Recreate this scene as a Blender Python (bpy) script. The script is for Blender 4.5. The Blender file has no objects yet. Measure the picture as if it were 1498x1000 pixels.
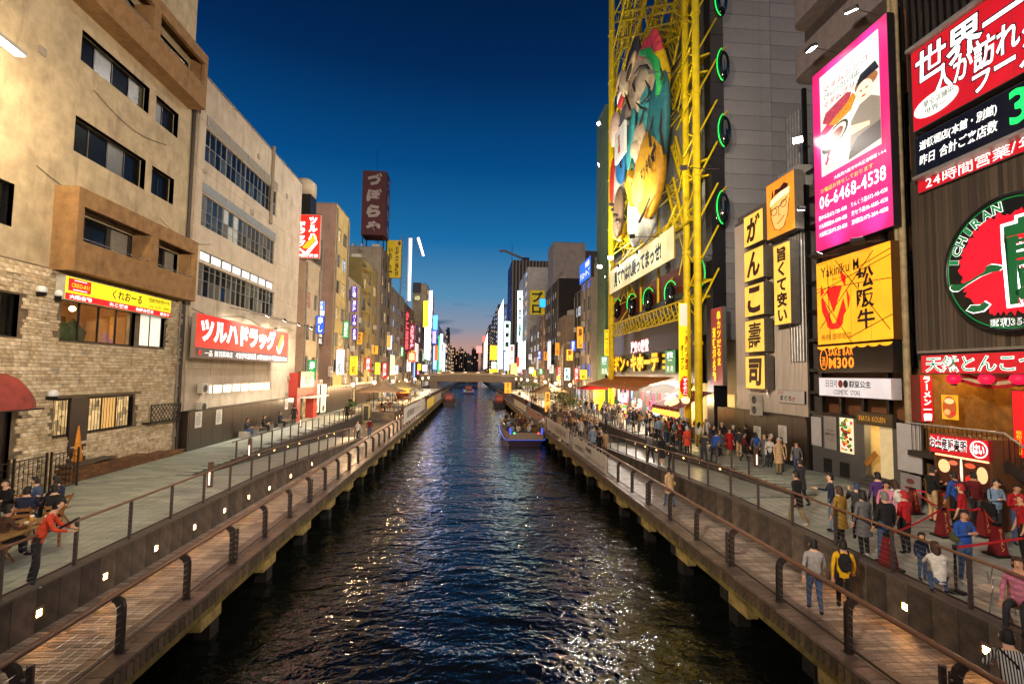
import bpy, math, random
from mathutils import Vector, Matrix
random.seed(7)
SC = bpy.context.scene
COL = SC.collection
# ---------------------------------------------------------------- camera, sky, exposure
FPX, HC = 743.0, 5.7
CM = (Matrix.Rotation(math.radians(-4.487), 4, 'Z') @ Matrix.Rotation(math.radians(93.646), 4, 'X')
      @ Matrix.Rotation(math.radians(.83), 4, 'Z'))
cam = bpy.data.cameras.new('camera')
cam.lens = FPX / 1498 * 36; cam.sensor_width = 36; cam.clip_end = 3000; cam.clip_start = .1
camo = bpy.data.objects.new('camera', cam)
camo.matrix_world = Matrix.Translation((0, 0, HC)) @ CM
COL.objects.link(camo); SC.camera = camo

def lin(h):
    h = h.lstrip('#')
    return tuple(((c / 12.92) if c <= .04045 else ((c + .055) / 1.055) ** 2.4)
                 for c in (int(h[i:i + 2], 16) / 255 for i in (0, 2, 4)))

W = bpy.data.worlds.new('World'); SC.world = W; W.use_nodes = True
nt = W.node_tree; nt.nodes.clear()
def N(t, ty, **k):
    n = t.nodes.new(ty)
    for a, b in k.items(): setattr(n, a, b)
    return n
def ramp(node, stops):
    r = node.color_ramp
    while len(r.elements) > len(stops): r.elements.remove(r.elements[-1])
    while len(r.elements) < len(stops): r.elements.new(.5)
    for e, (p, c) in zip(r.elements, stops):
        e.position = p; e.color = (*(lin(c) if isinstance(c, str) else c), 1)
tc = N(nt, 'ShaderNodeTexCoord'); sx = N(nt, 'ShaderNodeSeparateXYZ')
nt.links.new(tc.outputs['Generated'], sx.inputs[0])
cr = N(nt, 'ShaderNodeValToRGB')
# dusk sky by elevation (z = sin of the elevation): peach afterglow, steel blue, deep navy overhead
ramp(cr, [(0, '#141c2c'), (.02, '#cc9180'), (.055, '#b9948c'), (.09, '#8d93a6'), (.15, '#568eb4'),
          (.25, '#1c6da6'), (.38, '#064a84'), (.52, '#032957'), (.66, '#021938'), (1, '#010b1c')])
nt.links.new(sx.outputs['Z'], cr.inputs[0])
mp = N(nt, 'ShaderNodeMapping'); mp.inputs['Scale'].default_value = (9, 1, 42)
nz = N(nt, 'ShaderNodeTexNoise'); nz.inputs['Scale'].default_value = 1.0; nz.inputs['Detail'].default_value = 4
nt.links.new(tc.outputs['Generated'], mp.inputs[0]); nt.links.new(mp.outputs[0], nz.inputs[0])
cl = N(nt, 'ShaderNodeValToRGB'); ramp(cl, [(.60, (0, 0, 0)), (.70, (1, 1, 1))])
nt.links.new(nz.outputs[0], cl.inputs[0])
lo = N(nt, 'ShaderNodeValToRGB'); ramp(lo, [(.06, (0, 0, 0)), (.10, (.8, .8, .8)), (.13, (.8, .8, .8)), (.18, (0, 0, 0))])
nt.links.new(sx.outputs['Z'], lo.inputs[0])
mu = N(nt, 'ShaderNodeMath', operation='MULTIPLY')
nt.links.new(cl.outputs[0], mu.inputs[0]); nt.links.new(lo.outputs[0], mu.inputs[1])
mx = N(nt, 'ShaderNodeMixRGB'); mx.inputs[2].default_value = (*lin('#41607f'), 1)
nt.links.new(mu.outputs[0], mx.inputs[0]); nt.links.new(cr.outputs[0], mx.inputs[1])
bg = N(nt, 'ShaderNodeBackground'); bg.inputs[1].default_value = 1.0
wo = N(nt, 'ShaderNodeOutputWorld')
nt.links.new(mx.outputs[0], bg.inputs[0]); nt.links.new(bg.outputs[0], wo.inputs[0])
# very soft, weak sun added as even fill for the city glow
sl_ = bpy.data.lights.new('fill_sun', 'SUN'); sl_.energy = 1.05; sl_.angle = math.radians(60); sl_.color = lin('#ffdfc0')
so_ = bpy.data.objects.new('fill_sun', sl_); COL.objects.link(so_); so_.rotation_euler = (math.radians(58), 0, math.radians(4))
vs = SC.view_settings
vs.view_transform = 'Standard'; vs.look = 'None'; vs.gamma = 1; vs.exposure = 0; vs.use_curve_mapping = False
SC.render.engine = 'CYCLES'
cy = SC.cycles
cy.use_denoising = True; cy.max_bounces = 6; cy.diffuse_bounces = 3; cy.glossy_bounces = 3; cy.transmission_bounces = 4
cy.sample_clamp_indirect = 4; cy.sample_clamp_direct = 0; cy.caustics_reflective = False; cy.caustics_refractive = False
cy.use_light_tree = True; cy.blur_glossy = .3

# ---------------------------------------------------------------- helpers
def ray(px, py): return CM.to_3x3() @ Vector(((px - 749) / FPX, -(py - 500) / FPX, -1))
def atz(px, py, z): d = ray(px, py); t = (z - HC) / d.z; return Vector((d.x * t, d.y * t, z))
def atx(px, py, x): d = ray(px, py); t = x / d.x; return Vector((x, d.y * t, HC + d.z * t))
def aty(px, py, y): d = ray(px, py); t = y / d.y; return Vector((d.x * t, y, HC + d.z * t))

MATS = {}
def mat(name, col, r=.6, m=0, e=0, var=.12, sc=3, bump=0, bs=20, rnd=0, spec=.4, grime=0, ecol=None, sample=True, streak=False):
    """one procedural material: base colour broken by noise, optional bump, grime, per-object variation, emission"""
    if name in MATS: return MATS[name]
    M = bpy.data.materials.new(name); M.use_nodes = True
    t = M.node_tree; b = t.nodes['Principled BSDF']; L = t.links.new
    c = lin(col) if isinstance(col, str) else col
    b.inputs['Roughness'].default_value = r; b.inputs['Metallic'].default_value = m
    b.inputs['Specular IOR Level'].default_value = spec
    g = N(t, 'ShaderNodeTexCoord')
    src = g.outputs['Object']
    if var or grime:
        n1 = N(t, 'ShaderNodeTexNoise'); n1.inputs['Scale'].default_value = sc; n1.inputs['Detail'].default_value = 6
        n1.inputs['Roughness'].default_value = .65
        if streak:
            mp = N(t, 'ShaderNodeMapping'); mp.inputs['Scale'].default_value = streak if isinstance(streak, tuple) else (1, 1, .12)
            L(src, mp.inputs[0]); L(mp.outputs[0], n1.inputs[0])
        else: L(src, n1.inputs[0])
        cr = N(t, 'ShaderNodeValToRGB')
        lo = tuple(x * (1 - var * 1.6) for x in c); hi = tuple(min(1, x * (1 + var)) for x in c)
        ramp(cr, [(.3, lo), (.7, hi)])
        L(n1.outputs[0], cr.inputs[0]); out = cr.outputs[0]
        if grime:
            n2 = N(t, 'ShaderNodeTexNoise'); n2.inputs['Scale'].default_value = .9; n2.inputs['Detail'].default_value = 8
            n2.inputs['Roughness'].default_value = .7
            mp2 = N(t, 'ShaderNodeMapping'); mp2.inputs['Scale'].default_value = (1.5, 1.5, .3)
            L(src, mp2.inputs[0]); L(mp2.outputs[0], n2.inputs[0])
            c2 = N(t, 'ShaderNodeValToRGB'); ramp(c2, [(.53, (0, 0, 0)), (.80, (min(1, grime * 1.1),) * 3)])
            L(n2.outputs[0], c2.inputs[0])
            mg = N(t, 'ShaderNodeMixRGB'); mg.inputs[2].default_value = tuple(x * .25 for x in c) + (1,)
            L(c2.outputs[0], mg.inputs[0]); L(out, mg.inputs[1]); out = mg.outputs[0]
        if rnd:
            oi = N(t, 'ShaderNodeObjectInfo'); hs = N(t, 'ShaderNodeHueSaturation')
            mr = N(t, 'ShaderNodeMapRange'); mr.inputs[3].default_value = 1 - rnd; mr.inputs[4].default_value = 1 + rnd
            L(oi.outputs['Random'], mr.inputs[0]); L(mr.outputs[0], hs.inputs['Value']); L(out, hs.inputs['Color']); out = hs.outputs[0]
        L(out, b.inputs['Base Color'])
    else: b.inputs['Base Color'].default_value = (*c, 1)
    if bump:
        n3 = N(t, 'ShaderNodeTexNoise'); n3.inputs['Scale'].default_value = bs; n3.inputs['Detail'].default_value = 5
        L(src, n3.inputs[0])
        bp = N(t, 'ShaderNodeBump'); bp.inputs['Strength'].default_value = bump; bp.inputs['Distance'].default_value = .03
        L(n3.outputs[0], bp.inputs['Height']); L(bp.outputs[0], b.inputs['Normal'])
    if e:
        b.inputs['Emission Color'].default_value = (*(lin(ecol) if ecol else c), 1); b.inputs['Emission Strength'].default_value = e
        if not sample: M.cycles.emission_sampling = 'NONE'
    MATS[name] = M
    return M
def glow(col, e=1.0, sample=True, base=None):   # things that give off light: lit sign faces, lamps, lit windows; goods only glow to look lit
    k = 'glow_%s_%g_%d' % (col, e, sample)
    new = k not in MATS; M = mat(k, base or col, .35, e=e, ecol=col, var=0, sample=sample)
    if new and sample and e <= 1.3:   # backlit faces: the tubes inside light them a little unevenly
        t = M.node_tree; b = t.nodes['Principled BSDF']; g = N(t, 'ShaderNodeTexCoord'); n = N(t, 'ShaderNodeTexNoise'); n.inputs['Scale'].default_value = .9; n.inputs['Detail'].default_value = 2
        r = N(t, 'ShaderNodeMapRange'); r.inputs[1].default_value = .25; r.inputs[2].default_value = .75; r.inputs[3].default_value = e * .72; r.inputs[4].default_value = e * 1.2
        t.links.new(g.outputs['Object'], n.inputs['Vector']); t.links.new(n.outputs[0], r.inputs[0]); t.links.new(r.outputs[0], b.inputs['Emission Strength'])
    return M
def paint(col, r=.6, **k): return mat('paint_%s_%g' % (col, r) + ''.join(map(str, k.values())), col, r, **k)

class MB:
    def __init__(s): s.v = []; s.f = []; s.mi = []; s.sm = []
    def add(s, vs, fs, m=0, sm=False):
        o = len(s.v); s.v += [tuple(p) for p in vs]
        for f in fs: s.f.append(tuple(i + o for i in f)); s.mi.append(m); s.sm.append(sm)
        return s
    def box(s, x0, x1, y0, y1, z0, z1, m=0):
        x0, x1 = sorted((x0, x1)); y0, y1 = sorted((y0, y1)); z0, z1 = sorted((z0, z1))
        return s.add([(x0, y0, z0), (x1, y0, z0), (x1, y1, z0), (x0, y1, z0), (x0, y0, z1), (x1, y0, z1), (x1, y1, z1), (x0, y1, z1)],
              [(0, 3, 2, 1), (4, 5, 6, 7), (0, 1, 5, 4), (1, 2, 6, 5), (2, 3, 7, 6), (3, 0, 4, 7)], m)
    def room(s, x0, x1, y0, y1, z0, z1, m=0):   # a box left open on its x1 side
        s.add([(x, y, z) for x in (x0, x1) for y, z in ((y0, z0), (y1, z0), (y1, z1), (y0, z1))], [(0, 1, 2, 3), (0, 4, 5, 1), (1, 5, 6, 2), (2, 6, 7, 3), (3, 7, 4, 0)], m); return s
    def obox(s, c, ax, ay, az, m=0):
        c, ax, ay, az = map(Vector, (c, ax, ay, az))
        vs = [c + ax * i + ay * j + az * k for k in (-1, 1) for i, j in ((-1, -1), (1, -1), (1, 1), (-1, 1))]
        fl = ax.cross(ay).dot(az) < 0
        fs = [(0, 3, 2, 1), (4, 5, 6, 7), (0, 1, 5, 4), (1, 2, 6, 5), (2, 3, 7, 6), (3, 0, 4, 7)]
        return s.add(vs, [f[::-1] for f in fs] if fl else fs, m)
    def beam(s, p, q, w, h=None, m=0):
        p, q = Vector(p), Vector(q); d = q - p; h = h or w
        up = Vector((0, 0, 1)) if abs(d.normalized().z) < .99 else Vector((0, 1, 0))
        sd = d.cross(up).normalized(); u2 = sd.cross(d).normalized()
        return s.obox((p + q) / 2, d / 2, sd * w / 2, u2 * h / 2, m)
    def tube(s, pts, r, n=8, m=0, cap=True):
        pts = [Vector(p) for p in pts]; k = len(pts)
        rs = r if isinstance(r, (list, tuple)) else [r] * k
        vs = []; ref = None
        for i, p in enumerate(pts):
            d = (pts[min(i + 1, k - 1)] - pts[max(i - 1, 0)]).normalized()
            if ref is None: ref = Vector((0, 0, 1)) if abs(d.z) < .9 else Vector((1, 0, 0))
            a = d.cross(ref).normalized(); b = a.cross(d).normalized(); ref = b
            vs += [p + (a * math.cos(t) + b * math.sin(t)) * rs[i] for t in (2 * math.pi * j / n for j in range(n))]
        fs = [(i * n + j, i * n + (j + 1) % n, (i + 1) * n + (j + 1) % n, (i + 1) * n + j) for i in range(k - 1) for j in range(n)]
        s.add(vs, [f[::-1] for f in fs], m, n > 5)
        if cap: s.add(vs[:n], [tuple(range(n))], m); s.add(vs[-n:], [tuple(range(n))[::-1]], m)
        return s
    def lathe(s, prof, n=12, c=(0, 0, 0), m=0, sx=1, sy=1):
        c = Vector(c); k = len(prof)
        vs = [c + Vector((r * math.cos(2 * math.pi * j / n) * sx, r * math.sin(2 * math.pi * j / n) * sy, z)) for r, z in prof for j in range(n)]
        fs = [(i * n + j, i * n + (j + 1) % n, (i + 1) * n + (j + 1) % n, (i + 1) * n + j) for i in range(k - 1) for j in range(n)]
        return s.add(vs, fs, m, True)
    def ball(s, c, r, n=10, m=0, sc=(1, 1, 1)):
        k = max(4, n // 2 + 1)
        vs = []
        for i in range(k + 1):
            a = math.pi * i / k
            vs += [(c[0] + r * sc[0] * math.sin(a) * math.cos(2 * math.pi * j / n), c[1] + r * sc[1] * math.sin(a) * math.sin(2 * math.pi * j / n),
                    c[2] - r * sc[2] * math.cos(a)) for j in range(n)]
        return s.add(vs, [(i * n + j, i * n + (j + 1) % n, (i + 1) * n + (j + 1) % n, (i + 1) * n + j) for i in range(k) for j in range(n)], m, True)
    def plate(s, pts2, pl, d0, d1, m=0):
        """extrude a 2-D outline lying in plane pl from depth d0 to d1"""
        a = [pl(u, v, d1) for u, v in pts2]; b = [pl(u, v, d0) for u, v in pts2]; n = len(a)
        s.add(a, [tuple(range(n))], m)
        s.add(a + b, [(i, i + n, (i + 1) % n + n, (i + 1) % n) for i in range(n)], m)
        return s
    def build(s, name, mats, parent=None, base=(0, 0, 0), keep=False):
        me = bpy.data.meshes.new(name)
        if not isinstance(mats, (list, tuple)): mats = [mats]
        if s.v:
            if keep: c = Vector((0, 0, 0))
            else:
                lo = [min(p[i] for p in s.v) for i in range(3)]; hi = [max(p[i] for p in s.v) for i in range(3)]
                c = Vector([(a + b) / 2 for a, b in zip(lo, hi)])
                if parent is None: c.z = lo[2]
            me.from_pydata([(p[0] - c.x, p[1] - c.y, p[2] - c.z) for p in s.v], [], s.f)
            me.polygons.foreach_set('material_index', s.mi); me.polygons.foreach_set('use_smooth', s.sm)
        else: c = Vector((0, 0, 0))
        for M in mats: me.materials.append(M)
        o = bpy.data.objects.new(name, me); COL.objects.link(o)
        if parent is not None:
            o.parent = parent; o.location = c - WL(parent)
        else: o.location = c
        return o
def WL(o):   # world location of an unrotated chain
    p = Vector(o.location)
    while o.parent: o = o.parent; p += o.location
    return p
def tag(o, label=None, cat=None, group=None, kind=None):
    if label: o['label'] = label
    if cat: o['category'] = cat
    if group: o['group'] = group
    if kind: o['kind'] = kind
    return o
def thing(name, label, cat, loc=(0, 0, 0), group=None):
    o = bpy.data.objects.new(name, None); COL.objects.link(o); o.location = loc; o.empty_display_size = .2
    return tag(o, label, cat, group)
KIDS = {}
def kids(o): return [c for c in o.children]
def copy_tree(o, parent=None):
    c = o.copy(); COL.objects.link(c); c.parent = parent
    for k in KIDS.get(o.name) or list(o.children): copy_tree(k, c)
    return c
def proto(o):   # remember the child list so copying stays fast
    def rec(x):
        ch = list(x.children); KIDS[x.name] = ch
        for y in ch: rec(y)
    rec(o); return o
def struct(mb, name, mats, kind='structure', parent=None): return tag(mb.build(name, mats, parent), kind=kind)
def lamp(parent, loc, power, col='#ffd9a0', kind='POINT', r=.15, aim=None, angle=100, blend=.6, size=None):
    l = bpy.data.lights.new('lamp_light', kind); l.energy = power; l.color = lin(col)
    if kind == 'AREA': l.shape = 'RECTANGLE'; l.size, l.size_y = size
    else: l.shadow_soft_size = r
    if kind == 'SPOT': l.spot_size = math.radians(angle); l.spot_blend = blend
    o = bpy.data.objects.new('lamp_light', l); COL.objects.link(o)
    o.parent = parent; o.location = Vector(loc) - (WL(parent) if parent else Vector())
    if aim: o.rotation_mode = 'QUATERNION'; o.rotation_quaternion = (Vector(aim) - Vector(loc)).to_track_quat('-Z', 'Y')
    return o

# facade frames: left facades face +X, right facades face -X, 'cam' planes face the viewer (-Y)
class Plane:
    def __init__(s, o, u, n): s.o, s.u, s.n = Vector(o), Vector(u), Vector(n); s.w = Vector((0, 0, 1))
    def __call__(s, a, b, d=0): return s.o + s.u * a + s.w * b + s.n * d
def PL(side, X, y, z, d=0):   # origin at the lower-left corner as the viewer sees it
    return Plane((X, y, z), (0, 1, 0) if side < 0 else (0, -1, 0), (1, 0, 0) if side < 0 else (-1, 0, 0))
def PC(x, Y, z): return Plane((x, Y, z), (1, 0, 0), (0, -1, 0))
def pbox(mb, pl, u0, u1, v0, v1, d0, d1, m=0):
    a = pl((u0 + u1) / 2, (v0 + v1) / 2, (d0 + d1) / 2)
    return mb.obox(a, pl.u * (u1 - u0) / 2, pl.w * (v1 - v0) / 2, pl.n * (d1 - d0) / 2, m)
def RX(X, x0, yt, yb, x1):
    """rectangle on the plane X: far/near Y and heights from pixel columns x0 (top yt, bottom yb) and x1"""
    a, b, c = atx(x0, yt, X), atx(x0, yb, X), atx(x1, (yt + yb) / 2, X)
    return min(a.y, c.y), max(a.y, c.y), b.z, a.z

# ---------------------------------------------------------------- lettering (glyph outlines from Blender's built-in font)
_fs = bpy.data.scenes.new('glyph_room')
_GL = {}
def glyph(ch, bold):
    k = (ch, bold)
    if k not in _GL:
        cu = bpy.data.curves.new('g', 'FONT'); cu.body = ch; cu.offset = bold; cu.resolution_u = 2
        ob = bpy.data.objects.new('g', cu); _fs.collection.objects.link(ob)
        vl = _fs.view_layers[0]; vl.update()
        me = ob.evaluated_get(vl.depsgraph).to_mesh()
        v = [(p.co.x, p.co.y) for p in me.vertices]; f = [tuple(p.vertices) for p in me.polygons]
        bpy.data.objects.remove(ob); bpy.data.curves.remove(cu)
        _GL[k] = (v, f)
    return _GL[k]
def lay(body, bold=0, vertical=False, gap=.08):
    """place glyphs on a line (or column); returns verts, faces in a unit space with its bounds"""
    V, Fc = [], []; pen = 0
    for ch in body:
        if ch in ' 　': pen += (.4 if ch == ' ' else .8); continue
        v, f = glyph(ch, bold)
        if not v: continue
        wide = ord(ch) > 0x2000
        if vertical:
            if ch in 'ー': v = [(y, -x + .88) for x, y in v]; v = [(a + .1, b) for a, b in v]
            ox, oy = (0, -pen) if wide else (.5 - max(p[0] for p in v) / 2, -pen); pen += 1.02
        else:
            lo = min(p[0] for p in v); hi = max(p[0] for p in v)
            if wide: ox = pen; oy = 0; pen += .98
            else: ox = pen - lo; oy = 0; pen += hi - lo + gap
        o = len(V); V += [(x + ox, y + oy) for x, y in v]; Fc += [tuple(i + o for i in q) for q in f]
    return V, Fc
def text(parent, pl, body, u0, u1, v0, v1, m, d=.03, bold=0, vertical=False, keep=False, slant=0, name='lettering', th=.012, rot=0):
    V, Fc = lay(body, bold, vertical)
    if not V: return
    x0, x1 = min(p[0] for p in V), max(p[0] for p in V); y0, y1 = min(p[1] for p in V), max(p[1] for p in V)
    sx, sy = (u1 - u0) / (x1 - x0), (v1 - v0) / max(y1 - y0, .2)
    if keep: sx = sy = min(sx, sy)
    cu, cv = (u0 + u1) / 2, (v0 + v1) / 2; mx_, my_ = (x0 + x1) / 2, (y0 + y1) / 2
    P = [((x - mx_) * sx + slant * (y - my_) * sy, (y - my_) * sy) for x, y in V]
    if rot: P = [(x * math.cos(rot) - y * math.sin(rot), x * math.sin(rot) + y * math.cos(rot)) for x, y in P]
    mb = MB(); mb.add([pl(cu + x, cv + y, d) for x, y in P], Fc)
    # a thin rim behind gives the letters an edge of their own
    return mb.build(name, m, parent)
WHITE = glow('#ffffff', 1.1, False)
BLACK = paint('#0b0a0a', .5, var=0)
def letters(parent, pl, items):
    """items: (body, u0, u1, v0, v1, material[, opts])"""
    for it in items:
        o = it[6] if len(it) > 6 else {}
        if 'edge' in o:
            ew_ = o.get('ew', .03) * min(it[2] - it[1], it[4] - it[3]) / .9
            text(parent, pl, it[0], it[1] - ew_, it[2] + ew_, it[3] - ew_, it[4] + ew_, o['edge'], o.get('d', .03) - .004, o.get('bold', 0) + o.get('ew', .03), o.get('vertical', False), slant=o.get('slant', 0), rot=o.get('rot', 0), name='lettering_outline')
        text(parent, pl, it[0], *it[1:5], it[5], o.get('d', .03), o.get('bold', 0), o.get('vertical', False), o.get('keep', False), o.get('slant', 0), rot=o.get('rot', 0))
def sign(label, pl, w, h, face, items=(), th=.25, frame=None, name='shop_sign', rim=.05, side=None, group=None):
    """a lit box sign: its casing, its face and its lettering; pl's origin is the lower-left of the casing's back"""
    t = thing(name, label, 'sign', pl(w / 2, 0, 0), group)
    mb = MB(); pbox(mb, pl, 0, w, 0, h, 0, th); mb.build('casing', frame or paint('#2b2a2c', .5), t)
    mb = MB(); pbox(mb, pl, rim, w - rim, rim, h - rim, th, th + .012); mb.build('sign_face', face, t)
    fp = Plane(pl(0, 0, th), pl.u, pl.n)
    if h > 1.6 and w > 1.6 and face.name.startswith('glow'):   # seams between the sheets of a large sign face
        n_ = max(2, round(w / 1.25))
        for i in range(1, n_): mb = MB(); pbox(mb, pl, w * i / n_ - .006, w * i / n_ + .006, rim, h - rim, th + .012, th + .0135); mb.build('panel_seam', paint('#5a4038', .6), t)
    letters(t, fp, items)
    t['_'] = 0; del t['_']
    return t, fp
# ================================================================ ground, water, quays
def X(s, w): return .5 + s * w
SIDE = {-1: 'left', 1: 'right'}
def pieces(parent, name, items, mats, limit, rest_name=None):
    """items: (x,y,z centre, sx,sy,sz, material index). The `limit` nearest in view become objects sharing meshes, the rest one 'stuff' part"""
    items = sorted(items, key=lambda t: (t[0] ** 2 + t[1] ** 2))
    cache = {}; rest = MB(); n = 0
    p0 = WL(parent)
    for (x, y, z, a, b, c, mi) in items:
        if n < limit and inview(x, y, z):
            k = (round(a, 3), round(b, 3), round(c, 3), mi)
            if k not in cache:
                mb = MB(); mb.box(-a / 2, a / 2, -b / 2, b / 2, -c / 2, c / 2)
                o = mb.build(name, mats[mi], parent, keep=True); cache[k] = o
            else:
                o = cache[k].copy(); COL.objects.link(o)
            o.location = Vector((x, y, z)) - p0; n += 1
        else: rest.box(x - a / 2, x + a / 2, y - b / 2, y + b / 2, z - c / 2, z + c / 2, mi)
    if rest.v: tag(rest.build(rest_name or name, mats, parent), kind='stuff')
CMI = (Matrix.Translation((0, 0, HC)) @ CM).inverted()
def inview(x, y, z, pad=40):
    v = CMI @ Vector((x, y, z))
    if v.z > -.5: return False
    px, py = 749 + FPX * v.x / -v.z, 500 - FPX * v.y / -v.z
    return -pad < px < 1498 + pad and -pad < py < 1000 + pad

M_asph = mat('ground_dark', '#2b2a28', .9)
mb = MB(); mb.box(-1500, 1500, -200, 2600, -5, -4.2); struct(mb, 'ground', M_asph)
# water: dark, glossy, two scales of ripples
M_w = bpy.data.materials.new('canal_water'); M_w.use_nodes = True
t = M_w.node_tree; b = t.nodes['Principled BSDF']
b.inputs['Base Color'].default_value = (.006, .008, .006, 1); b.inputs['Roughness'].default_value = .04; b.inputs['IOR'].default_value = 1.56
b.inputs['Specular IOR Level'].default_value = .5
g = N(t, 'ShaderNodeTexCoord'); prev = None
for sc, dist, strg, det, scl in ((.5, .36, .62, 2, (.6, 1, 1)), (2.3, .085, .85, 2, (.7, 1, 1)), (8.0, .018, .7, 2, (1, 1, 1))):
    m_ = N(t, 'ShaderNodeMapping'); m_.inputs['Scale'].default_value = scl; m_.inputs['Rotation'].default_value = (0, 0, .35)
    n_ = N(t, 'ShaderNodeTexNoise'); n_.inputs['Scale'].default_value = sc; n_.inputs['Detail'].default_value = det; n_.inputs['Distortion'].default_value = .6
    b_ = N(t, 'ShaderNodeBump'); b_.inputs['Distance'].default_value = dist; b_.inputs['Strength'].default_value = strg
    t.links.new(g.outputs['Object'], m_.inputs[0]); t.links.new(m_.outputs[0], n_.inputs[0]); t.links.new(n_.outputs[0], b_.inputs['Height'])
    if prev: t.links.new(prev.outputs[0], b_.inputs['Normal'])
    prev = b_
t.links.new(prev.outputs[0], b.inputs['Normal'])
mb = MB(); mb.add([(-9.2, -20, -1.7), (10.2, -20, -1.7), (10.2, 620, -1.7), (-9.2, 620, -1.7)], [(0, 1, 2, 3)]); struct(mb, 'water', M_w)

M_plank = [mat('deck_plank_%d' % i, c, .5, var=.3, sc=4, rnd=.38, grime=.7, streak=(1, 6, 1), spec=.5) for i, c in enumerate(('#9c8e80', '#87796c', '#a89a8a'))]
M_pave = [mat('paving_%d' % i, c, .45, var=.16, sc=2.5, rnd=.12, grime=.35, spec=.5) for i, c in enumerate(('#97a095', '#8b948b', '#a1a89c'))]
M_edge = [mat('edge_stone_%d' % i, c, .4, var=.3, sc=5, rnd=.2, grime=.8, spec=.6) for i, c in enumerate(('#6e5f55', '#5d5048'))]
M_fas = [mat('fascia_wood_%d' % i, c, .8, var=.3, sc=5, rnd=.25, grime=.6, bump=.4, bs=12) for i, c in enumerate(('#5b4d38', '#4a3f30'))]
M_moss = mat('mossy_timber', '#6f6330', .85, var=.45, sc=3, bump=.5, bs=9, grime=.7)
M_conc = mat('pier_concrete', '#9c8a52', .85, var=.35, sc=2, bump=.4, bs=8, grime=.7)
M_dark = mat('dark_timber', '#15120e', .9, var=.3)
M_block = [mat('retaining_stone_%d' % i, c, .75, var=.35, sc=3, bump=.5, bs=14, rnd=.25, grime=.4) for i, c in enumerate(('#5a4f45', '#4c433b'))]
M_steel = mat('railing_steel', '#5c5250', .4, m=.6, var=.15, rnd=.08)
M_steel2 = mat('post_steel', '#413a37', .45, m=.5, var=.2, rnd=.08)
M_wood = mat('handrail_wood', '#6d4a33', .45, var=.25, sc=2, streak=(1, .1, 1), spec=.5)
M_wire = mat('railing_wire', '#8f8a86', .35, m=.8, var=0)
Y_END = 164.0
RAMP = {-1: (24.5, 46.0), 1: (20.0, 43.0)}
TERR = {-1: 62.0, 1: 66.0}
def ramp_z(s, y):
    a, b = RAMP[s]
    return .95 if y <= a else (0 if y >= b else .95 * (b - y) / (b - a))
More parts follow.
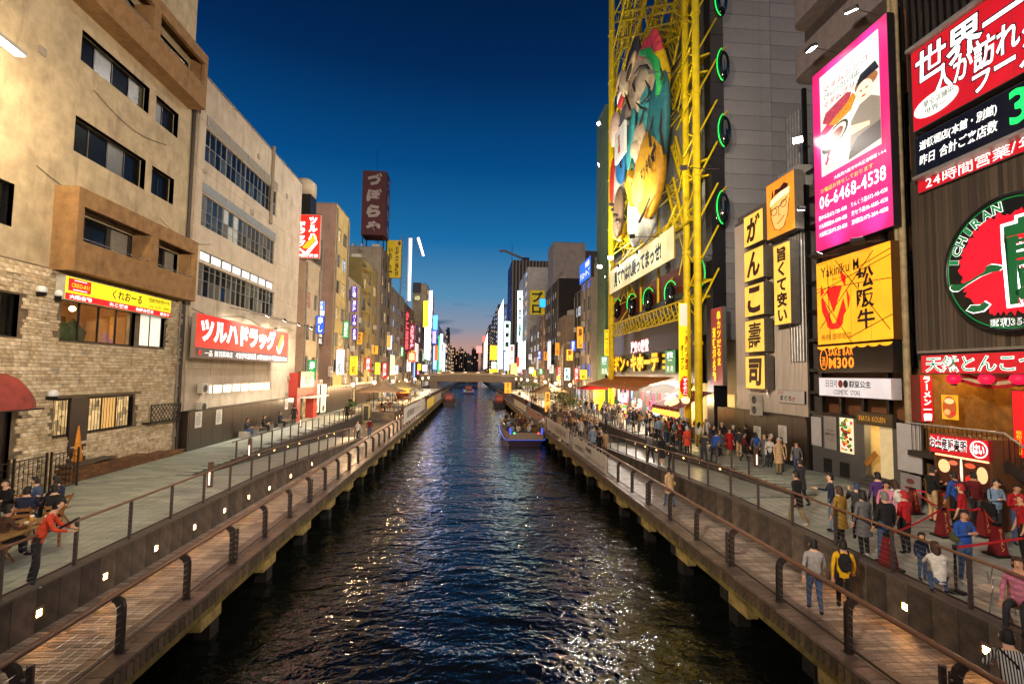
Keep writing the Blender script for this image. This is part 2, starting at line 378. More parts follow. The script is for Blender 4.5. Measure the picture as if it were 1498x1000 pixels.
for s in (-1, 1):
    D = tag(thing('boardwalk', None, None, (X(s, 8.4), 30, -.3)), kind='structure'); del_ = D
    mb = MB(); mb.box(X(s, 7.12), X(s, 9.75), 1, Y_END, -.32, -.05)
    mb.box(X(s, 9.75), X(s, 12.7), RAMP[s][1], TERR[s], -.32, -.012)
    mb.build('deck_slab', paint('#3b342c', .8), D)
    it = []
    r = random.Random(3 + s); y = 4.0; k = 0
    while y < Y_END:
        w = .118 if y < 26 else (.24 if y < 60 else .6)
        n = 3
        for j in range(n):
            L = 1.83 / n
            it.append((X(s, 7.92 + L * (j + .5)), y + w / 2, -.025 + r.uniform(-.003, .003), L - .012, w - .012 * (1 if y < 26 else 1.3), .05, r.randrange(3)))
        y += w
    pieces(D, 'plank', it, M_plank, 290)
    it = []; y = 4.0
    while y < Y_END:
        w = .42 if y < 60 else 1.2
        for j, (a, b_) in enumerate(((7.1, 7.5), (7.5, 7.91))):
            it.append((X(s, (a + b_) / 2), y + w / 2 + (.2 if j else 0), -.02 + r.uniform(-.004, .004), b_ - a - .012, w - .015, .07, r.randrange(2)))
        y += w
    pieces(D, 'edge_stone', it, M_edge, 130)
    it = []; y = 4.0
    while y < Y_END:
        w = .2 if y < 40 else .6
        it.append((X(s, 7.08 + r.uniform(-.006, .006)), y + w / 2, -.20, .05, w - .03, .27 + r.uniform(-.02, .02), r.randrange(2))); y += w
    pieces(D, 'fascia_board', it, M_fas, 120)
    mb = MB(); mb.box(X(s, 7.14), X(s, 7.42), 1, Y_END, -.56, -.335); mb.build('edge_beam', M_moss, D)
    pr = None; y = 6.6
    while y < Y_END:
        for nm, dims, m_ in (('pier_cap', (.30, 1.05, .36), M_conc), ('pile', (.42, .5, 2.6), M_dark)):
            key = nm + str(s)
            if key not in MATS:
                mb = MB(); a, b_, c = dims
                mb.box(-a / 2, a / 2, -b_ / 2, b_ / 2, -c / 2, c / 2)
                if nm == 'pile': mb.box(-.5, .1, -.22, .22, .9, 1.3)
                o = mb.build(nm, m_, D, keep=True); MATS[key] = o
            else: o = MATS[key].copy(); COL.objects.link(o)
            o.location = Vector((X(s, 7.36 if nm == 'pier_cap' else 7.75), y + (0 if nm == 'pier_cap' else .9), -.75 if nm == 'pier_cap' else -1.9)) - WL(D)
        y += 3.9
    mb = MB(); mb.box(X(s, 9.5), X(s, 9.7), -20, Y_END + 300, -4, -.33); struct(mb, 'canal_wall', M_dark)
    # quay
    Q = tag(thing('quay', None, None, (X(s, 14), 30, .2)), kind='structure')
    a, b_ = RAMP[s]
    mb = MB()
    mb.box(X(s, 9.9), X(s, 12.75), -10, a, -4, .9); mb.box(X(s, 12.75), X(s, 40), -10, Y_END + 300, -4, .9)
    mb.box(X(s, 9.76), X(s, 12.75), TERR[s], Y_END + 300, -4, .9)
    mb.build('quay_slab', paint('#4a4a46', .85), Q)
    it = []; y = 6.0; row = 0
    while y < 75:
        w = .36 if y < 32 else 1.0; L = 1.1
        x = 9.95 - (row % 2) * .5
        while x < 17.4:
            x1 = min(x + L, 17.45); x0 = max(x, 9.95)
            if x1 - x0 > .1 and not (y + w > a and x0 < 12.75):
                it.append((X(s, (x0 + x1) / 2), y + w / 2, .925 + r.uniform(-.002, .002), x1 - x0 - .014, w - .014, .05, r.randrange(3)))
            x = x1 if x >= 9.95 else x + L
        y += w; row += 1
    pieces(Q, 'paving_slab', it, M_pave, 280)
    mb = MB(); mb.box(X(s, 9.95), X(s, 17.45), 75, Y_END, .9, .94); mb.build('far_paving', M_pave[0], Q)
    # ramp with its own slabs
    R = tag(thing('ramp', None, None, (X(s, 11.2), (a + b_) / 2, 0)), kind='structure')
    mb = MB(); x0, x1 = X(s, 9.95), X(s, 12.6)
    vs = [(x0, a, .9), (x1, a, .9), (x1, b_, -.05), (x0, b_, -.05), (x0, a, -1), (x1, a, -1), (x1, b_, -1), (x0, b_, -1)]
    mb.add(vs, [(0, 1, 2, 3), (0, 4, 5, 1), (1, 5, 6, 2), (2, 6, 7, 3), (3, 7, 4, 0)]); mb.build('ramp_body', paint('#4a4a46', .85), R)
    nrow = int((b_ - a) / .5); sl = math.atan2(-.95, b_ - a); base = None
    for i in range(nrow):
        for j in range(3):
            yy = a + (i + .5) * (b_ - a) / nrow; L = 2.6 / 3
            if base is None:
                m2 = MB(); m2.box(-L / 2 + .008, L / 2 - .008, -(b_ - a) / nrow / 2 + .008, (b_ - a) / nrow / 2 - .008, -.025, .025)
                base = m2.build('paving_slab', M_pave[1], R, keep=True); o = base
            else: o = base.copy(); COL.objects.link(o)
            o.location = Vector((X(s, 9.98 + L * (j + .5)), yy, ramp_z(s, yy) - .022)) - WL(R); o.rotation_euler.x = sl
    # retaining wall of dark stone blocks, its top following the quay and then the ramp
    Wl = tag(thing('retaining_wall', None, None, (X(s, 9.85), 20, 0)), kind='structure')
    y = 4.0; rest = MB(); k = 0
    while y < b_ - 1:
        w = .62; zt = ramp_z(s, y + w / 2) + .02
        m2 = MB(); q = (X(s, 9.75), X(s, 9.96), y + .008, y + w - .008, -.3, zt)
        m2.box(*q); o = m2.build('stone_block', M_block[k % 2], Wl); k += 1
        m2 = MB(); m2.box(X(s, 9.7), X(s, 10.0), y, y + w - .004, zt + .002, zt + .05); m2.build('coping', paint('#5d5650', .6, var=.2, grime=.5), Wl)
        y += w
    mb = MB(); mb.box(X(s, 12.62), X(s, 12.75), a, TERR[s], -.3, .96); mb.build('ramp_side_wall', M_block[1], Wl)
    m2 = MB(); m2.box(X(s, 9.75), X(s, 12.6), TERR[s] - .15, TERR[s] - .01, -.3, .96); m2.box(X(s, 9.62), X(s, 9.75), TERR[s] - .15, Y_END, -.3, .97); m2.build('terrace_wall', M_block[0], Wl)

    # ---- railings
    def railing(label, w_, y0, y1, step, zf, kind, name='railing'):
        T = thing(name, label, 'railing', (X(s, w_), (y0 + y1) / 2, zf((y0 + y1) / 2)))
        big = kind == 'deck'
        ys = []; y = y0
        while y <= y1 + .01: ys.append(y); y += step
        if big:
            prof = [(-.055, 0), (.085, 0), (.085, .78), (.10, .90), (.15, .98), (.2, 1.0), (.2, 1.09), (.08, 1.09), (-.01, 1.03), (-.05, .9)]
            m2 = MB(); P = Plane((0, 0, 0), (s, 0, 0), (0, 1, 0))
            m2.plate(prof, P, -.045, .045); m2.plate(prof[::-1], P, .045, -.045)
            m2.box(-.11, .12, -.09, .09, 0, .02)
            post = m2.build('post', M_steel2, T, keep=True)
            m3 = MB(); m3.box(-.05, .05, -.12, -.06, 0, .95); m3.box(-.05, .05, .06, .12, 0, .95); tw = m3.build('stay', M_steel, T, keep=True)
            m4 = MB()
            for q in range(5):
                m4.tube([(-.08, 0, .2 + q * .16), (.11, 0, .2 + q * .16)], .022, 6)
            bolt = m4.build('bolt', M_wire, T, keep=True)
        else:
            m2 = MB(); m2.box(-.035, .035, -.03, .03, 0, 1.03); m2.box(-.07, .07, -.07, .07, 0, .015); post = m2.build('post', M_steel, T, keep=True)
        for i, yy in enumerate(ys):
            o = post if i == 0 else post.copy()
            if i: COL.objects.link(o)
            o.location = Vector((X(s, w_), yy, zf(yy))) - WL(T)
            if big and i % 3 == 1:
                for pp in (tw, bolt):
                    o2 = pp if i == 1 else pp.copy()
                    if i != 1: COL.objects.link(o2)
                    o2.location = Vector((X(s, w_ - (.0 if pp is bolt else .0)), yy + (.0 if pp is bolt else .14), zf(yy))) - WL(T)
        e0, e1 = y0 - .5, y1 + .5
        off = .17 if big else 0
        cuts = [e0] + [q for q in RAMP[s] if e0 < q < e1] + [e1]
        m2 = MB()
        for p_, q_ in zip(cuts, cuts[1:]):
            if big: m2.tube([(X(s, w_ + off), p_, zf(p_) + 1.12), (X(s, w_ + off), q_, zf(q_) + 1.12)], .058, 10)
            else: m2.tube([(X(s, w_), p_, zf(p_) + 1.06), (X(s, w_), q_, zf(q_) + 1.06)], .035, 8)
        m2.build('handrail', M_wood if kind != 'inner' else M_steel, T)
        for q in range(6 if big else 7):
            m2 = MB(); h = .22 + q * .145 if big else .2 + q * .12
            for p_, q_ in zip(cuts, cuts[1:]): m2.tube([(X(s, w_), p_, zf(p_) + h), (X(s, w_), q_, zf(q_) + h)], .0055, 4, cap=False)
            m2.build('cable', M_wire, T)
        m2 = MB()
        for p_, q_ in zip(cuts, cuts[1:]): m2.tube([(X(s, w_ + (.05 if big else 0)), p_, zf(p_) + .1), (X(s, w_ + (.05 if big else 0)), q_, zf(q_) + .1)], .03 if big else .022, 6)
        m2.build('lower_rail', M_steel2, T)
        return T
    nm = SIDE[s]
    railing('wooden topped railing with curved dark posts along the %s waterside' % ('drugstore' if s < 0 else 'yellow tower'), 7.45, 6.4 if s < 0 else 5.6, 160, 2.4, lambda y: 0, 'deck')
    railing('cable railing above the stone wall beside the %s' % ('men dining' if s < 0 else 'queueing crowd'), 9.85, 5.4 if s < 0 else 6.1, b_ - 1.2, 1.95, lambda y: ramp_z(s, y) + .05, 'quay')
    railing('grey steel railing between the ramp and the upper quay on the %s' % ('bench side' if s < 0 else 'shopping side'), 12.72, 28.0 if s < 0 else 23.5, TERR[s] - 2, 1.6, lambda y: .95, 'inner')
    railing('dark railing along the far raised terrace on the %s side' % nm, 9.7, TERR[s] + 1, 156, 3.2, lambda y: .97, 'inner')

# recessed step lights in the retaining walls
M_sl = glow('#ffac5c', 170)
def step_light(s, y, z, label):
    T = thing('wall_light', label, 'light', (X(s, 9.75), y, z), 'recessed lights in the quay walls')
    m2 = MB(); x = X(s, 9.745)
    for a in ((y - .11, y - .075, z - .12, z + .12), (y + .075, y + .11, z - .12, z + .12), (y - .075, y + .075, z - .12, z - .085), (y - .075, y + .075, z + .06, z + .12), (y - .075, y + .075, z - .02, z - .005)):
        m2.box(x - s * .03, x + s * .02, *a)
    m2.build('grille', paint('#6a5a48', .5), T)
    m2 = MB(); m2.box(x - s * .006, x + s * .01, y - .075, y + .075, z - .085, z + .06); m2.build('lens', M_sl, T)
for s, ys in ((-1, [12.1, 14.1, 16.2, 18.3, 20.4, 22.5, 24.7, 27.5, 31]), (1, [9.6, 11.5, 13.3])):
    for i, y in enumerate(ys):
        z = .42 if y < 24 else .3
        step_light(s, y, z, 'recessed amber light in the stone wall, %s counting from the viewer on the %s' % (['nearest', 'second', 'third', 'fourth', 'fifth', 'sixth', 'seventh', 'eighth', 'ninth'][i], 'dining side' if s < 0 else 'queue side'))
# little ramp lights on the inner ramp wall
k = 0
for s in (-1, 1):
    for i in range(8):
        y = RAMP[s][0] + 6 + i * 2.3; z = ramp_z(s, y) + .22
        T = thing('ramp_light', 'small warm light low on the ramp wall, %s up the ramp on the %s side' % ('first second third fourth fifth sixth seventh last'.split()[i], 'bench' if s < 0 else 'store'), 'light', (X(s, 12.6), y, z), 'small lights along the ramps')
        m2 = MB(); m2.box(X(s, 12.61), X(s, 12.56), y - .09, y + .09, z - .05, z + .05); m2.build('housing', paint('#3a332c', .6), T)
        m2 = MB(); m2.box(X(s, 12.56), X(s, 12.55), y - .07, y + .07, z - .035, z + .035); m2.build('lens', glow('#ffc46a', 12), T)
# ================================================================ buildings: helpers
def PA(s, X0): return Plane((X0, 0, 0), (0, 1, 0), (-s, 0, 0))
def wall(mb, pl, u0, u1, v0, v1, holes, reveal=.2, m=0):
    us = sorted({u0, u1, *[max(u0, min(u1, h[i])) for h in holes for i in (0, 1)]})
    vs = sorted({v0, v1, *[max(v0, min(v1, h[i])) for h in holes for i in (2, 3)]})
    for a, b in zip(us, us[1:]):
        run = None
        for c, d in zip(vs, vs[1:]):
            mu_, mv = (a + b) / 2, (c + d) / 2
            hole = any(h[0] < mu_ < h[1] and h[2] < mv < h[3] for h in holes)
            if not hole: run = (run[0], d) if run else (c, d)
            if hole or d == vs[-1]:
                if run: mb.add([pl(a, run[0]), pl(b, run[0]), pl(b, run[1]), pl(a, run[1])], [(0, 1, 2, 3)], m); run = None
    for h in holes:
        a, b, c, d = h[:4]
        q = [(a, c), (b, c), (b, d), (a, d)]
        for i in range(4):
            p, r_ = q[i], q[(i + 1) % 4]
            mb.add([pl(*p), pl(*r_), pl(*r_, -reveal), pl(*p, -reveal)], [(0, 1, 2, 3)], m)
M_glass = mat('dark_glass', '#15171a', .1, var=.3, rnd=.5, spec=.25)
M_glassb = mat('grey_glass', '#39403f', .1, var=.3, rnd=.5, spec=.6)
M_curt = mat('curtained_glass', '#5d5b52', .25, var=.25, rnd=.3, streak=(8, 8, .3), sc=6, spec=.6)
M_white = mat('frosted_glass', '#b9bfbd', .3, var=.1, rnd=.1)
M_frame = mat('window_frame_dark', '#1d1b19', .4, m=.4, var=.1)
M_frame2 = mat('window_frame_alu', '#8d8b84', .35, m=.6, var=.1)
M_trans = bpy.data.materials.new('clear_glass'); M_trans.use_nodes = True
t = M_trans.node_tree; t.nodes.clear(); o_ = N(t, 'ShaderNodeOutputMaterial'); m_ = N(t, 'ShaderNodeMixShader'); m_.inputs[0].default_value = .1
tr = N(t, 'ShaderNodeBsdfTransparent'); gl = N(t, 'ShaderNodeBsdfGlossy'); gl.inputs['Roughness'].default_value = .02
t.links.new(tr.outputs[0], m_.inputs[1]); t.links.new(gl.outputs[0], m_.inputs[2]); t.links.new(m_.outputs[0], o_.inputs[0])
def litglass(col, e, k):
    """a lit window seen through its blind: uneven inside"""
    nm = 'lit_window_' + k
    if nm in MATS: return MATS[nm]
    M = bpy.data.materials.new(nm); M.use_nodes = True; t = M.node_tree; b = t.nodes['Principled BSDF']
    g = N(t, 'ShaderNodeTexCoord'); v = N(t, 'ShaderNodeTexVoronoi'); v.inputs['Scale'].default_value = 3.2; v.feature = 'F1'; v.distance = 'CHEBYCHEV'
    r = N(t, 'ShaderNodeValToRGB'); c = lin(col); ramp(r, [(0, tuple(x * .12 for x in c)), (.45, tuple(x * .55 for x in c)), (.8, c)])
    oi = N(t, 'ShaderNodeObjectInfo'); va = N(t, 'ShaderNodeVectorMath', operation='ADD')
    t.links.new(g.outputs['Object'], va.inputs[0]); t.links.new(oi.outputs['Location'], va.inputs[1])
    t.links.new(va.outputs[0], v.inputs['Vector']); t.links.new(v.outputs['Color'], r.inputs[0])
    b.inputs['Base Color'].default_value = (.05, .05, .05, 1); b.inputs['Roughness'].default_value = .15
    t.links.new(r.outputs[0], b.inputs['Emission Color']); b.inputs['Emission Strength'].default_value = e
    M.cycles.emission_sampling = 'NONE'; MATS[nm] = M
    return M
LIT_W = litglass('#ffd08a', 1.0, 'warm'); LIT_C = litglass('#dfeaff', .9, 'cool'); LIT_R = litglass('#ff5a4a', .8, 'red'); LIT_B = litglass('#5a78ff', 1.0, 'blue')
rw = random.Random(11)
def window(parent, pl, u0, u1, v0, v1, nc=2, nr=1, fr=None, glass=None, rec=.14, fw=.05, sill=None, each=True, name='window'):
    fr = fr or M_frame
    mb = MB(); d0, d1 = -rec - .05, -rec + .02
    pbox(mb, pl, u0, u1, v0, v0 + fw, d0, d1); pbox(mb, pl, u0, u1, v1 - fw, v1, d0, d1)
    pbox(mb, pl, u0, u0 + fw, v0 + fw, v1 - fw, d0, d1); pbox(mb, pl, u1 - fw, u1, v0 + fw, v1 - fw, d0, d1)
    W_, H_ = (u1 - u0), (v1 - v0)
    for i in range(1, nc): x = u0 + W_ * i / nc; pbox(mb, pl, x - fw / 2, x + fw / 2, v0 + fw, v1 - fw, d0, d1 - .006)
    for j in range(1, nr): y = v0 + H_ * j / nr; pbox(mb, pl, u0 + fw, u1 - fw, y - fw / 2, y + fw / 2, d0, d1 - .003)
    o = mb.build(name, fr, parent)
    gs = glass if isinstance(glass, (list, tuple)) else [glass or M_glass]
    if each:
        for i in range(nc):
            for j in range(nr):
                mb = MB(); pbox(mb, pl, u0 + W_ * i / nc + .01, u0 + W_ * (i + 1) / nc - .01, v0 + H_ * j / nr + .01, v0 + H_ * (j + 1) / nr - .01, d0 + .01, d0 + .03)
                mb.build('pane', rw.choice(gs), o)
    else:
        mb = MB(); pbox(mb, pl, u0 + .01, u1 - .01, v0 + .01, v1 - .01, d0 + .01, d0 + .03); mb.build('pane', rw.choice(gs), o)
    if sill:
        mb = MB(); pbox(mb, pl, u0 - .06, u1 + .06, v0 - .07, v0 - .002, -.05, .06); mb.build('sill', sill, o)
    return o
def shell(parent, s, X0, y0, y1, z0, z1, holes, wm, depth=14, roofm=None, flank=None, parapet=.5):
    pl = PA(s, X0)
    mb = MB(); wall(mb, pl, y0, y1, z0, z1, holes)
    xb = X0 + s * depth
    for y in (y0, y1): mb.add([(X0, y, z0), (xb, y, z0), (xb, y, z1), (X0, y, z1)], [(0, 1, 2, 3)], 1 if flank else 0)
    mb.add([(xb, y0, z0), (xb, y1, z0), (xb, y1, z1), (xb, y0, z1)], [(0, 1, 2, 3)])
    mb.build('wall', [wm, flank or wm], parent)
    mb = MB(); mb.box(X0 + s * .02, xb, y0 + .02, y1 - .02, z1 - parapet - .2, z1 - parapet); mb.build('roof', roofm or paint('#4b4a47', .9), parent)
    if parapet:
        mb = MB(); o = .05
        mb.box(X0 - s * o, X0 + s * .2, y0 - o, y1 - .004, z1 + .002, z1 + .1); mb.box(xb, X0 + s * .2, y0 - o, y0 + .2, z1 + .002, z1 + .1)
        mb.build('coping', paint('#77726a', .7), parent)
    return pl
def pipe(parent, pts, r=.06, m=None, name='drainpipe'):
    mb = MB(); mb.tube(pts, r, 8); return mb.build(name, m or paint('#6f675c', .5), parent)
_ac = []
def ac_unit(s, X0, y, z, label='white air conditioner outdoor unit on the wall', fans=1, group='air conditioner units on the facades'):
    """outdoor unit with a fan grille; stands off the wall"""
    key = (s, fans)
    for k, o in _ac:
        if k == key:
            c = copy_tree(o); c.location = (X0 - s * .2, y, z); tag(c, label, 'air conditioner', group); return c
    T = thing('air_conditioner', label, 'air conditioner', (0, 0, 0), group)
    h = .62 * fans
    mb = MB(); mb.box(-.16, .16, -.42, .42, 0, h); mb.build('casing', mat('ac_white', '#b4afa2', .5, var=.15, grime=.4), T, keep=True)
    for f in range(fans):
        mb = MB(); zc = .31 + .62 * f; x = -s * .162
        mb.tube([(x, -.08, zc), (x - s * .012, -.08, zc)], .24, 16)
        mb.build('fan', paint('#1b1b1b', .5), T, keep=True)
        mb = MB()
        for rr in (.08, .16, .24): mb.tube([(x - s * .02, -.08 + rr * math.cos(a), zc + rr * math.sin(a)) for a in [i * math.pi / 8 for i in range(17)]], .008, 4)
        mb.build('fan_guard', paint('#98958c', .4), T, keep=True)
    mb = MB(); mb.beam((-.1, -.38, -.03), (.16, -.38, -.03), .04); mb.beam((-.1, .38, -.03), (.16, .38, -.03), .04); mb.build('bracket', M_frame, T, keep=True)
    _ac.append((key, proto(T))); T.location = (X0 - s * .2, y, z)
    return T
def floodlight(label, loc, aim, arm_from, power=300, col='#fff0d8', e=40, kind='floodlight', group=None, angle=110, r=.12, size=.16):
    T = thing(kind, label, 'floodlight', loc, group)
    L = Vector(loc); d = (Vector(aim) - L).normalized()
    up = Vector((0, 0, 1)); sd = d.cross(up).normalized(); u2 = sd.cross(d)
    mb = MB(); mb.obox(L - d * .06, sd * size, u2 * size * .7, d * .08); mb.build('lamp_head', paint('#2c2c2e', .5), T)
    mb = MB(); mb.obox(L + d * .03, sd * size * .9, u2 * size * .6, d * .01); mb.build('lens', glow(col, e, False), T)
    if arm_from: mb = MB(); mb.tube([arm_from, L - d * .12], .025, 6); mb.build('arm', paint('#4a4744', .5, m=.5), T)
    if power: lamp(T, L + d * .1, power, col, 'SPOT', r, aim, angle, .9)
    return T
def globe_lamp(label, loc, s, e=4):
    T = thing('globe_lamp', label, 'lamp', loc, 'globe lamps on the stone wall')
    mb = MB(); mb.ball((loc[0] - s * .25, loc[1], loc[2]), .19, 12); mb.build('globe', mat('globe_white', '#cfd2d4', .3, var=.05), T)
    mb = MB(); mb.tube([(loc[0], loc[1], loc[2] - .2), (loc[0] - s * .2, loc[1], loc[2] - .2)], .05, 8); mb.lathe([(.01, -.24), (.16, -.2), (.17, -.08)], 10, (loc[0] - s * .25, loc[1], loc[2])); mb.build('bracket', BLACK, T)
    return T
def notice(label, s, X0, y, z, w=.6, h=.85, lines=9, group='paper notices on the dark panels', face=None):
    T = thing('notice_board', label, 'notice', (X0, y, z), group)
    pl = PL(s, X0, y - w / 2 if s < 0 else y + w / 2, z)
    mb = MB(); pbox(mb, pl, 0, w, 0, h, .0, .025); mb.build('sheet', face or mat('paper_white', '#c9c7c0', .6, var=.05), T)
    mb = MB(); r = random.Random(int(y * 10))
    pbox(mb, pl, w * .36, w * .64, h * .84, h * .88, .025, .028)
    for i in range(lines): v = h * (.74 - i * .64 / lines); pbox(mb, pl, w * .12, w * (.12 + r.uniform(.5, .76)), v, v + h * .022, .025, .028)
    mb.build('printed_lines', BLACK, T)
    return T

# ================================================================ L1: stone and stucco restaurant building
XL, XR = -17.0, 17.8
M_stucco = mat('stucco_beige', '#b3a384', .85, var=.18, sc=1.4, bump=.6, bs=9, grime=.75)
M_brown = mat('brown_render', '#8d6c45', .85, var=.22, sc=2, bump=.45, bs=14, grime=.55)
M_stones = [mat('split_stone_%d' % i, c, .85, var=.25, sc=4, rnd=.16, bump=.9, bs=6) for i, c in enumerate(('#cdbc9c', '#c4b08e', '#d6c6a8', '#b8a584'))]
T = thing('restaurant_building', 'beige stone and stucco building with brown balconies and a yellow sign', 'building', (XL, 24, .95))
L1 = T
wins = [(RX(XL, 121, 43, 90, 223), 4), (RX(XL, 229, 139, 178, 262), 2), (RX(XL, 111, 168, 222, 216), 4), (RX(XL, 223, 242, 283, 255), 2)]
lit = RX(XL, 91, 436, 498, 198); whit = RX(XL, 206, 458, 506, 240)
low = RX(XL, 80, 583, 640, 193); sideA = RX(XL, -14, 255, 322, 20); sideB = RX(XL, -12, 424, 490, 27)
A = atx(115, 272, -16.1); B = atx(115, 397, -16.1); Cc = atx(275, 390, -16.1)
balM = (A.y, 30.6, B.z, A.z); opM = (atx(115, 299, -16.1).z, atx(115, 351, -16.1).z)
a_, b_ = atx(288, 150, -16.1), atx(294, 72, -16.1); balT = (atx(150, 0, -16.1).y - 4, 30.6, a_.z, b_.z)
opT = (atx(289, 82, -16.1).z, atx(285, 112, -16.1).z)
bd = [balM[0] + .1, 30.3, opM[1] - .9, opM[0] - .05]; bd2 = [balT[0] + .1, 30.3, opT[1] - .9, opT[0] - .05]
door = (atx(-30, 620, XL).y, atx(16, 620, XL).y, .95, atx(10, 588, XL).z)
holes = [w[0] for w in wins] + [lit, whit, low, sideA, sideB, bd, bd2, door]
zst = atx(20, 378, XL).z
mb = MB(); wall(mb, PA(-1, XL), 6, 30.9, zst, 36, holes, .4)
mb.add([(XL, 30.9, .95), (-32, 30.9, .95), (-32, 30.9, 36), (XL, 30.9, 36)], [(0, 1, 2, 3)]); mb.add([(XL, 6, .95), (-32, 6, .95), (-32, 6, 36), (XL, 6, 36)], [(0, 1, 2, 3)])
mb.build('wall', M_stucco, T)
mb = MB(); wall(mb, PA(-1, XL), 6, 30.9, .95, zst, holes, .25); mb.build('lower_wall', mat('mortar', '#6d5f4b', .9, var=.2), T)
mb = MB(); mb.box(-32, XL - .3, 6.1, 30.8, 35, 35.4); mb.build('roof', M_brown, T)
pl = PA(-1, XL)
for (w, n) in wins: window(T, pl, *w, n, 1, glass=[M_glass] * 6 + [M_curt], rec=.3, fw=.07)
for w in (sideA, sideB): window(T, pl, *w, 2, 1, rec=.2, fw=.07)
# balconies
def balcony(bal, op, div):
    F = PA(-1, XL)
    mb = MB(); y0, y1, z0, z1 = bal
    pbox(mb, F, y0, y1, z0, op[1], .75, .95); pbox(mb, F, y0, y1, op[0], z1, .75, .95); pbox(mb, F, y0, y0 + .35, op[1], op[0], .75, .948); pbox(mb, F, y1 - .3, y1, op[1], op[0], .75, .948)
    pbox(mb, F, y0 + .003, y0 + .15, z0 + .003, z1 - .003, 0, .75); pbox(mb, F, y1 - .15, y1 - .003, z0 + .003, z1 - .003, 0, .75)
    for d in div: pbox(mb, F, d - .28, d + .28, op[1], op[0], .0, .946)
    pbox(mb, F, y0 + .15, y1 - .15, z0 + .01, z0 + .15, 0, .75); pbox(mb, F, y0 + .15, y1 - .15, z1 - .15, z1 - .01, 0, .75)
    o = mb.build('balcony', M_brown, L1)
    mb = MB(); mb.tube([F(y0 + .4, op[1] + .14, .85), F(y1 - .35, op[1] + .14, .85)], .02, 6); mb.build('balcony_rail', M_frame2, o)
    mb = MB(); pbox(mb, F, y0 + .3, y1 - .3, op[1] - 1, op[0] + .1, -.25, -.2); mb.build('back_wall', paint('#3f3a36', .8, var=.2), o)  # recess shade is put into the dark wall and dim door colours
    segs = [y0] + list(div) + [y1]
    for i, (p, q) in enumerate(zip(segs, segs[1:])):
        window(L1, F, p + .5, p + .5 + (q - p - .8) * .62, op[1] - .75, op[0] - .05, 2, 1, rec=.1, fw=.06, glass=[M_glass] * 3 + [M_glassb])
        mb = MB(); pbox(mb, F, p + .6 + (q - p - .8) * .7, q - .45, op[1] - .75, op[0] - .1, -.2, -.12); mb.build('balcony_door', paint('#8d877c', .6), L1)
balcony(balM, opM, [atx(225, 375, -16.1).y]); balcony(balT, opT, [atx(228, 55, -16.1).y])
# lit dining room behind the middle windows
window(T, pl, *lit, 4, 1, glass=M_trans, rec=.15, fw=.07); window(T, pl, *whit, 2, 1, glass=glow('#f5f0dc', .75, False), rec=.15)
y0, y1, z0, z1 = lit
mb = MB(); mb.room(XL - 3.2, XL - .24, y0 - .2, y1 + .2, z0 - .9, z1 + .5); v = mb.build('dining_room', mat('room_warm', '#b98f58', .8, var=.1), T)
lamp(T, (XL - 1.5, (y0 + y1) / 2, z1 + .2), 110, '#ffcf90')
mb = MB(); mb.ball((XL - 1.2, y0 + 1.0, z1 - .1), .14); mb.ball((XL - 1.8, y0 + 3.0, z1 - .1), .14); mb.build('pendant_lamp', glow('#ffe2b0', 5, False), T)
for k in range(4):
    mb = MB(); mb.lathe([(.0, z0 - .2), (.35, z0 - .2), (.5, z0 + .5), (.0, z0 + .9 + .2 * (k % 2))], 7, (XL - .8, y0 + .4 + k * .45, 0)); mb.build('indoor_plant', mat('plant_green', '#3f4a1c', .7, var=.5, sc=9), T)
for k, c in enumerate(('#40301e', '#7a6a4c', '#503020')):
    mb = MB(); mb.box(XL - 3.18, XL - 3.12, y0 + 2.0 + k * .9, y0 + 2.6 + k * .9, z0 + .5, z0 + 1.4); mb.build('picture_frame', paint(c, .5), T)
# low grilled windows with the dark door
window(T, pl, *low, 5, 1, glass=[LIT_W, LIT_W, glow('#d9a860', .7, False)], rec=.16, fw=.07)
y0, y1, z0, z1 = low
mb = MB()
n = 26
for i in range(n + 1): yy = y0 + (y1 - y0) * i / n; mb.tube([(XL + .03, yy, z0), (XL + .03, yy, z1)], .012, 5)
mb.box(XL + .02, XL + .05, y0, y1, z0 + .05, z0 + .09); mb.box(XL + .02, XL + .05, y0, y1, z1 - .09, z1 - .05)
tag(mb.build('window_grille', M_frame, T), kind='stuff')
dr = (atx(98, 630, XL).y, atx(124, 630, XL).y)
mb = MB(); mb.box(XL + .02, XL + .1, dr[0], dr[1], 1.35, atx(110, 583, XL).z + .05); o = mb.build('door', paint('#2a1c16', .45, var=.15), T)
mb = MB(); mb.box(XL + .1, XL + .16, dr[0] + .1, dr[0] + .25, 2.3, 2.36); mb.build('handle', paint('#c9c4b8', .3, m=.8), o)
mb = MB(); mb.box(XL - .2, XL - .12, door[0], door[1], .95, door[3]); mb.build('entrance_door', paint('#24160f', .4), T)
# split-face stones, each proud of the mortar by its own amount
it = []; r = random.Random(5)
z = .95
while z < zst - .1:
    h = r.choice((.11, .14, .17)); y = 13.0 + r.uniform(0, .4)
    while y < 30.8:
        l = r.uniform(.22, .52); yc = y + l / 2; zc = z + h / 2
        if not any(hh[0] - .05 < yc + l / 2 and hh[1] + .05 > yc - l / 2 and hh[2] - .03 < zc + h / 2 and hh[3] + .03 > zc - h / 2 for hh in holes):
            dp = r.choice((.05, .07, .09, .12)); lq = max(.22, round(l / .06) * .06)
            it.append((XL + dp / 2 - .01, yc, zc, dp, lq - .02, h - .018, r.randrange(4)))
        y += l
    z += h
pieces(T, 'stone', it, M_stones, 295)
pipe(T, [(XL + .12, 30.7, .95), (XL + .12, 30.7, balM[2] - .1)], .07); pipe(T, [(XL + .1, 31.05, .95), (XL + .1, 31.05, 22)], .1, paint('#3c3630', .7))
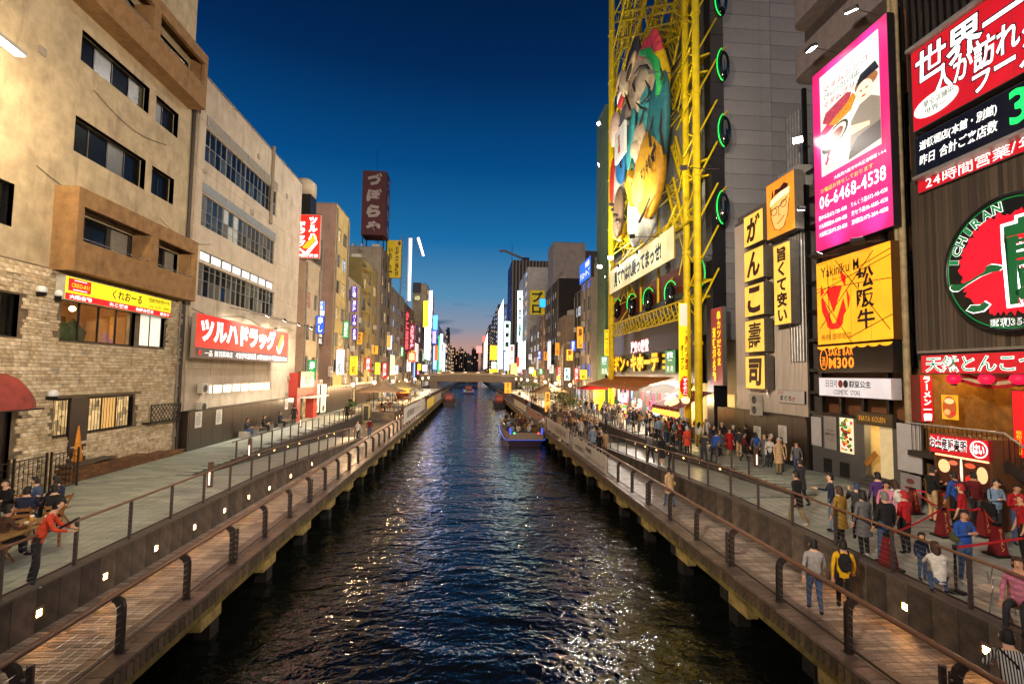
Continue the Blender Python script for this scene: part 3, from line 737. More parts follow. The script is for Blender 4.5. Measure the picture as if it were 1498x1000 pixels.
# lattice-covered AC niche
q = RX(XL, 207, 592, 620, 251)
mb = MB(); mb.box(XL + .05, XL + .5, q[0], q[1], q[2], q[2] + .06); mb.box(XL + .46, XL + .5, q[0], q[0] + .06, q[2], q[3]); mb.box(XL + .46, XL + .5, q[1] - .06, q[1], q[2], q[3]); mb.box(XL + .46, XL + .5, q[0], q[1], q[3] - .06, q[3])
nl = 9; dl = (q[1] - q[0]) / nl
for i in range(-3, nl + 3):
    for sg in (1, -1):
        ya = q[0] + i * dl; yb = ya + sg * (q[3] - q[2])
        t0, t1 = 0, 1
        def clipt(v): return (v - ya) / (yb - ya)
        lo_, hi_ = sorted((clipt(q[0]), clipt(q[1]))); t0, t1 = max(0, lo_), min(1, hi_)
        if t1 - t0 > .05: mb.beam((XL + .48, ya + (yb - ya) * t0, q[2] + (q[3] - q[2]) * t0), (XL + .48, ya + (yb - ya) * t1, q[2] + (q[3] - q[2]) * t1), .02, .03)
tag(mb.build('lattice_screen', paint('#241e18', .7), T), kind='stuff')
# brick plinth along the foot of the wall: individual bricks
it = []; r = random.Random(8)
for j in range(6):
    for i in range(26):
        y = 22.6 + i * .32 + (j % 2) * .16; zz = .95 + .06 + j * .115
        if zz + .05 < .95 + .75 * (1 - i / 40): it.append((XL + .35, y, zz, .62, .3, .1, r.randrange(2)))
pieces(T, 'brick', it, [mat('plinth_brick_a', '#5d4028', .85, var=.3, rnd=.2, bump=.4), mat('plinth_brick_b', '#6e4a2a', .85, var=.3, rnd=.2, bump=.4)], 140)
mb = MB(); mb.box(XL + .02, XL + .7, 22.5, 25.2, 1.62, 1.68); mb.build('plinth_cap', paint('#4a4036', .7), T)
# wrought-iron gate and fence in front of the entrance
gy = [atz(5, 735, .95).y, atz(30, 728, .95).y]
def iron_panel(label, x, y0, y1, z0=.95, h=1.45):
    G = thing('iron_gate', label, 'gate', (x, (y0 + y1) / 2, z0), 'wrought iron gate panels')
    mi = paint('#2b1f14', .5, m=.3)
    mb = MB(); mb.box(x - .03, x + .03, y0, y0 + .06, z0, z0 + h + .1); mb.box(x - .03, x + .03, y1 - .06, y1, z0, z0 + h + .1); mb.build('post', mi, G)
    mb = MB(); mb.box(x - .02, x + .02, y0 + .06, y1 - .06, z0 + .08, z0 + .12); mb.box(x - .02, x + .02, y0 + .06, y1 - .06, z0 + h - .04, z0 + h)
    mb.tube([(x, y0 + .06 + (y1 - y0 - .12) * i / 10, z0 + h - .3 + .22 * math.sin(math.pi * i / 10)) for i in range(11)], .015, 5); mb.build('rail', mi, G)
    n = 7
    for i in range(1, n):
        yy = y0 + .06 + (y1 - y0 - .12) * i / n; mb = MB(); mb.tube([(x, yy, z0 + .1), (x, yy, z0 + h - .04)], .012, 5); mb.build('bar', mi, G)
    for k, zz in enumerate((.45, .75, 1.02)):
        mb = MB(); yc = (y0 + y1) / 2; w_ = (y1 - y0) * .22
        mb.tube([(x, yc + w_ * math.sin(a), z0 + zz + .13 * math.cos(a)) for a in [i * math.pi / 6 for i in range(13)]], .012, 5); mb.build('scroll', mi, G)
iron_panel('wrought iron gate panel with scrolls nearest the orange parasol', -15.9, 20.9, 22.3)
iron_panel('wrought iron gate panel with scrolls in the middle of three', -15.9, 19.3, 20.75)
iron_panel('wrought iron gate panel with scrolls below the red awning', -15.9, 17.6, 19.15)
# wall clutter on both buildings: vents, junction boxes, drooping cables, a camera
rc = random.Random(17); M_vent = paint('#8f8676', .6)
for i in range(26):
    bl, ya, yb, z0_, z1_ = (L1, 19, 30.5, 6.5, 24) if i % 2 else (L1, 22, 30.5, 4.0, 8)
    y, z = rc.uniform(ya, yb), rc.uniform(z0_, z1_)
    if any(h_[0] - .4 < y < h_[1] + .4 and h_[2] - .4 < z < h_[3] + .4 for h_ in holes): continue
    mb = MB(); s_ = rc.uniform(.07, .16); mb.box(XL - .01, XL + rc.uniform(.06, .16), y - s_, y + s_, z - s_, z + s_); mb.build('junction_box' if i % 3 else 'vent_hood', M_vent, L1)
for i in range(5):
    y0, z0 = 18 + i * 2.6, 9.0 + (i % 3) * 4.4; mb = MB(); mb.tube([(XL + .05, y0 + .9 * k, z0 - .5 * math.sin(math.pi * k / 6) + .1 * i) for k in range(7)], .014, 4); mb.build('cable', BLACK, L1)
# red awning over the entrance
T = thing('awning', 'dusty red barrel awning over the restaurant entrance', 'awning', (XL, 18.3, 4.4))
ay1 = atx(66, 590, -15.6).y; prof = [(0, 1.25), (.45, 1.22), (.85, 1.05), (1.15, .75), (1.35, .35), (1.4, 0)]; z0 = atx(40, 598, -15.6).z
for i in range(3):
    ya = 14.5 + i * (ay1 - .5 - 14.5) / 3; yb = ya + (ay1 - .5 - 14.5) / 3 - .012
    mb = MB()
    vs = [(XL + a, y, z0 + b) for y in (ya, yb) for a, b in prof]; n = len(prof)
    mb.add(vs, [(j, j + 1, n + j + 1, n + j) for j in range(n - 1)], 0, True); mb.build('canopy_panel', mat('awning_red', '#8e3b32', .75, var=.2, sc=1.5, grime=.45), T)
mb = MB(); yb = ay1 - .5; vs = [(XL + a, yb, z0 + b) for a, b in prof] + [(XL + a * .8, yb + .5, z0 + b * .72) for a, b in prof]; n = len(prof)
mb.add(vs, [(j, j + 1, n + j + 1, n + j) for j in range(n - 1)], 0, True); mb.add(vs[n:] + [(XL, yb + .5, z0)], [tuple(range(n + 1))]); mb.build('end_panel', mat('awning_red', '#8e3b32'), T)
mb = MB(); mb.box(XL + .02, XL + 1.4, 14.5, ay1, z0 - .05, z0); mb.build('frame', BLACK, T)
globe_lamp('white globe wall lamp nearest the left window', atx(51, 424, XL), -1); globe_lamp('white globe wall lamp beside the yellow sign', atx(78, 430, XL), -1); globe_lamp('white globe wall lamp just past the awning end', atx(68, 576, XL), -1)
# yellow shop sign
y0, y1, z0, z1 = RX(XL + .5, 97, 402, 438, 252)
RED, YEL = glow('#d81722', .85), glow('#f2dc1e', .95)
w, h = y1 - y0, z1 - z0
T, fp = sign('long yellow and red restaurant sign on the stone facade', PL(-1, XL + .12, y0, z0), w, h, YEL, th=.36, frame=paint('#a9a79c', .5), rim=.03)
mb = MB(); pbox(mb, fp, .03, w - .03, .03, h * .30, .012, .02); mb.build('red_band', RED, T)
mb = MB(); pbox(mb, fp, .15, w * .19, h * .40, h * .92, .012, .022); mb.build('red_logo_panel', RED, T)
mb = MB(); pbox(mb, fp, .45, w * .155, h * .84, h * .87, .022, .026); pbox(mb, fp, .4, w * .16, h * .45, h * .48, .022, .026); mb.build('logo_bars', WHITE, T)
letters(T, fp, [('CREO-RU', .3, w * .175, h * .56, h * .74, glow('#f7c81e', .9, False), dict(bold=.02)),
  ('くれおーる', w * .37, w * .66, h * .42, h * .86, BLACK, dict(bold=.02, slant=.1)), ('団体予約受付中', w * .73, w * .98, h * .64, h * .88, BLACK, dict(bold=.01)),
  ('06 6212 9195', w * .74, w * .98, h * .36, h * .54, BLACK), ('大阪名物', w * .03, w * .2, h * .07, h * .25, WHITE, dict(bold=.03)),
  ('たこ焼き', w * .35, w * .52, h * .07, h * .25, WHITE, dict(bold=.03)), ('お好み焼き', w * .6, w * .79, h * .07, h * .25, WHITE, dict(bold=.03)), ('串カツ', w * .87, w * .98, h * .07, h * .25, WHITE, dict(bold=.03))])
# street lamp whose head reaches into the picture at the upper left
p = atx(12, 65, -14.6)
T = thing('street_lamp', 'slim street lamp with a bright white head at the upper left edge', 'street lamp', (-14.6, p.y - .3, .95))
mb = MB(); mb.tube([(-14.6, p.y - 2.2, .95), (-14.6, p.y - 2.2, p.z + .1)], .07, 8); mb.build('pole', paint('#55524d', .5, m=.4), T)
mb = MB(); mb.tube([(-14.6, p.y - 2.2, p.z + .05), (-14.6, p.y - .6, p.z + .12)], .045, 8); mb.build('arm', paint('#55524d', .5, m=.4), T)
mb = MB(); mb.obox(p, (.16, 0, 0), (0, .48, -.03), (0, 0, .06)); mb.build('lamp_head', paint('#8a8a86', .4), T)
mb = MB(); mb.obox(p - Vector((0, 0, .07)), (.14, 0, 0), (0, .44, -.03), (0, 0, .012)); mb.build('lens', glow('#f4f4ff', 14, False), T)
lamp(T, p - Vector((0, 0, .2)), 2600, '#ffe2b4', r=.2)
# ================================================================ L2: pale building with the drugstore sign
M_pale = mat('pale_render', '#b9ac98', .8, var=.14, sc=.8, grime=.7, bump=.15, bs=10)
T = thing('drugstore_building', 'pale six storey building with ribbon windows and drugstore sign', 'building', (XL, 42, .95)); L2 = T
zt = atx(295, 105, XL).z; yE = atx(441, 300, XL).y; L2Y = (31.2, yE)
b1 = RX(XL, 302, 186, 236, 409); b2 = RX(XL, 296, 282, 330, 405); b3 = RX(XL, 291, 383, 432, 403); tr3 = RX(XL, 293, 365, 379, 403)
slit = RX(XL, 297, 563, 577, 396)
hol = [b1, b2, b3, tr3, slit]
pl = shell(T, -1, XL, 31.2, yE, .95, zt, hol, M_pale, 16)
for b_, gl_ in ((b1, [M_glass, M_glass, M_glassb]), (b2, [M_glassb, M_curt, M_white, M_glassb]), (b3, [M_glass, M_curt, M_glassb])):
    y0, y1, z0, z1 = b_; n = 4; wd = (y1 - y0) / n
    for i in range(n): window(T, pl, y0 + i * wd, y0 + (i + 1) * wd - .03, z0, z1, 4, 2, M_frame2, gl_, rec=.1, fw=.045)
y0, y1, z0, z1 = tr3
n = 8; wd = (y1 - y0) / n
for i in range(n): window(T, pl, y0 + i * wd, y0 + (i + 1) * wd - .1, z0, z1, 1, 1, M_frame2, glow('#e8f0f4', 1.0, False), rec=.1)
y0, y1, z0, z1 = slit; n = 8; wd = (y1 - y0) / n
for i in range(n): window(T, pl, y0 + i * wd, y0 + (i + 1) * wd - .05, z0, z1, 1, 1, M_frame2, glow('#fff4e0', 1.3, False), rec=.06)
for b_, nl in ((b1, 6), (b2, 1)):   # louvred or panelled band above the glass
    y0, y1, z0, z1 = b_; h = .75
    for i in range(4):
        a, c = y0 + (y1 - y0) * i / 4, y0 + (y1 - y0) * (i + 1) / 4 - .06
        mb = MB()
        for j in range(nl): pbox(mb, pl, a, c, z1 + .08 + h * j / nl, z1 + .08 + h * (j + .8) / nl, .004, .05)
        mb.build('louvre_panel', mat('louvre_grey', '#8d877a', .5, var=.1) if nl > 1 else mat('grey_panel', '#7d8486', .5, var=.12), T)
        if nl > 1: KIDS.pop('x', 0)
for fr_ in (.18, .42, .66, .9):
    yy = 31.2 + (yE - 31.2) * fr_; mb = MB(); pbox(mb, pl, yy, yy + .03, slit[3] + .6, b3[2] - .4, .002, .012); mb.build('joint_cover', paint('#8d806c', .8), T)
pipe(T, [(XL + .1, 31.6, .95), (XL + .1, 31.6, zt - .3)], .06, paint('#a5967e', .6)); pipe(T, [(XL + .1, yE - 7.5, b1[2] - 1), (XL + .1, yE - 7.5, zt + .4)], .14, paint('#7a6f5e', .7))
ac_unit(-1, XL + .1, atx(290, 572, XL).y, atx(290, 575, XL).z, 'pale air conditioner unit above the dark panels, upper of the pair'); ac_unit(-1, XL + .1, atx(288, 600, XL).y, atx(288, 602, XL).z, 'pale air conditioner unit resting on top of the dark panels')
for i in range(16):
    y, z = rc.uniform(32.5, yE - .5), rc.uniform(3.2, zt - 1)
    if any(h_[0] - .3 < y < h_[1] + .3 and h_[2] - .3 < z < h_[3] + 1.0 for h_ in hol): continue
    mb = MB(); s_ = rc.uniform(.08, .2); mb.box(XL - .01, XL + rc.uniform(.06, .18), y - s_, y + s_, z - s_, z + s_); mb.build('junction_box', M_vent, T)
for i in range(6):
    z = slit[3] + 1 + i * 3.1; mb = MB(); pbox(mb, pl, 31.3, yE - .05, z, z + .025, .001, .008); mb.build('render_joint', paint('#93866f', .8), T)
mb = MB(); mb.tube([(XL + .06, 32 + k * 1.6, b3[2] - .9 - .25 * math.sin(k * 1.1)) for k in range(12)], .018, 4); mb.build('cable', BLACK, T)
# dark panel wall with notices
T = thing('panel_wall', 'dark brown panel fence along the foot of the pale building', 'wall', (XL + .6, 42, .95))
y = 31.3; zt_ = atx(262, 605, XL + .6).z; k = 0
while y < yE - .5:
    mb = MB(); mb.box(XL + .5, XL + .62, y + .01, min(y + 1.35, yE) - .01, .95, zt_); o = mb.build('panel', mat('dark_panel', '#2a211b', .3, var=.2, rnd=.15, spec=.6), T)
    y += 1.35
mb = MB(); mb.box(XL + .1, XL + .64, 31.25, yE, zt_ + .002, zt_ + .06); mb.build('cap_rail', M_frame, T)
mb = MB(); mb.box(XL + .05, XL + .62, 31.15, 31.28, .95, zt_); mb.build('end_panel', mat('dark_panel', '#2a211b'), T)
for (px, py), lb in (((290, 614), 'white paper notice on dark panels nearest the stone building'), ((320, 610), 'white paper notice on dark panels, second along'), ((419, 591), 'small white notice on dark panels above the benches')):
    q = atx(px, py, XL + .63); notice(lb, -1, XL + .63, q.y, q.z - .45, .75, .95)
# big red drugstore sign on its stand-off arms
y0, y1, z0, z1 = RX(XL + 1.1, 288, 457, 523, 422)
w, h = y1 - y0, z1 - z0
REDS = glow('#d8241c', .95); ORG = glow('#ffa21e', 1.0, False)
T, fp = sign('big red drugstore billboard with white katakana lit by spotlights', PL(-1, XL + .85, y0, z0), w, h, REDS, th=.25, frame=paint('#7d766c', .5), rim=.02)
mb = MB(); pbox(mb, fp, .02, w - .02, .02, h * .24, .012, .022); mb.build('dark_band', glow('#2b2630', .5, False), T)
def swoosh(T, fp, x, y, k):
    mb = MB(); mb.plate([(x, y + .36 * k), (x + .1 * k, y + .5 * k), (x + .62 * k, y + 1.1 * k), (x + .8 * k, y + 1.12 * k), (x + .85 * k, y + .95 * k), (x + .35 * k, y + .3 * k), (x + .12 * k, y + .28 * k)], fp, .012, .03); mb.build('orange_emblem', ORG, T)
    mb = MB(); mb.plate([(x - .25 * k, y + .42 * k), (x, y + .2 * k), (x + .2 * k, y + .08 * k), (x + .85 * k, y + .85 * k), (x + .9 * k, y + .65 * k), (x + .4 * k, y - .02 * k), (x + .12 * k, y - .04 * k), (x - .1 * k, y + .15 * k)], fp, .03, .036); mb.build('white_emblem', WHITE, T)
swoosh(T, fp, w * .84, h * .30, h * .52)
letters(T, fp, [('ツルハドラッグ', w * .03, w * .8, h * .36, h * .94, WHITE, dict(bold=.05)), ('一品 鶴羽薬政店', w * .07, w * .31, h * .05, h * .19, WHITE), ('세일판매', w * .34, w * .45, h * .05, h * .19, WHITE),
  ('SALE', w * .465, w * .555, h * .05, h * .19, WHITE, dict(bold=.03)), ('大減價 환영합니다', w * .57, w * .755, h * .05, h * .19, WHITE), ('WELCOME', w * .77, w * .89, h * .05, h * .19, WHITE, dict(bold=.03)), ('欢迎光临', w * .9, w * .985, h * .05, h * .19, WHITE)])
mb = MB(); mb.tube([fp(w * .035 + .12 * math.cos(a), h * .12 + .12 * math.sin(a), .03) for a in [i * math.pi / 5 for i in range(11)]], .03, 5); mb.build('round_emblem', REDS, T)
for i in range(4):
    yy = y0 + w * (.13 + .27 * i); mb = MB(); mb.beam((XL, yy, z1 - .5), (XL + .85, yy, z1 - .5), .06); mb.beam((XL, yy, z0 + .3), (XL + .85, yy, z0 + .3), .06); mb.build('support_arm', paint('#5c564e', .5), T)
nth = ['first', 'second', 'third', 'fourth', 'fifth', 'sixth']
for i in range(4):
    yy = y0 + w * (.36 + .22 * i) + 1
    floodlight('small arm spotlight over the red drugstore billboard, %s from the near end' % nth[i], (XL + 2.6, yy, z1 + .55), (XL + .5, yy, z0 + h * .1), (XL + .02, yy, z1 + 1.1), 2400, '#fff0d8', 12, group='arm spotlights above the drugstore billboard', angle=130, r=.2)
# projecting red sign facing the viewer
q0 = aty(433, 313, yE + 1); q1 = aty(467, 378, yE + 1)
T, fp = sign('upright red drugstore blade sign with orange emblem facing the bridge', PC(q0.x, yE + 1.35, q1.z), q1.x - q0.x, q0.z - q1.z, REDS, th=.3, frame=paint('#a89a90', .5), rim=.03)
w, h = q1.x - q0.x, q0.z - q1.z
letters(T, fp, [('ツルハ', w * .52, w * .88, h * .42, h * .95, WHITE, dict(bold=.06, vertical=True)), ('ドラッグ', w * .12, w * .42, h * .26, h * .84, WHITE, dict(bold=.06, vertical=True)), ('鶴羽薬政店', w * .05, w * .95, h * .02, h * .1, WHITE, dict(bold=.02))])
swoosh(T, fp, w * .3, h * .11, w * .68)
mb = MB(); mb.tube([(XL, yE + 1.2, q0.z + .1), (q1.x, yE + 1.2, q0.z + .1)], .04, 6); mb.tube([(XL, yE + 1.2, q1.z - .1), (q1.x, yE + 1.2, q1.z - .1)], .04, 6); mb.build('bracket', M_steel, T)
# ================================================================ right side
def fr(items, w, h): return [(i[0], i[1] * w, i[2] * w, i[3] * h, i[4] * h, *i[5:]) for i in items]
def fsign(s, X0, x0, yt, yb, x1, label, face, items=(), th=.25, frame=None, rim=.04, name='shop_sign', group=None):
    """sign lying along a facade, its face on the plane X0, measured from the photograph's columns"""
    y0, y1, z0, z1 = RX(X0, x0, yt, yb, x1)
    w, h = y1 - y0, z1 - z0
    T, fp = sign(label, PL(s, X0 + s * th, y0 if s < 0 else y1, z0), w, h, face, fr(items, w, h), th, frame, name, rim, group=group)
    return T, fp, w, h
def csign(Y, x0, yt, yb, x1, label, face, items=(), th=.25, frame=None, rim=.03, name='blade_sign', group=None):
    a = aty(x0, yt, Y); b = aty(x0, yb, Y); c = aty(x1, (yt + yb) / 2, Y)
    w, h = c.x - a.x, a.z - b.z
    T, fp = sign(label, PC(a.x, Y + th, b.z), w, h, face, fr(items, w, h), th, frame, name, rim, group=group)
    return T, fp, w, h
GRN = paint('#0d5a30', .4, var=.05); GRNG = glow('#117a45', .55, False)
DRED = glow('#b41420', .72)
# ---------------- ramen restaurant with the round sign
T = thing('ramen_restaurant', 'dark timber clad ramen restaurant with a huge round red sign', 'building', (XR, 16, .95)); R1 = T
yN, yF = 10.5, atx(1340, 500, XR).y
M_clad = [mat('cladding_board_%d' % i, c, .6, var=.35, sc=2, streak=(8, 8, .25), rnd=.25, grime=.3) for i, c in enumerate(('#4a4138', '#564a3e', '#3e362f'))]
zb = atx(1347, 516, XR).z
z2 = atx(1342, 262, XR).z
it = []; y = yN; k = 0; r = random.Random(4)
while y < yF:
    it.append((XR + .03 - r.uniform(0, .02), y + .075, (zb + z2) / 2, .06, .14, z2 - zb, r.randrange(3))); y += .15
pieces(T, 'cladding_board', it, M_clad, 120)
mb = MB(); mb.box(XR + .07, XR + 12, yN, yF, zb, 24); mb.box(XR + .07, XR + 3.0, yN, yF, zb - .3, zb); mb.build('wall', paint('#2e2722', .8), T)
mb = MB(); mb.box(XR + 3.0, XR + 3.2, yN, yF, .95, zb); mb.box(XR + .1, XR + 3, yF - .25, yF, .95, zb); mb.build('inner_wall', mat('ramen_wall', '#7d5a2c', .8, var=.3), T)
for i in range(24):   # window grille high above the signs
    pass
y0, y1, z0, z1 = RX(XR - .5, 1332, 80, 196, 1420); 
wN = yN + .2
def rsign(label, x0, yt, yb, face, items, X_=XR - .35, th=.35, name='shop_sign', rim=.03, yn=wN):
    a, b = atx(x0, yt, X_), atx(x0, yb, X_); w, h = a.y - yn, a.z - b.z
    return (*sign(label, PL(1, X_ + th, a.y, b.z), w, h, face, fr(items, w, h), th, paint('#3a3436', .5), name, rim), w, h)
NAVY = paint('#12203a', .5, var=0)
E1 = dict(bold=.02, edge=NAVY, ew=.035, slant=.05)
rsign('big red billboard with white brush characters above the ramen restaurant', 1332, 80, 197, DRED,
  [('世界一', .03, .55, .52, .94, WHITE, E1), ('人が訪れる', .13, .62, .28, .62, WHITE, E1), ('ラーメン', .32, .72, .05, .34, WHITE, E1)], X_=XR - .5)
a = atx(1338, 190, XR - .52)
mb = MB(); fp = PL(1, XR - .52, atx(1335, 190, XR - .5).y, atx(1335, 190, XR - .5).z)
mb.plate([(1.05 + .92 * math.cos(q), .55 + .42 * math.sin(q)) for q in [i * math.pi / 12 for i in range(24)]], fp, .0, .02); S = bpy.data.objects['shop_sign'] if 0 else None
T2 = thing('oval_plate', 'white oval plate with black writing on the red billboard', 'sign', fp(1.05, .1, 0)); mb.build('plate', glow('#e9f2ee', .8, False), T2)
letters(T2, fp, [('一蘭全店舗中', .3, 1.8, .56, .82, BLACK), ('世界一', .6, 1.5, .24, .5, BLACK)])
rsign('dark display board with white lettering and green digits', 1338, 203, 262, mat('board_dark', '#17141c', .25, var=.1), [('道頓堀店(本館・別館)', .03, .42, .58, .84, WHITE, dict(bold=.012, slant=.1)), ('昨日 合計ご来店数', .03, .42, .24, .5, WHITE, dict(bold=.012, slant=.1)),
   ('3581', .47, .8, .2, .92, glow('#19e060', 1.3, False), dict(bold=.02))], X_=XR - .5)
rsign('narrow red opening hours strip above the timber cladding', 1342, 263, 285, DRED, [('24時間営業/年中無休', .05, .8, .12, .88, WHITE, dict(bold=.0))], X_=XR - .2, th=.2)
fb_ = atx(1340, 263, XR - .55); mb = MB(); fa = atx(1332, 78, XR - .6); mb.box(XR - .75, XR - .1, yN, fa.y + .1, fa.z, fa.z + .14); mb.build('metal_ledge', paint('#9a958c', .4, m=.5), T); mb = MB(); mb.box(XR - .62, XR - .1, yN, fb_.y + .1, fb_.z, fb_.z + .12); mb.build('metal_ledge', paint('#9a958c', .4, m=.5), T)
# rooms and grille above the top ledge
mb = MB(); n = 20
for i in range(n): yy = yF - .2 - i * .3; mb.box(XR - .3, XR - .24, yy - .03, yy + .03, fa.z + .14, fa.z + 5)
tag(mb.build('balcony_grille', M_frame, T), kind='stuff')
# round sign
pL, pc = atx(1384, 402, XR - .45), atx(1477, 384, XR - .45); Rr = pL.y - pc.y
T2 = thing('round_sign', 'huge round red and black sign with green and white brush characters', 'sign', (XR - .1, pc.y, pc.z - Rr))
fp = PL(1, XR - .45, pc.y, pc.z)
ci = lambda rr, n=48: [(rr * math.cos(2 * math.pi * i / n), rr * math.sin(2 * math.pi * i / n)) for i in range(n)]
mb = MB(); mb.plate(ci(Rr), fp, -.4, 0); mb.build('casing', paint('#0b100c', .3), T2); mb = MB(); mb.tube([fp(Rr * math.cos(q), Rr * math.sin(q), -.03) for q in [i * math.pi / 24 for i in range(49)]], .09, 8); mb.build('rim', paint('#0c0e0c', .35), T2)
mb = MB(); mb.tube([fp(Rr * .955 * math.cos(q), Rr * .955 * math.sin(q), .01) for q in [i * math.pi / 24 for i in range(49)]], .02, 6); mb.build('green_ring', glow('#0e7a3a', .6, False), T2)
r = random.Random(2); pts = []
for i in range(120):
    q = 2 * math.pi * i / 120; rr = Rr * (.74 + r.uniform(-.05, .06)); pts.append((rr * math.cos(q), rr * math.sin(q)))
mb = MB(); mb.plate(pts, fp, 0, .012); mb.build('red_brush_disc', glow('#d40f26', .95), T2)
PG = glow('#0f5c30', .45, False)
def brush(polys, d=.03):
    cx = 0
    for p in polys:
        c = (sum(a for a, b in p) / len(p), sum(b for a, b in p) / len(p))
        big = []
        for a, b in p:
            dx, dy = a - c[0], b - c[1]; l = math.hypot(dx, dy) or 1
            big.append((a + dx / l * .045, b + dy / l * .045))
        mb = MB(); mb.plate(big, fp, .012, d); mb.build('stroke_outline', WHITE, T2)
        mb = MB(); mb.plate(p, fp, d, d + .012); mb.build('stroke', PG, T2)
letters(T2, fp, [('蘭', -Rr * .05, Rr * .78, -Rr * .62, Rr * .62, glow('#0f5c30', .35, False), dict(bold=.035, edge=WHITE, ew=.05))])
for i, ch in enumerate('ICHIRAN'):   # lettering bent round the rim
    q = math.radians(168 - i * 11.5); cxx, cyy = Rr * .855 * math.cos(q), Rr * .855 * math.sin(q); hh = Rr * .075; wd = hh * (.45 if ch == 'I' else .95)
    letters(T2, fp, [(ch, cxx - wd, cxx + wd, cyy - hh, cyy + hh, GRNG, dict(bold=.03, edge=WHITE, ew=.04, rot=q - math.pi / 2))])
letters(T2, fp, [('昭和35年', -Rr * .3, Rr * .3, -Rr * .93, -Rr * .8, PG, dict(bold=.0, edge=WHITE, ew=.03))])
zp = lambda L_: [((x - 440) / 422 * Rr, (517 - y) / 454 * Rr) for x, y in L_][::-1]
brush([zp([(55, 605), (75, 595), (130, 605), (200, 585), (290, 545), (300, 515), (330, 505), (375, 520), (408, 540), (380, 560), (330, 560), (260, 575), (180, 610), (110, 650), (75, 645), (55, 625)]), [(-Rr * .66, -Rr * .62), (-Rr * .58, -Rr * .55), (-Rr * .45, -Rr * .57), (-Rr * .38, -Rr * .52), (-Rr * .3, -Rr * .58), (-Rr * .4, -Rr * .66), (-Rr * .55, -Rr * .67)]])
rsign('long red fascia sign above the ramen entrance', 1347, 519, 547, DRED, [('天然とんこつラーメン', .03, .88, .12, .88, GRNG, dict(bold=.0, edge=WHITE, ew=.04, slant=.04))], X_=XR - .35)
fa = atx(1345, 517, XR - .4); mb = MB(); mb.box(XR - .45, XR, yN, fa.y + .05, fa.z, fa.z + .1); mb.build('fascia_ledge', paint('#8a8680', .4, m=.5), T)
q = atx(1347, 548, XR - .5)
T2, fp, w, h = csign(q.y + .3, 1345, 548, 617, 1365, 'upright red ramen blade sign left of the entrance', DRED, [('ラーメン一蘭', .18, .82, .03, .97, WHITE, dict(bold=.04, vertical=True))], th=.6, frame=paint('#6d2a22', .5), rim=.02)
# inside: landing, back wall, lamps
zl = 3.0
mb = MB(); mb.box(XR + .2, XR + 3, yN, yF - .3, .95, zl); mb.build('landing', paint('#3a3029', .8), T)
n = 11
for i in range(n): mb = MB(); zz = zl - (i + 1) * (zl - .95) / n; mb.box(XR - .75, XR + .2, 14.9 - i * .28 - .3, 14.9 - i * .28, zz - .03, zz + .02); mb.build('stair_tread', paint('#4b443e', .6), T)
mb = MB(); mb.beam((XR - .78, 15.1, zl + .1), (XR - .78, 12.0, 1.1), .06, .3); mb.beam((XR + .18, 15.1, zl + .1), (XR + .18, 12.0, 1.1), .06, .3); mb.build('stringer', paint('#2c2724', .5), T)
T2 = thing('stair_railing', 'black barred railing with pale handrail along the restaurant landing and stairs', 'railing', (XR - .6, 16, zl))
lx = XR - .78; pts = [(lx, yF - .4, zl + 1.05), (lx, 15.1, zl + 1.05), (lx, 11.9, 2.0)]
mb = MB(); mb.tube(pts, .035, 8); mb.tube([(lx, 15.1, zl + .1), (lx, 11.9, 1.05)], .03, 6); mb.build('handrail', paint('#b5b0a6', .4, m=.5), T2)
y = yF - .5
while y > 12:
    zb_ = zl if y > 15.1 else zl - (15.1 - y) / 3.2 * (zl - .95); mb = MB(); mb.tube([(lx, y, zb_), (lx, y, zb_ + 1.05)], .012, 5); mb.build('baluster', M_frame, T2); y -= .17
mb = MB(); mb.box(XR - .8, XR + .2, 15.1, yF - .3, zl - .2, zl); mb.build('landing_edge', paint('#332c27', .7), T2)
for i, px in enumerate((1395, 1443, 1490)):
    p = atx(px, 554, XR - .2)
    T2 = thing('paper_lantern', 'round pink red paper lantern under the ramen fascia, %s' % ('at the left end', 'in the middle', 'at the right edge')[i], 'lantern', p, 'red paper lanterns above the ramen entrance')
    mb = MB(); mb.ball(p, .23, 14, sc=(1, 1, .85)); mb.build('lantern_shade', mat('lantern_pink', '#d8143c', .5, e=1.1, var=.1), T2)
    mb = MB(); mb.lathe([(.1, .19), (.11, .23), (.0, .24)], 10, p); mb.lathe([(.0, -.24), (.11, -.23), (.1, -.19)], 10, p); mb.build('end_ring', BLACK, T2)
    mb = MB(); mb.tube([p + Vector((0, 0, .2)), p + Vector((0, 0, .5))], .01, 4); mb.build('cord', BLACK, T2)
lamp(T, (XR + 1.2, 15.6, zb - .5), 260, '#ffc060'); lamp(T, (XR + 1.6, 18.0, zb - .6), 120, '#ffc060')
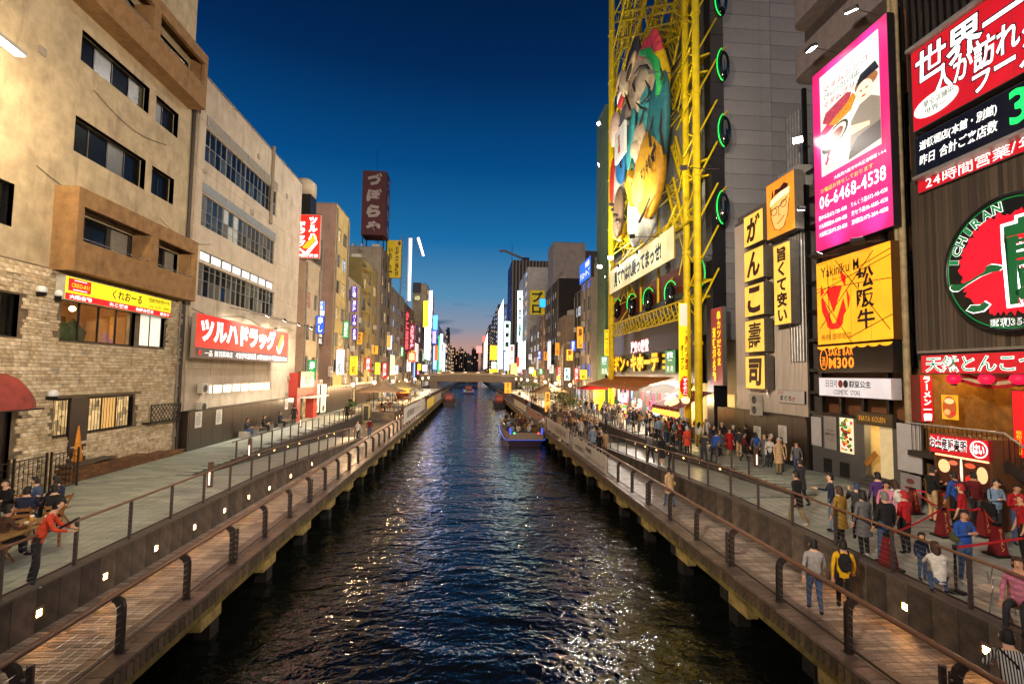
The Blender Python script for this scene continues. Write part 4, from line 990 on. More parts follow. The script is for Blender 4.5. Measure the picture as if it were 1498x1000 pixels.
# red and white curtain draped over the doorway
T2 = thing('door_curtain', 'draped red and white striped cloth over the ramen doorway', 'curtain', (XR + .2, 16.3, zb - .9))
for k in range(6):
    mb = MB(); pts = []
    for i in range(13):
        t_ = i / 12; yy = 17.5 - 2.3 * t_; zz = zb - .35 - .13 * k - (.5 - .02 * k) * math.sin(math.pi * t_) * .55
        pts.append((XR + .25 + .03 * math.sin(9 * t_), yy, zz))
    for a, b in zip(pts, pts[1:]): mb.add([a, b, (b[0], b[1], b[2] - .125), (a[0], a[1], a[2] - .125)], [(0, 1, 2, 3)])
    mb.build('cloth_fold', paint('#b02020' if k % 2 else '#cfc0a0', .8, var=.2), T2)
def poster(label, pl, w, h, bgc, blobs, e=.6, name='poster', group=None, cat='poster', seed=1):
    """a printed sheet: flat colour with simple printed shapes in its own plane"""
    T2 = thing(name, label, cat, pl(w / 2, 0), group)
    mb = MB(); pbox(mb, pl, 0, w, 0, h, 0, .03); mb.build('sheet', glow(bgc, e, False) if e else paint(bgc, .6), T2)
    r = random.Random(seed)
    for (x, y, rx, ry, c) in blobs:
        mb = MB(); mb.plate([(x * w + rx * w * math.cos(a), y * h + ry * h * math.sin(a)) for a in [i * math.pi / 8 for i in range(16)]], pl, .03, .034 + r.uniform(0, .006)); mb.build('printed_shape', glow(c, e, False) if e else paint(c, .6), T2)
    return T2
q = RX(XR + .3, 1378, 577, 612, 1402)
poster('yellow framed dish poster beside the ramen doorway', PL(1, XR + .3, q[1], q[2]), q[1] - q[0], q[3] - q[2], '#e0a21a', [(.5, .5, .44, .46, '#a8501e'), (.5, .75, .3, .12, '#e8c890'), (.35, .3, .2, .12, '#d8a868'), (.7, .25, .18, .1, '#c03020')], .7)
q = RX(XR - .2, 1479, 570, 668, 1500)
T2, fp, w, h = rsign('tall red banner with yellow writing right of the ramen doorway', 1479, 570, 668, glow('#d8161e', .8), [('やみつきの味', .35, .75, .2, .97, glow('#ffd21e', 1, False), dict(bold=.03, vertical=True)), ('昭和三十五年', .1, .25, .05, .4, glow('#ffd21e', 1, False), dict(vertical=True))], X_=XR - .2, th=.1, yn=14.2)
# souvenir kiosk
kf = 16.6; A = atx(1365, 633, kf); B = atx(1366, 660, kf); yk0 = atx(1447, 680, kf).y; yk1 = A.y
T2 = thing('souvenir_kiosk', 'small red topped souvenir kiosk with food pictures below the landing', 'kiosk', (kf + .5, (yk0 + yk1) / 2, .95)); K = T2
mb = MB(); mb.box(kf + .05, XR + .1, yk0, yk1, A.z - .05, A.z); mb.box(kf, XR - .1, yk0 - .1, yk0, .95, A.z); mb.box(kf, XR - .1, yk1 - .1, yk1, .95, B.z); mb.box(XR - .1, XR, yk0, yk1, .95, A.z); mb.build('frame', paint('#5a3a22', .6), K)
mb = MB(); mb.box(kf - .05, kf + 1.0, yk0 + .05, yk1 - .1, .95, 1.85); mb.build('counter', mat('counter_wood', '#7d4a24', .6, var=.25), K)
mb = MB(); mb.box(kf + .02, kf + .06, yk0 + .03, yk1 - .12, 2.1, B.z - .02); mb.build('menu_panel', glow('#3a1a10', .6, False), K)
fp2 = PL(1, kf + .02, yk1 - .12, 2.1); hh = B.z - 2.12; ww = yk1 - yk0 - .15
for (x, y, rx, ry, c) in ((.14, .6, .12, .22, '#e8c890'), (.14, .58, .09, .15, '#d87a2a'), (.36, .3, .07, .14, '#c8281e'), (.33, .75, .09, .08, '#c86a4a'), (.64, .3, .08, .14, '#c8281e'), (.66, .75, .1, .08, '#d8583a'), (.88, .52, .1, .26, '#e8c890'), (.88, .52, .075, .19, '#d8682a'), (.49, .5, .025, .46, '#f2e8d0')):
    mb = MB(); mb.plate([(x * ww + rx * ww * math.cos(a), y * hh + ry * hh * math.sin(a)) for a in [i * math.pi / 8 for i in range(16)]], fp2, .005, .012 + .001 * len(c) + rx * .01); mb.build('dish_picture', glow(c, .75, False), K)
mb = MB(); mb.tube([(kf - .02, yk0, B.z - .06), (kf - .02, yk1 - .1, B.z - .06)], .03, 6); mb.build('light_tube', glow('#ff8a5a', 6), K)
T2, fp, w, h = (*sign('red souvenir shop sign with white writing on the kiosk roof', PL(1, kf - .02, yk1, B.z), yk1 - yk0 + .15, A.z - B.z, DRED, [], .12, paint('#8a1a20', .5), 'shop_sign', .02), yk1 - yk0 + .15, A.z - B.z)
letters(T2, fp, fr([('お土産販売所', .02, .66, .2, .85, BLACK, dict(bold=.03, edge=WHITE, ew=.04)), ('はい', .76, .94, .25, .75, WHITE, dict(bold=.04))], w, h))
mb = MB(); mb.tube([fp(w * .85 + w * .13 * math.cos(a), h * .5 + h * .4 * math.sin(a), .02) for a in [i * math.pi / 8 for i in range(17)]], .02, 5); mb.build('speech_ring', WHITE, T2)
# ---------------- R2: steel framed building with the yellow cow sign and the pink billboard
yA, yB = atx(1338, 640, XR).y + .02, atx(1186, 640, XR).y
T = thing('steel_framed_building', 'narrow brown building behind a black steel sign frame', 'building', (XR, (yA + yB) / 2, .95)); R2 = T
pw = PA(1, XR + .9)
hs = []
for k in range(4):
    zc = 6.2 + k * 3.5; hs.append((yA + .15, yA + 1.15, zc, zc + 1.5)); hs.append((yB - 1.0, yB - .2, zc, zc + 1.5))
mb = MB(); wall(mb, pw, yA, yB, 3.9, 22, hs); mb.add([(XR + .9, yA, .95), (XR + 14, yA, .95), (XR + 14, yA, 30), (XR + .9, yA, 30)], [(0, 1, 2, 3)]); mb.build('wall', mat('brown_panel_wall', '#7a4f33', .6, var=.2, grime=.3), T)
for h_ in hs: window(T, pw, *h_, 1, 2, M_frame, [mat('green_glass', '#63623f', .2, var=.2, rnd=.3), M_curt], rec=.1)
mf = mat('black_steel', '#171512', .45, m=.3, var=.2)
ztop = 21.5
for yy in (yA + .08, yA + 1.15, (yA + yB) / 2 + .8, (yA + yB) / 2 - .6, yB - 1.0, yB - .08):
    if abs(yy - yA - .08) < .1 or abs(yy - yB + .08) < .1 or 1: mb = MB(); mb.box(XR - .1, XR + .1, yy - .08, yy + .08, 3.9 if abs(yy - (yA + yB) / 2) < 2.4 else .95, ztop if abs(yy - (yA + yB) / 2) > 1.5 else 5.6); mb.build('frame_post', mf, T)
for zz in (3.95, 5.0, 6.15, 7.7, 9.2, 10.7, 12.2, 13.7, 15.2, 16.7): mb = MB(); mb.box(XR - .09, XR + .09, yA, yB, zz - .08, zz + .08); mb.build('frame_beam', mf, T)
# rounded balconies high above the billboard
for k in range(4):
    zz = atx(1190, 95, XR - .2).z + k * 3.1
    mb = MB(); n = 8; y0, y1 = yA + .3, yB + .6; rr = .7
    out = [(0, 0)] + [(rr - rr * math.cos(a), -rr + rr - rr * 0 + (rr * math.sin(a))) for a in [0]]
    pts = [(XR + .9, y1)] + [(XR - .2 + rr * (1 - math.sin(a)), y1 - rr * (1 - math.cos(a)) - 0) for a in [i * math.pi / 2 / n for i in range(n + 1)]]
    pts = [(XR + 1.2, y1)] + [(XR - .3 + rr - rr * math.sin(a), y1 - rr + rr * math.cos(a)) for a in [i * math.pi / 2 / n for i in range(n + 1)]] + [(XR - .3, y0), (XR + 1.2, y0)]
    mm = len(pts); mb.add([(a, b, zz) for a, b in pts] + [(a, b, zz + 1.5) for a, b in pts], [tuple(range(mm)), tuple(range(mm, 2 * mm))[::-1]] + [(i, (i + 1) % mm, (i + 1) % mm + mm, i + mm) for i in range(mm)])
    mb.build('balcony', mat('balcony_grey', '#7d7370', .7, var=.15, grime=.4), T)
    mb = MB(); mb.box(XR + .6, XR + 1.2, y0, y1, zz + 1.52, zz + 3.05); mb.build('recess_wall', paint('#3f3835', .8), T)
mb = MB(); mb.tube([(XR - .3, yA - .1, 3), (XR - .3, yA - .1, 30)], .13, 8); mb.tube([(XR - .35, yA + .12, 8), (XR - .35, yA + .12, 30)], .08, 8); mb.build('bundled_pipe', mat('pipe_beige', '#9b8a68', .6, var=.3, grime=.5), T)
# pink billboard
PINK = glow('#cc2269', .8)
T2, fp, w, h = fsign(1, XR - .9, 1188, 113, 372, 1305, 'tall pink billboard with a woman, cakes and a phone number', PINK,
  [('06-6468-4538', .08, .94, .225, .295, WHITE, dict(bold=.01)), ('お電話お待ちしております', .1, .8, .31, .335, glow('#ffd24a', .9, False)), ('大阪府大阪市中央区道頓堀 1-4-6', .3, .95, .35, .37, WHITE)], .3, paint('#1b1a1c', .5), .02, 'billboard')
W9 = WHITE
for i, (a, b_) in enumerate((('豊中本店:072-728-4538', 'りんくう店:072-461-4538'), ('大丸梅田店:06-6348-4538', '京セラ店:06-6585-4538'), ('大阪堀江店:072-252-4538', '京都店:075-204-4538'))):
    v = .165 - i * .045; letters(T2, fp, fr([(a, .06, .46, v, v + .026, W9), (b_, .52, .95, v, v + .026, W9)], w, h))
mb = MB(); pbox(mb, fp, w * .12, w * .9, h * .4, h * .955, .012, .02); mb.build('photo_panel', glow('#c9cfc8', .8), T2)
for i, (b_, c, y) in enumerate((('おやつといえば、', '#77787a', .895), ('マダムシンコ', '#c01a4a', .85), ('マダムシンコといえば、', '#55565a', .81), ('マダムブリュレ', '#c01a4a', .765))):
    letters(T2, fp, fr([(b_, .17, .17 + (.45, .6, .5, .62)[i], y, y + .03, paint(c, .5, var=0), dict(bold=.01, slant=.1, d=.025))], w, h))
def speckle(c, e=.75, sc=26):   # printed fabric and photographed texture
    k = 'print_' + c
    if k in MATS: return MATS[k]
    M = mat(k, c, .35, e=e, var=0, sample=False); t = M.node_tree; b = t.nodes['Principled BSDF']; g = N(t, 'ShaderNodeTexCoord'); n = N(t, 'ShaderNodeTexNoise'); n.inputs['Scale'].default_value = sc; n.inputs['Detail'].default_value = 4; n.inputs['Roughness'].default_value = .8
    r = N(t, 'ShaderNodeValToRGB'); ramp(r, [(.38, tuple(x * .25 for x in lin(c))), (.62, tuple(min(1, x * 1.7) for x in lin(c)))]); t.links.new(g.outputs['Object'], n.inputs['Vector']); t.links.new(n.outputs[0], r.inputs[0]); t.links.new(r.outputs[0], b.inputs['Emission Color']); return M
def shp(nm, pts, c, d=.024, e=.75):
    mb = MB(); mb.plate([(x * w, y * h) for x, y in pts], fp, d - .006, d); return mb.build(nm, speckle(c, e, 26 if 'coat' in nm or 'fur' in nm or 'stage' in nm else 7) if nm.split('_')[0] in ('coat', 'fur', 'stage', 'cake', 'pudding', 'hair') else glow(c, e, False), T2)
el = lambda x, y, rx, ry, rot=0, n=20: [(x + rx * math.cos(a) * math.cos(rot) - ry * math.sin(a) * math.sin(rot) * .6, y + rx * math.cos(a) * math.sin(rot) * .6 + ry * math.sin(a) * math.cos(rot)) for a in [i * 2 * math.pi / n for i in range(n)]]
shp('cake_picture', [(.15, .69), (.2, .735), (.5, .765), (.56, .75), (.52, .70), (.26, .655)], '#a03a48')
shp('cake_layers', [(.24, .66), (.5, .71), (.58, .74), (.62, .71), (.55, .66), (.34, .635)], '#b8781e', .026)
shp('coat_picture', [(.52, .46), (.9, .5), (.9, .63), (.8, .665), (.66, .655), (.55, .6)], '#7d7468', .027)
shp('fur_picture', [(.5, .41), (.9, .43), (.9, .52), (.62, .5), (.52, .45)], '#4b463e', .029)
shp('face_picture', el(.72, .71, .105, .05), '#e6cdb4', .031); shp('hair_picture', el(.745, .745, .14, .035), '#8a5a30', .030); shp('hat_picture', [(.62, .755), (.68, .80), (.86, .815), (.9, .77), (.8, .765)], '#15161c', .034)
for ex in (.685, .755): shp('eye_picture', el(ex, .717, .016, .004), '#2a1a14', .036)
shp('mouth_picture', el(.715, .686, .025, .005), '#b03038', .036)
shp('pudding_dish', el(.32, .575, .2, .055, .3), '#26261e', .032); shp('pudding_inside', el(.325, .578, .165, .042, .3), '#e0d8b0', .034); shp('pudding_picture', el(.34, .578, .11, .03, .3), '#6a2410', .036)
shp('hand_picture', [(.45, .56), (.56, .575), (.78, .545), (.78, .525), (.5, .53)], '#dcbfa0', .038)
shp('pink_mark', [(.17, .46), (.2, .475), (.22, .51), (.28, .525), (.21, .50), (.235, .48), (.2, .45)], '#c01a5a', .026); shp('pink_tag', [(.12, .6), (.34, .64), (.34, .695), (.2, .665), (.12, .645)], '#c8204a', .0235)
r = random.Random(6)
shp('stage_pattern', [(.14, .42), (.5, .42), (.5, .53), (.14, .56)], '#aab0aa', .0225)
for i in range(2):
    for j in range(2):
        pp = [(1245, 46), (1190, 98), (1240, 330), (1205, 375)][i * 2 + j]; p = atx(*pp, XR - 2.2)
        p = fp(w * (.3 + .55 * j), -.45 if i else h + .5, 1.0)
        floodlight('arm floodlight at the %s corner of the pink billboard' % (('upper left', 'upper right'), ('lower left', 'lower right'))[i][j], p, fp(w * (.3 + .4 * j), h * (.75 if i == 0 else .25), 0), fp(w * (.3 + .55 * j), -.4 if i else h + .4, -.2), 260, '#ffffff', 10, group='floodlights of the pink billboard', size=.24)
# yellow cow sign
YM = glow('#f5a51c', .95)
T2, fp, w, h = fsign(1, XR - .8, 1194, 386, 505, 1306, 'yellow lit sign with a red cow head emblem and crackle lines', YM,
  [('Yakiniku M', .08, .62, .8, .92, BLACK, dict(bold=.01)), ('the nikuya', .25, .48, .73, .77, BLACK), ('松', .58, .8, .58, .8, BLACK, dict(bold=.03)), ('阪', .58, .8, .36, .57, BLACK, dict(bold=.03)), ('牛', .58, .8, .14, .35, BLACK, dict(bold=.03)), ('焼肉 道頓堀店', .06, .5, .05, .12, BLACK)], .5, paint('#5a3a14', .5), .02)
RM = glow('#e81a12', .95, False)
def shp2(nm, pts, m, d=.02):
    mb = MB(); mb.plate([(x * w, y * h) for x, y in pts], fp, .012, d); mb.build(nm, m, T2)
shp2('cow_head', [(.07, .55), (.08, .4), (.14, .28), (.16, .2), (.22, .17), (.32, .17), (.38, .22), (.40, .32), (.47, .4), (.49, .5), (.45, .6), (.36, .66), (.28, .68), (.18, .66)], RM)
shp2('cow_horn', [(.06, .58), (.075, .72), (.12, .62)], RM); shp2('cow_horn', [(.36, .84), (.44, .76), (.43, .64), (.38, .72)], RM)
shp2('cow_blaze', [(.1, .57), (.16, .61), (.26, .36), (.40, .68), (.44, .62), (.46, .4), (.44, .36), (.40, .52), (.28, .24), (.24, .24)], YM, .024)
for a, b in (((0, .63), (1, .86)), ((.3, .97), (.97, .1)), ((.05, .2), (.8, .95)), ((0, .68), (1, .62)), ((.45, .05), (1, .25)), ((.1, .55), (.5, .0)), ((.18, .95), (.2, .05)), ((.55, .8), (1, .92))):
    mb = MB(); pa, pb = fp(a[0] * w, a[1] * h, .03), fp(b[0] * w, b[1] * h, .03); mb.beam(pa, pb, .012, .03); mb.build('crackle_line', BLACK, T2)
T2, fp, w, h = fsign(1, XR - .8, 1197, 507, 545, 1307, 'glossy dark sake bar sign with orange letters', mat('dark_gloss', '#1a1512', .15, var=.2), [('SAKE BAR', .17, .52, .62, .88, glow('#ff8a1e', 1.1, False), dict(bold=.02)), ('M300', .17, .53, .16, .56, glow('#ff8a1e', 1.1, False), dict(bold=.03)), ('酒', .06, .12, .25, .6, glow('#ff8a1e', 1.1, False))], .4, BLACK, .01)
mb = MB(); mb.tube([fp(w * .09 + w * .055 * math.cos(a), h * .5 + h * .38 * math.sin(a), .02) for a in [i * math.pi / 8 for i in range(17)]], .02, 5)
mb.build('oval_emblem', glow('#ff8a1e', 1.1, False), T2)
for i in range(7):
    mb = MB(); mb.plate([(w * (i + .5) / 7 + w / 14 * math.cos(a), h * .985 - h * .12 * abs(math.sin(a))) for a in [math.pi + j * math.pi / 8 for j in range(9)]], fp, .012, .05); mb.build('scallop', YM, T2)
fsign(1, XR - .75, 1198, 552, 578, 1304, 'pale grey cosmetic store box sign', glow('#c9c6cc', .72), [('日日可', .12, .3, .5, .86, BLACK), ('豌豆公主', .47, .76, .5, .86, BLACK, dict(bold=.02)), ('COSMETIC  STORE', .24, .62, .12, .36, BLACK), ('●', .31, .38, .48, .88, paint('#8a1a1e', .5, var=0)), ('●', .385, .455, .48, .88, BLACK)], .45, paint('#b4b0b4', .5), .02)
# ground floor: grey sheet panels, posters, lit doorway
pw2 = PA(1, XR)
dY = (atx(1306, 650, XR).y, atx(1284, 650, XR).y); zt_ = atx(1250, 606, XR).z
mb = MB(); wall(mb, pw2, yA, yB, .95, 3.9, [(dY[0], dY[1] + .75, .95, zt_)], .3); mb.build('shopfront_wall', mat('sheet_grey', '#5f5d5c', .5, m=.3, var=.15, streak=(20, 20, .2), grime=.4), T)
mb = MB(); mb.room(XR + 3, XR + .28, dY[0] - .2, dY[1] + 1, .95, 3.9); v = mb.build('lit_passage', mat('passage_cream', '#b8a276', .8, var=.1), T)
lamp(T, (XR + 1.2, dY[0] + .5, 3.3), 110, '#ffdf9a')
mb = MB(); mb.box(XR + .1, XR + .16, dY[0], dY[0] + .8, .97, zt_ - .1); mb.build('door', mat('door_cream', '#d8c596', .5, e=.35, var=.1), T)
for i in range(4): mb = MB(); mb.box(XR - .55 + i * .2, XR + .2, dY[0], dY[1] + .7, .955 + i * .13, 1.07 + i * .13); mb.build('step', paint('#4f4a46', .8), T)
mb = MB(); mb.beam((XR - .02, dY[1] + .7, 1.9), (XR - .02, dY[1] + .05, 2.5), .04, .25); mb.build('wooden_rail', paint('#b07a30', .6, var=.3), T)
for j in range(30):
    yy = yB - .15 - j * .085
    if yy > dY[1] + .8: mb = MB(); mb.tube([(XR - .01, yy, 1.0), (XR - .01, yy, 2.2)], .018, 5); mb.build('rib', mat('sheet_grey', '#5f5d5c'), T)
for px, sz in ((1212, .6), (1236, .6)): p = atx(px, 690, XR); mb = MB(); mb.box(XR - .03, XR, p.y - .3, p.y + .3, 1.05, 1.75); mb.build('vent_panel', paint('#171615', .6), T)
fsign(1, XR - .25, 1252, 601, 619, 1306, 'dark bronze name plate with gold capitals over the lit doorway', mat('bronze_plate', '#4d4230', .4, m=.4), [('INAYA KOUEN', .1, .82, .3, .72, glow('#c8912e', .6, False))], .2, paint('#3a3226', .5), .02)
PANW = mat('board_white', '#b5b3b4', .4, var=.06)
def board(label, x0, yt, yb, x1, face, X_=XR - .06, items=(), grp=None): return fsign(1, X_, x0, yt, yb, x1, label, face, items, .06, paint('#3a3736', .5), .02, 'display_board', grp)
board('blank white board at the left of the grey shopfront', 1186, 608, 650, 1202, PANW)
board('grey notice board with small black lettering on the shopfront', 1205, 607, 655, 1224, mat('board_grey', '#98928f', .5, var=.1), items=[('rest house', .2, .8, .55, .62, BLACK), ('MAGURO No Umai', .15, .85, .42, .5, BLACK, dict(bold=.02)), ('○○○○', .25, .75, .25, .38, paint('#6a6664', .5))])
q = RX(XR - .06, 1228, 608, 660, 1248); r = random.Random(3)
poster('bright food poster crowded with dishes on the grey shopfront', PL(1, XR - .03, q[1], q[2]), q[1] - q[0], q[3] - q[2], '#e8d8b0', [(r.uniform(.12, .88), r.uniform(.08, .92), r.uniform(.08, .16), r.uniform(.03, .06), r.choice(('#c81e1e', '#d8581e', '#8a2a1a', '#f2e8d8', '#2a8a3a', '#301a10', '#e8a01e'))) for _ in range(46)], .8, seed=4)
board('tall blank white board right of the lit doorway', 1311, 617, 686, 1349, PANW, XR - .5)
q = RX(XR - .6, 1318, 690, 730, 1348)
poster('grey leaflet stand poster below the blank board', PL(1, XR - .6, q[1], q[2]), q[1] - q[0], q[3] - q[2], '#8f8a8c', [(.5, .75, .2, .1, '#6a3a30'), (.5, .5, .3, .06, '#7a2020'), (.3, .25, .12, .1, '#3a3a3a'), (.7, .25, .12, .1, '#4a4442')], 0)
# ---------------- R3: corrugated metal sushi building
yC = atx(1082, 600, XR).y
T = thing('sushi_building', 'corrugated metal sushi restaurant building with yellow lit signs', 'building', (XR, (yB + yC) / 2, .95)); R3 = T
zr = atx(1082, 330, XR).z; zq = atx(1185, 612, XR).z
mb = MB(); mb.box(XR + .05, XR + 12, yB + .05, yC, zq, zr + .6); mb.build('wall', paint('#5c5450', .6), T)
y = yB + .1; mcor = mat('corrugated_sheet', '#96897c', .45, m=.35, var=.12, rnd=.06, streak=(9, 9, .1), grime=.3)
k = 0
while y < yC - .05:
    mb = MB(); yy = y
    for j in range(5): mb.add([(XR, yy, zq), (XR - .05, yy + .035, zq), (XR - .05, yy + .075, zq), (XR, yy + .11, zq), (XR, yy, zr), (XR - .05, yy + .035, zr), (XR - .05, yy + .075, zr), (XR, yy + .11, zr)], [(0, 1, 5, 4), (1, 2, 6, 5), (2, 3, 7, 6)]); yy += .11
    mb.build('cladding_sheet', mcor, T); y += .56
mb = MB(); mb.box(XR - .1, XR + 12, yB + .02, yC + .05, zr, zr + .15); mb.build('roof_edge', paint('#4a4542', .6), T)
mb = MB()
for i in range(5): mb.tube([(XR - .15, yB + .2 + i * .24, zq + 3), (XR - .15, yB + .2 + i * .24, zr + 4.5)], .11, 8)
tag(mb.build('duct', mat('duct_zinc', '#8f8d8a', .35, m=.6, var=.2), T), kind='stuff')
mb = MB(); mb.box(XR - .5, XR + .3, yB - .2, yB + 1.6, zr + .2, zr + 1.3); mb.build('roof_unit', paint('#8d8a86', .5), T)
y = yB; 
T2 = thing('panel_wall', 'dark panel wall with notices at the foot of the sushi building', 'wall', (XR - .15, (yB + yC) / 2, .95))
while y < yC + 1.5: mb = MB(); mb.box(XR - .2, XR - .08, y + .01, y + 1.2, .95, zq); mb.build('panel', mat('dark_panel', '#2a211b'), T2); y += 1.22
mb = MB(); mb.box(XR - .3, XR, yB, yC + 1.5, zq, zq + .07); mb.build('cap_rail', M_frame, T2)
for px, lb in ((1145, 'white paper notice on the dark wall of the sushi building, right one'), (1108, 'white paper notice on the dark wall of the sushi building, left one')):
    q = atx(px, 635, XR - .2); notice(lb, 1, XR - .2, q.y, q.z - .45, .75, .95)
SUS = glow('#f2c14e', .9); INK = paint('#3a1a0e', .5, var=0)
for i, (ch, yt, yb) in enumerate((('が', 319, 364), ('ん', 370, 414), ('こ', 420, 465), ('壽', 470, 516), ('司', 521, 568))):
    fsign(1, XR - .9, 1088 + i * .6, yt, yb, 1116.5 + i * .6, 'square yellow sushi sign box reading one brush character, %s in the column' % ('topmost', 'second', 'middle', 'fourth', 'lowest')[i], SUS, [(ch, .18, .85, .1, .92, INK, dict(bold=.015 if ch == '壽' else .045, slant=.08))], .55, mat('box_grey', '#5d564e', .5, var=.15), .035, group='yellow sushi sign boxes stacked in a column')
mb = MB(); q = RX(XR - .4, 1118, 330, 568, 1124); mb.tube([(XR - .5, q[0], q[2] - .3), (XR - .5, q[0], q[3] + .4)], .05, 6); mb.build('sign_post', M_steel, T)
T2, fp, w, h = fsign(1, XR - 1.1, 1121, 273, 353, 1163, 'orange lit sign with an ink drawing of a chef in a headband', glow('#f28a1e', .95), [], .5, mat('box_grey', '#5d564e'), .03)
shp2('face_drawing', [(.18, .5), (.22, .3), (.3, .16), (.45, .1), (.62, .12), (.74, .22), (.8, .4), (.84, .55), (.8, .66), (.2, .62)], glow('#f6b060', .9, False)); shp2('headband', [(.14, .58), (.18, .68), (.5, .75), (.84, .76), (.82, .66), (.5, .64)], glow('#f7e0b8', .9, False), .026)
shp2('hair_drawing', [(.3, .74), (.34, .84), (.5, .82), (.66, .88), (.8, .82), (.78, .77), (.5, .755)], INK, .03); shp2('knot_drawing', [(.2, .7), (.24, .86), (.28, .74)], INK, .03)
for pts, rr in (([(.3 + .1 * math.cos(a), .45 + .06 * math.sin(a)) for a in [i * math.pi / 8 for i in range(17)]], .02), ([(.64 + .1 * math.cos(a), .52 + .06 * math.sin(a)) for a in [i * math.pi / 8 for i in range(17)]], .02),
        ([(.18, .5), (.4, .52), (.47, .5), (.53, .52), (.78, .6)], .03), ([(.47, .5), (.46, .36), (.52, .35)], .02), ([(.4, .22), (.5, .24), (.66, .31)], .025), ([(.16, .56), (.18, .36), (.3, .14), (.46, .09), (.64, .12), (.78, .3), (.84, .56)], .022)):
    mb = MB(); mb.tube([fp(x * w, y * h, .03) for x, y in pts], rr * .9, 5); mb.build('ink_line', INK, T2)
fsign(1, XR - .95, 1131, 361, 477, 1157, 'narrow upright yellow sign reading good and cheap', SUS, [('旨くて安い', .2, .8, .04, .96, INK, dict(bold=.04, vertical=True))], .5, mat('box_grey', '#5d564e'), .04)
fsign(1, XR - .2, 1138, 570, 588, 1177, 'white tuna sign with a fish drawing on the corrugated wall', mat('board_white', '#b5b3b4'), [('まぐろ', .1, .55, .18, .6, BLACK, dict(bold=.04)), ('黒潮', .04, .22, .66, .92, paint('#b01a1e', .5, var=0)), ('丼', .56, .7, .14, .5, paint('#b01a1e', .5, var=0), dict(bold=.04))], .08, BLACK, .01)
p = atx(1112, 607, XR - .3); c = ac_unit(1, XR - .35, p.y, p.z, 'double fan air conditioner on the sushi building above the dark wall', fans=2)
floodlight('square white floodlight beside the chef sign', atx(1172, 306, XR - 1.6), atx(1145, 420, XR - 1), atx(1175, 300, XR), 200, '#ffffff', 30)
floodlight('glaring square floodlight in front of the grey tower wall', atx(1167, 205, XR - 1.4), (4, 8, 8), atx(1185, 215, XR), 2600, '#fff4e6', 45, size=.24, angle=140)
# ================================================================ discount store with the yellow wheel tower
YN, YS = 36.3, 64.5     # near flank and far end of the store along the quay
T = thing('discount_store', 'tall grey clad discount store block behind the yellow wheel tower', 'building', (XR, 50, .95)); DS = T
mb = MB(); mb.box(XR + .6, XR + 22, YN + .06, 45.5, 9, 75); mb.box(XR + .6, XR + 22, 45.51, YS, 9, 21); mb.box(XR + 2.1, XR + 22, YN + .06, YS, .95, 9); mb.build('wall', paint('#55524f', .7), T)
M_gp = [mat('grey_panel_%d' % i, c, .5, m=.1, var=.1, sc=.6, rnd=.06, grime=.2) for i, c in enumerate(('#77777a', '#7f7f82'))]
it = []
for j in range(40):
    for i in range(5):
        z = 8.5 + j * 1.15; x = XR + .95 + i * 3.9
        it.append((x + 1.95, YN, z + .57, 3.87, .1, 1.12, (i + j) % 2))
pieces(T, 'cladding_panel', it, M_gp, 200)
mb = MB(); mb.box(XR - .1, XR + .93, YN - .25, YN + .8, .95, 75); mb.build('corner_column', mat('dark_column', '#232327', .4, m=.3, var=.1), T)
for j in range(30): mb = MB(); mb.box(XR - .12, XR + .95, YN - .27, YN - .2, 1.5 + j * 1.9, 1.53 + j * 1.9); mb.build('column_joint', BLACK, T)
# curved dark sign wall above the shop front
zs0, zs1 = atx(985, 548, XR - .6).z, atx(985, 455, XR - .6).z
zc1 = atx(900, 520, XR - .6).z
mb = MB(); n = 16
for i in range(n):
    ya, yb = 38 + (YS - 38) * i / n, 38 + (YS - 38) * (i + 1) / n
    f = lambda y: zs1 + 1.5 * math.cos((y - 40) / 24 * math.pi / 2)
    mb.add([(XR - .3, ya, 5.2), (XR - .3, yb, 5.2), (XR - .3, yb, f(yb)), (XR - .3, ya, f(ya))], [(0, 1, 2, 3)])
    mb.add([(XR - .3, ya, f(ya)), (XR - .3, yb, f(yb)), (XR + .6, yb, f(yb)), (XR + .6, ya, f(ya))], [(0, 1, 2, 3)])
mb.build('sign_wall', mat('sign_wall_grey', '#4b4742', .3, m=.3, var=.15, grime=.3), T)
mb = MB(); mb.box(XR + .3, XR + .59, 38, 47.5, 9, 40); mb.box(XR + .3, XR + .59, 47.51, YS, 9, 20.5); mb.build('rear_wall', mat('rear_grey', '#8a8a86', .8, var=.2, grime=.4), T)
# shop interior
mb = MB(); mb.box(XR + 4, XR + 4.2, 40, YS, .95, 5.2); mb.box(XR - .3, XR + 4, 40, YS, 5.0, 5.2); mb.box(XR - .2, XR + 4, 40, 40.2, .95, 5.0); mb.build('shop_interior', mat('shop_wall', '#b5a690', .8, var=.1), T)
for i in range(9):
    mb = MB(); mb.box(XR - .1 + (i % 3) * 1.3, XR + (i % 3) * 1.3, 41 + i * 2.5, 43 + i * 2.5, 4.85, 4.95); mb.build('strip_light', glow('#fff6ea', 7), T)
for y in (43, 48, 53, 58): lamp(T, (XR - .9, y, 4.6), 1500, '#fff0dc', r=.3)
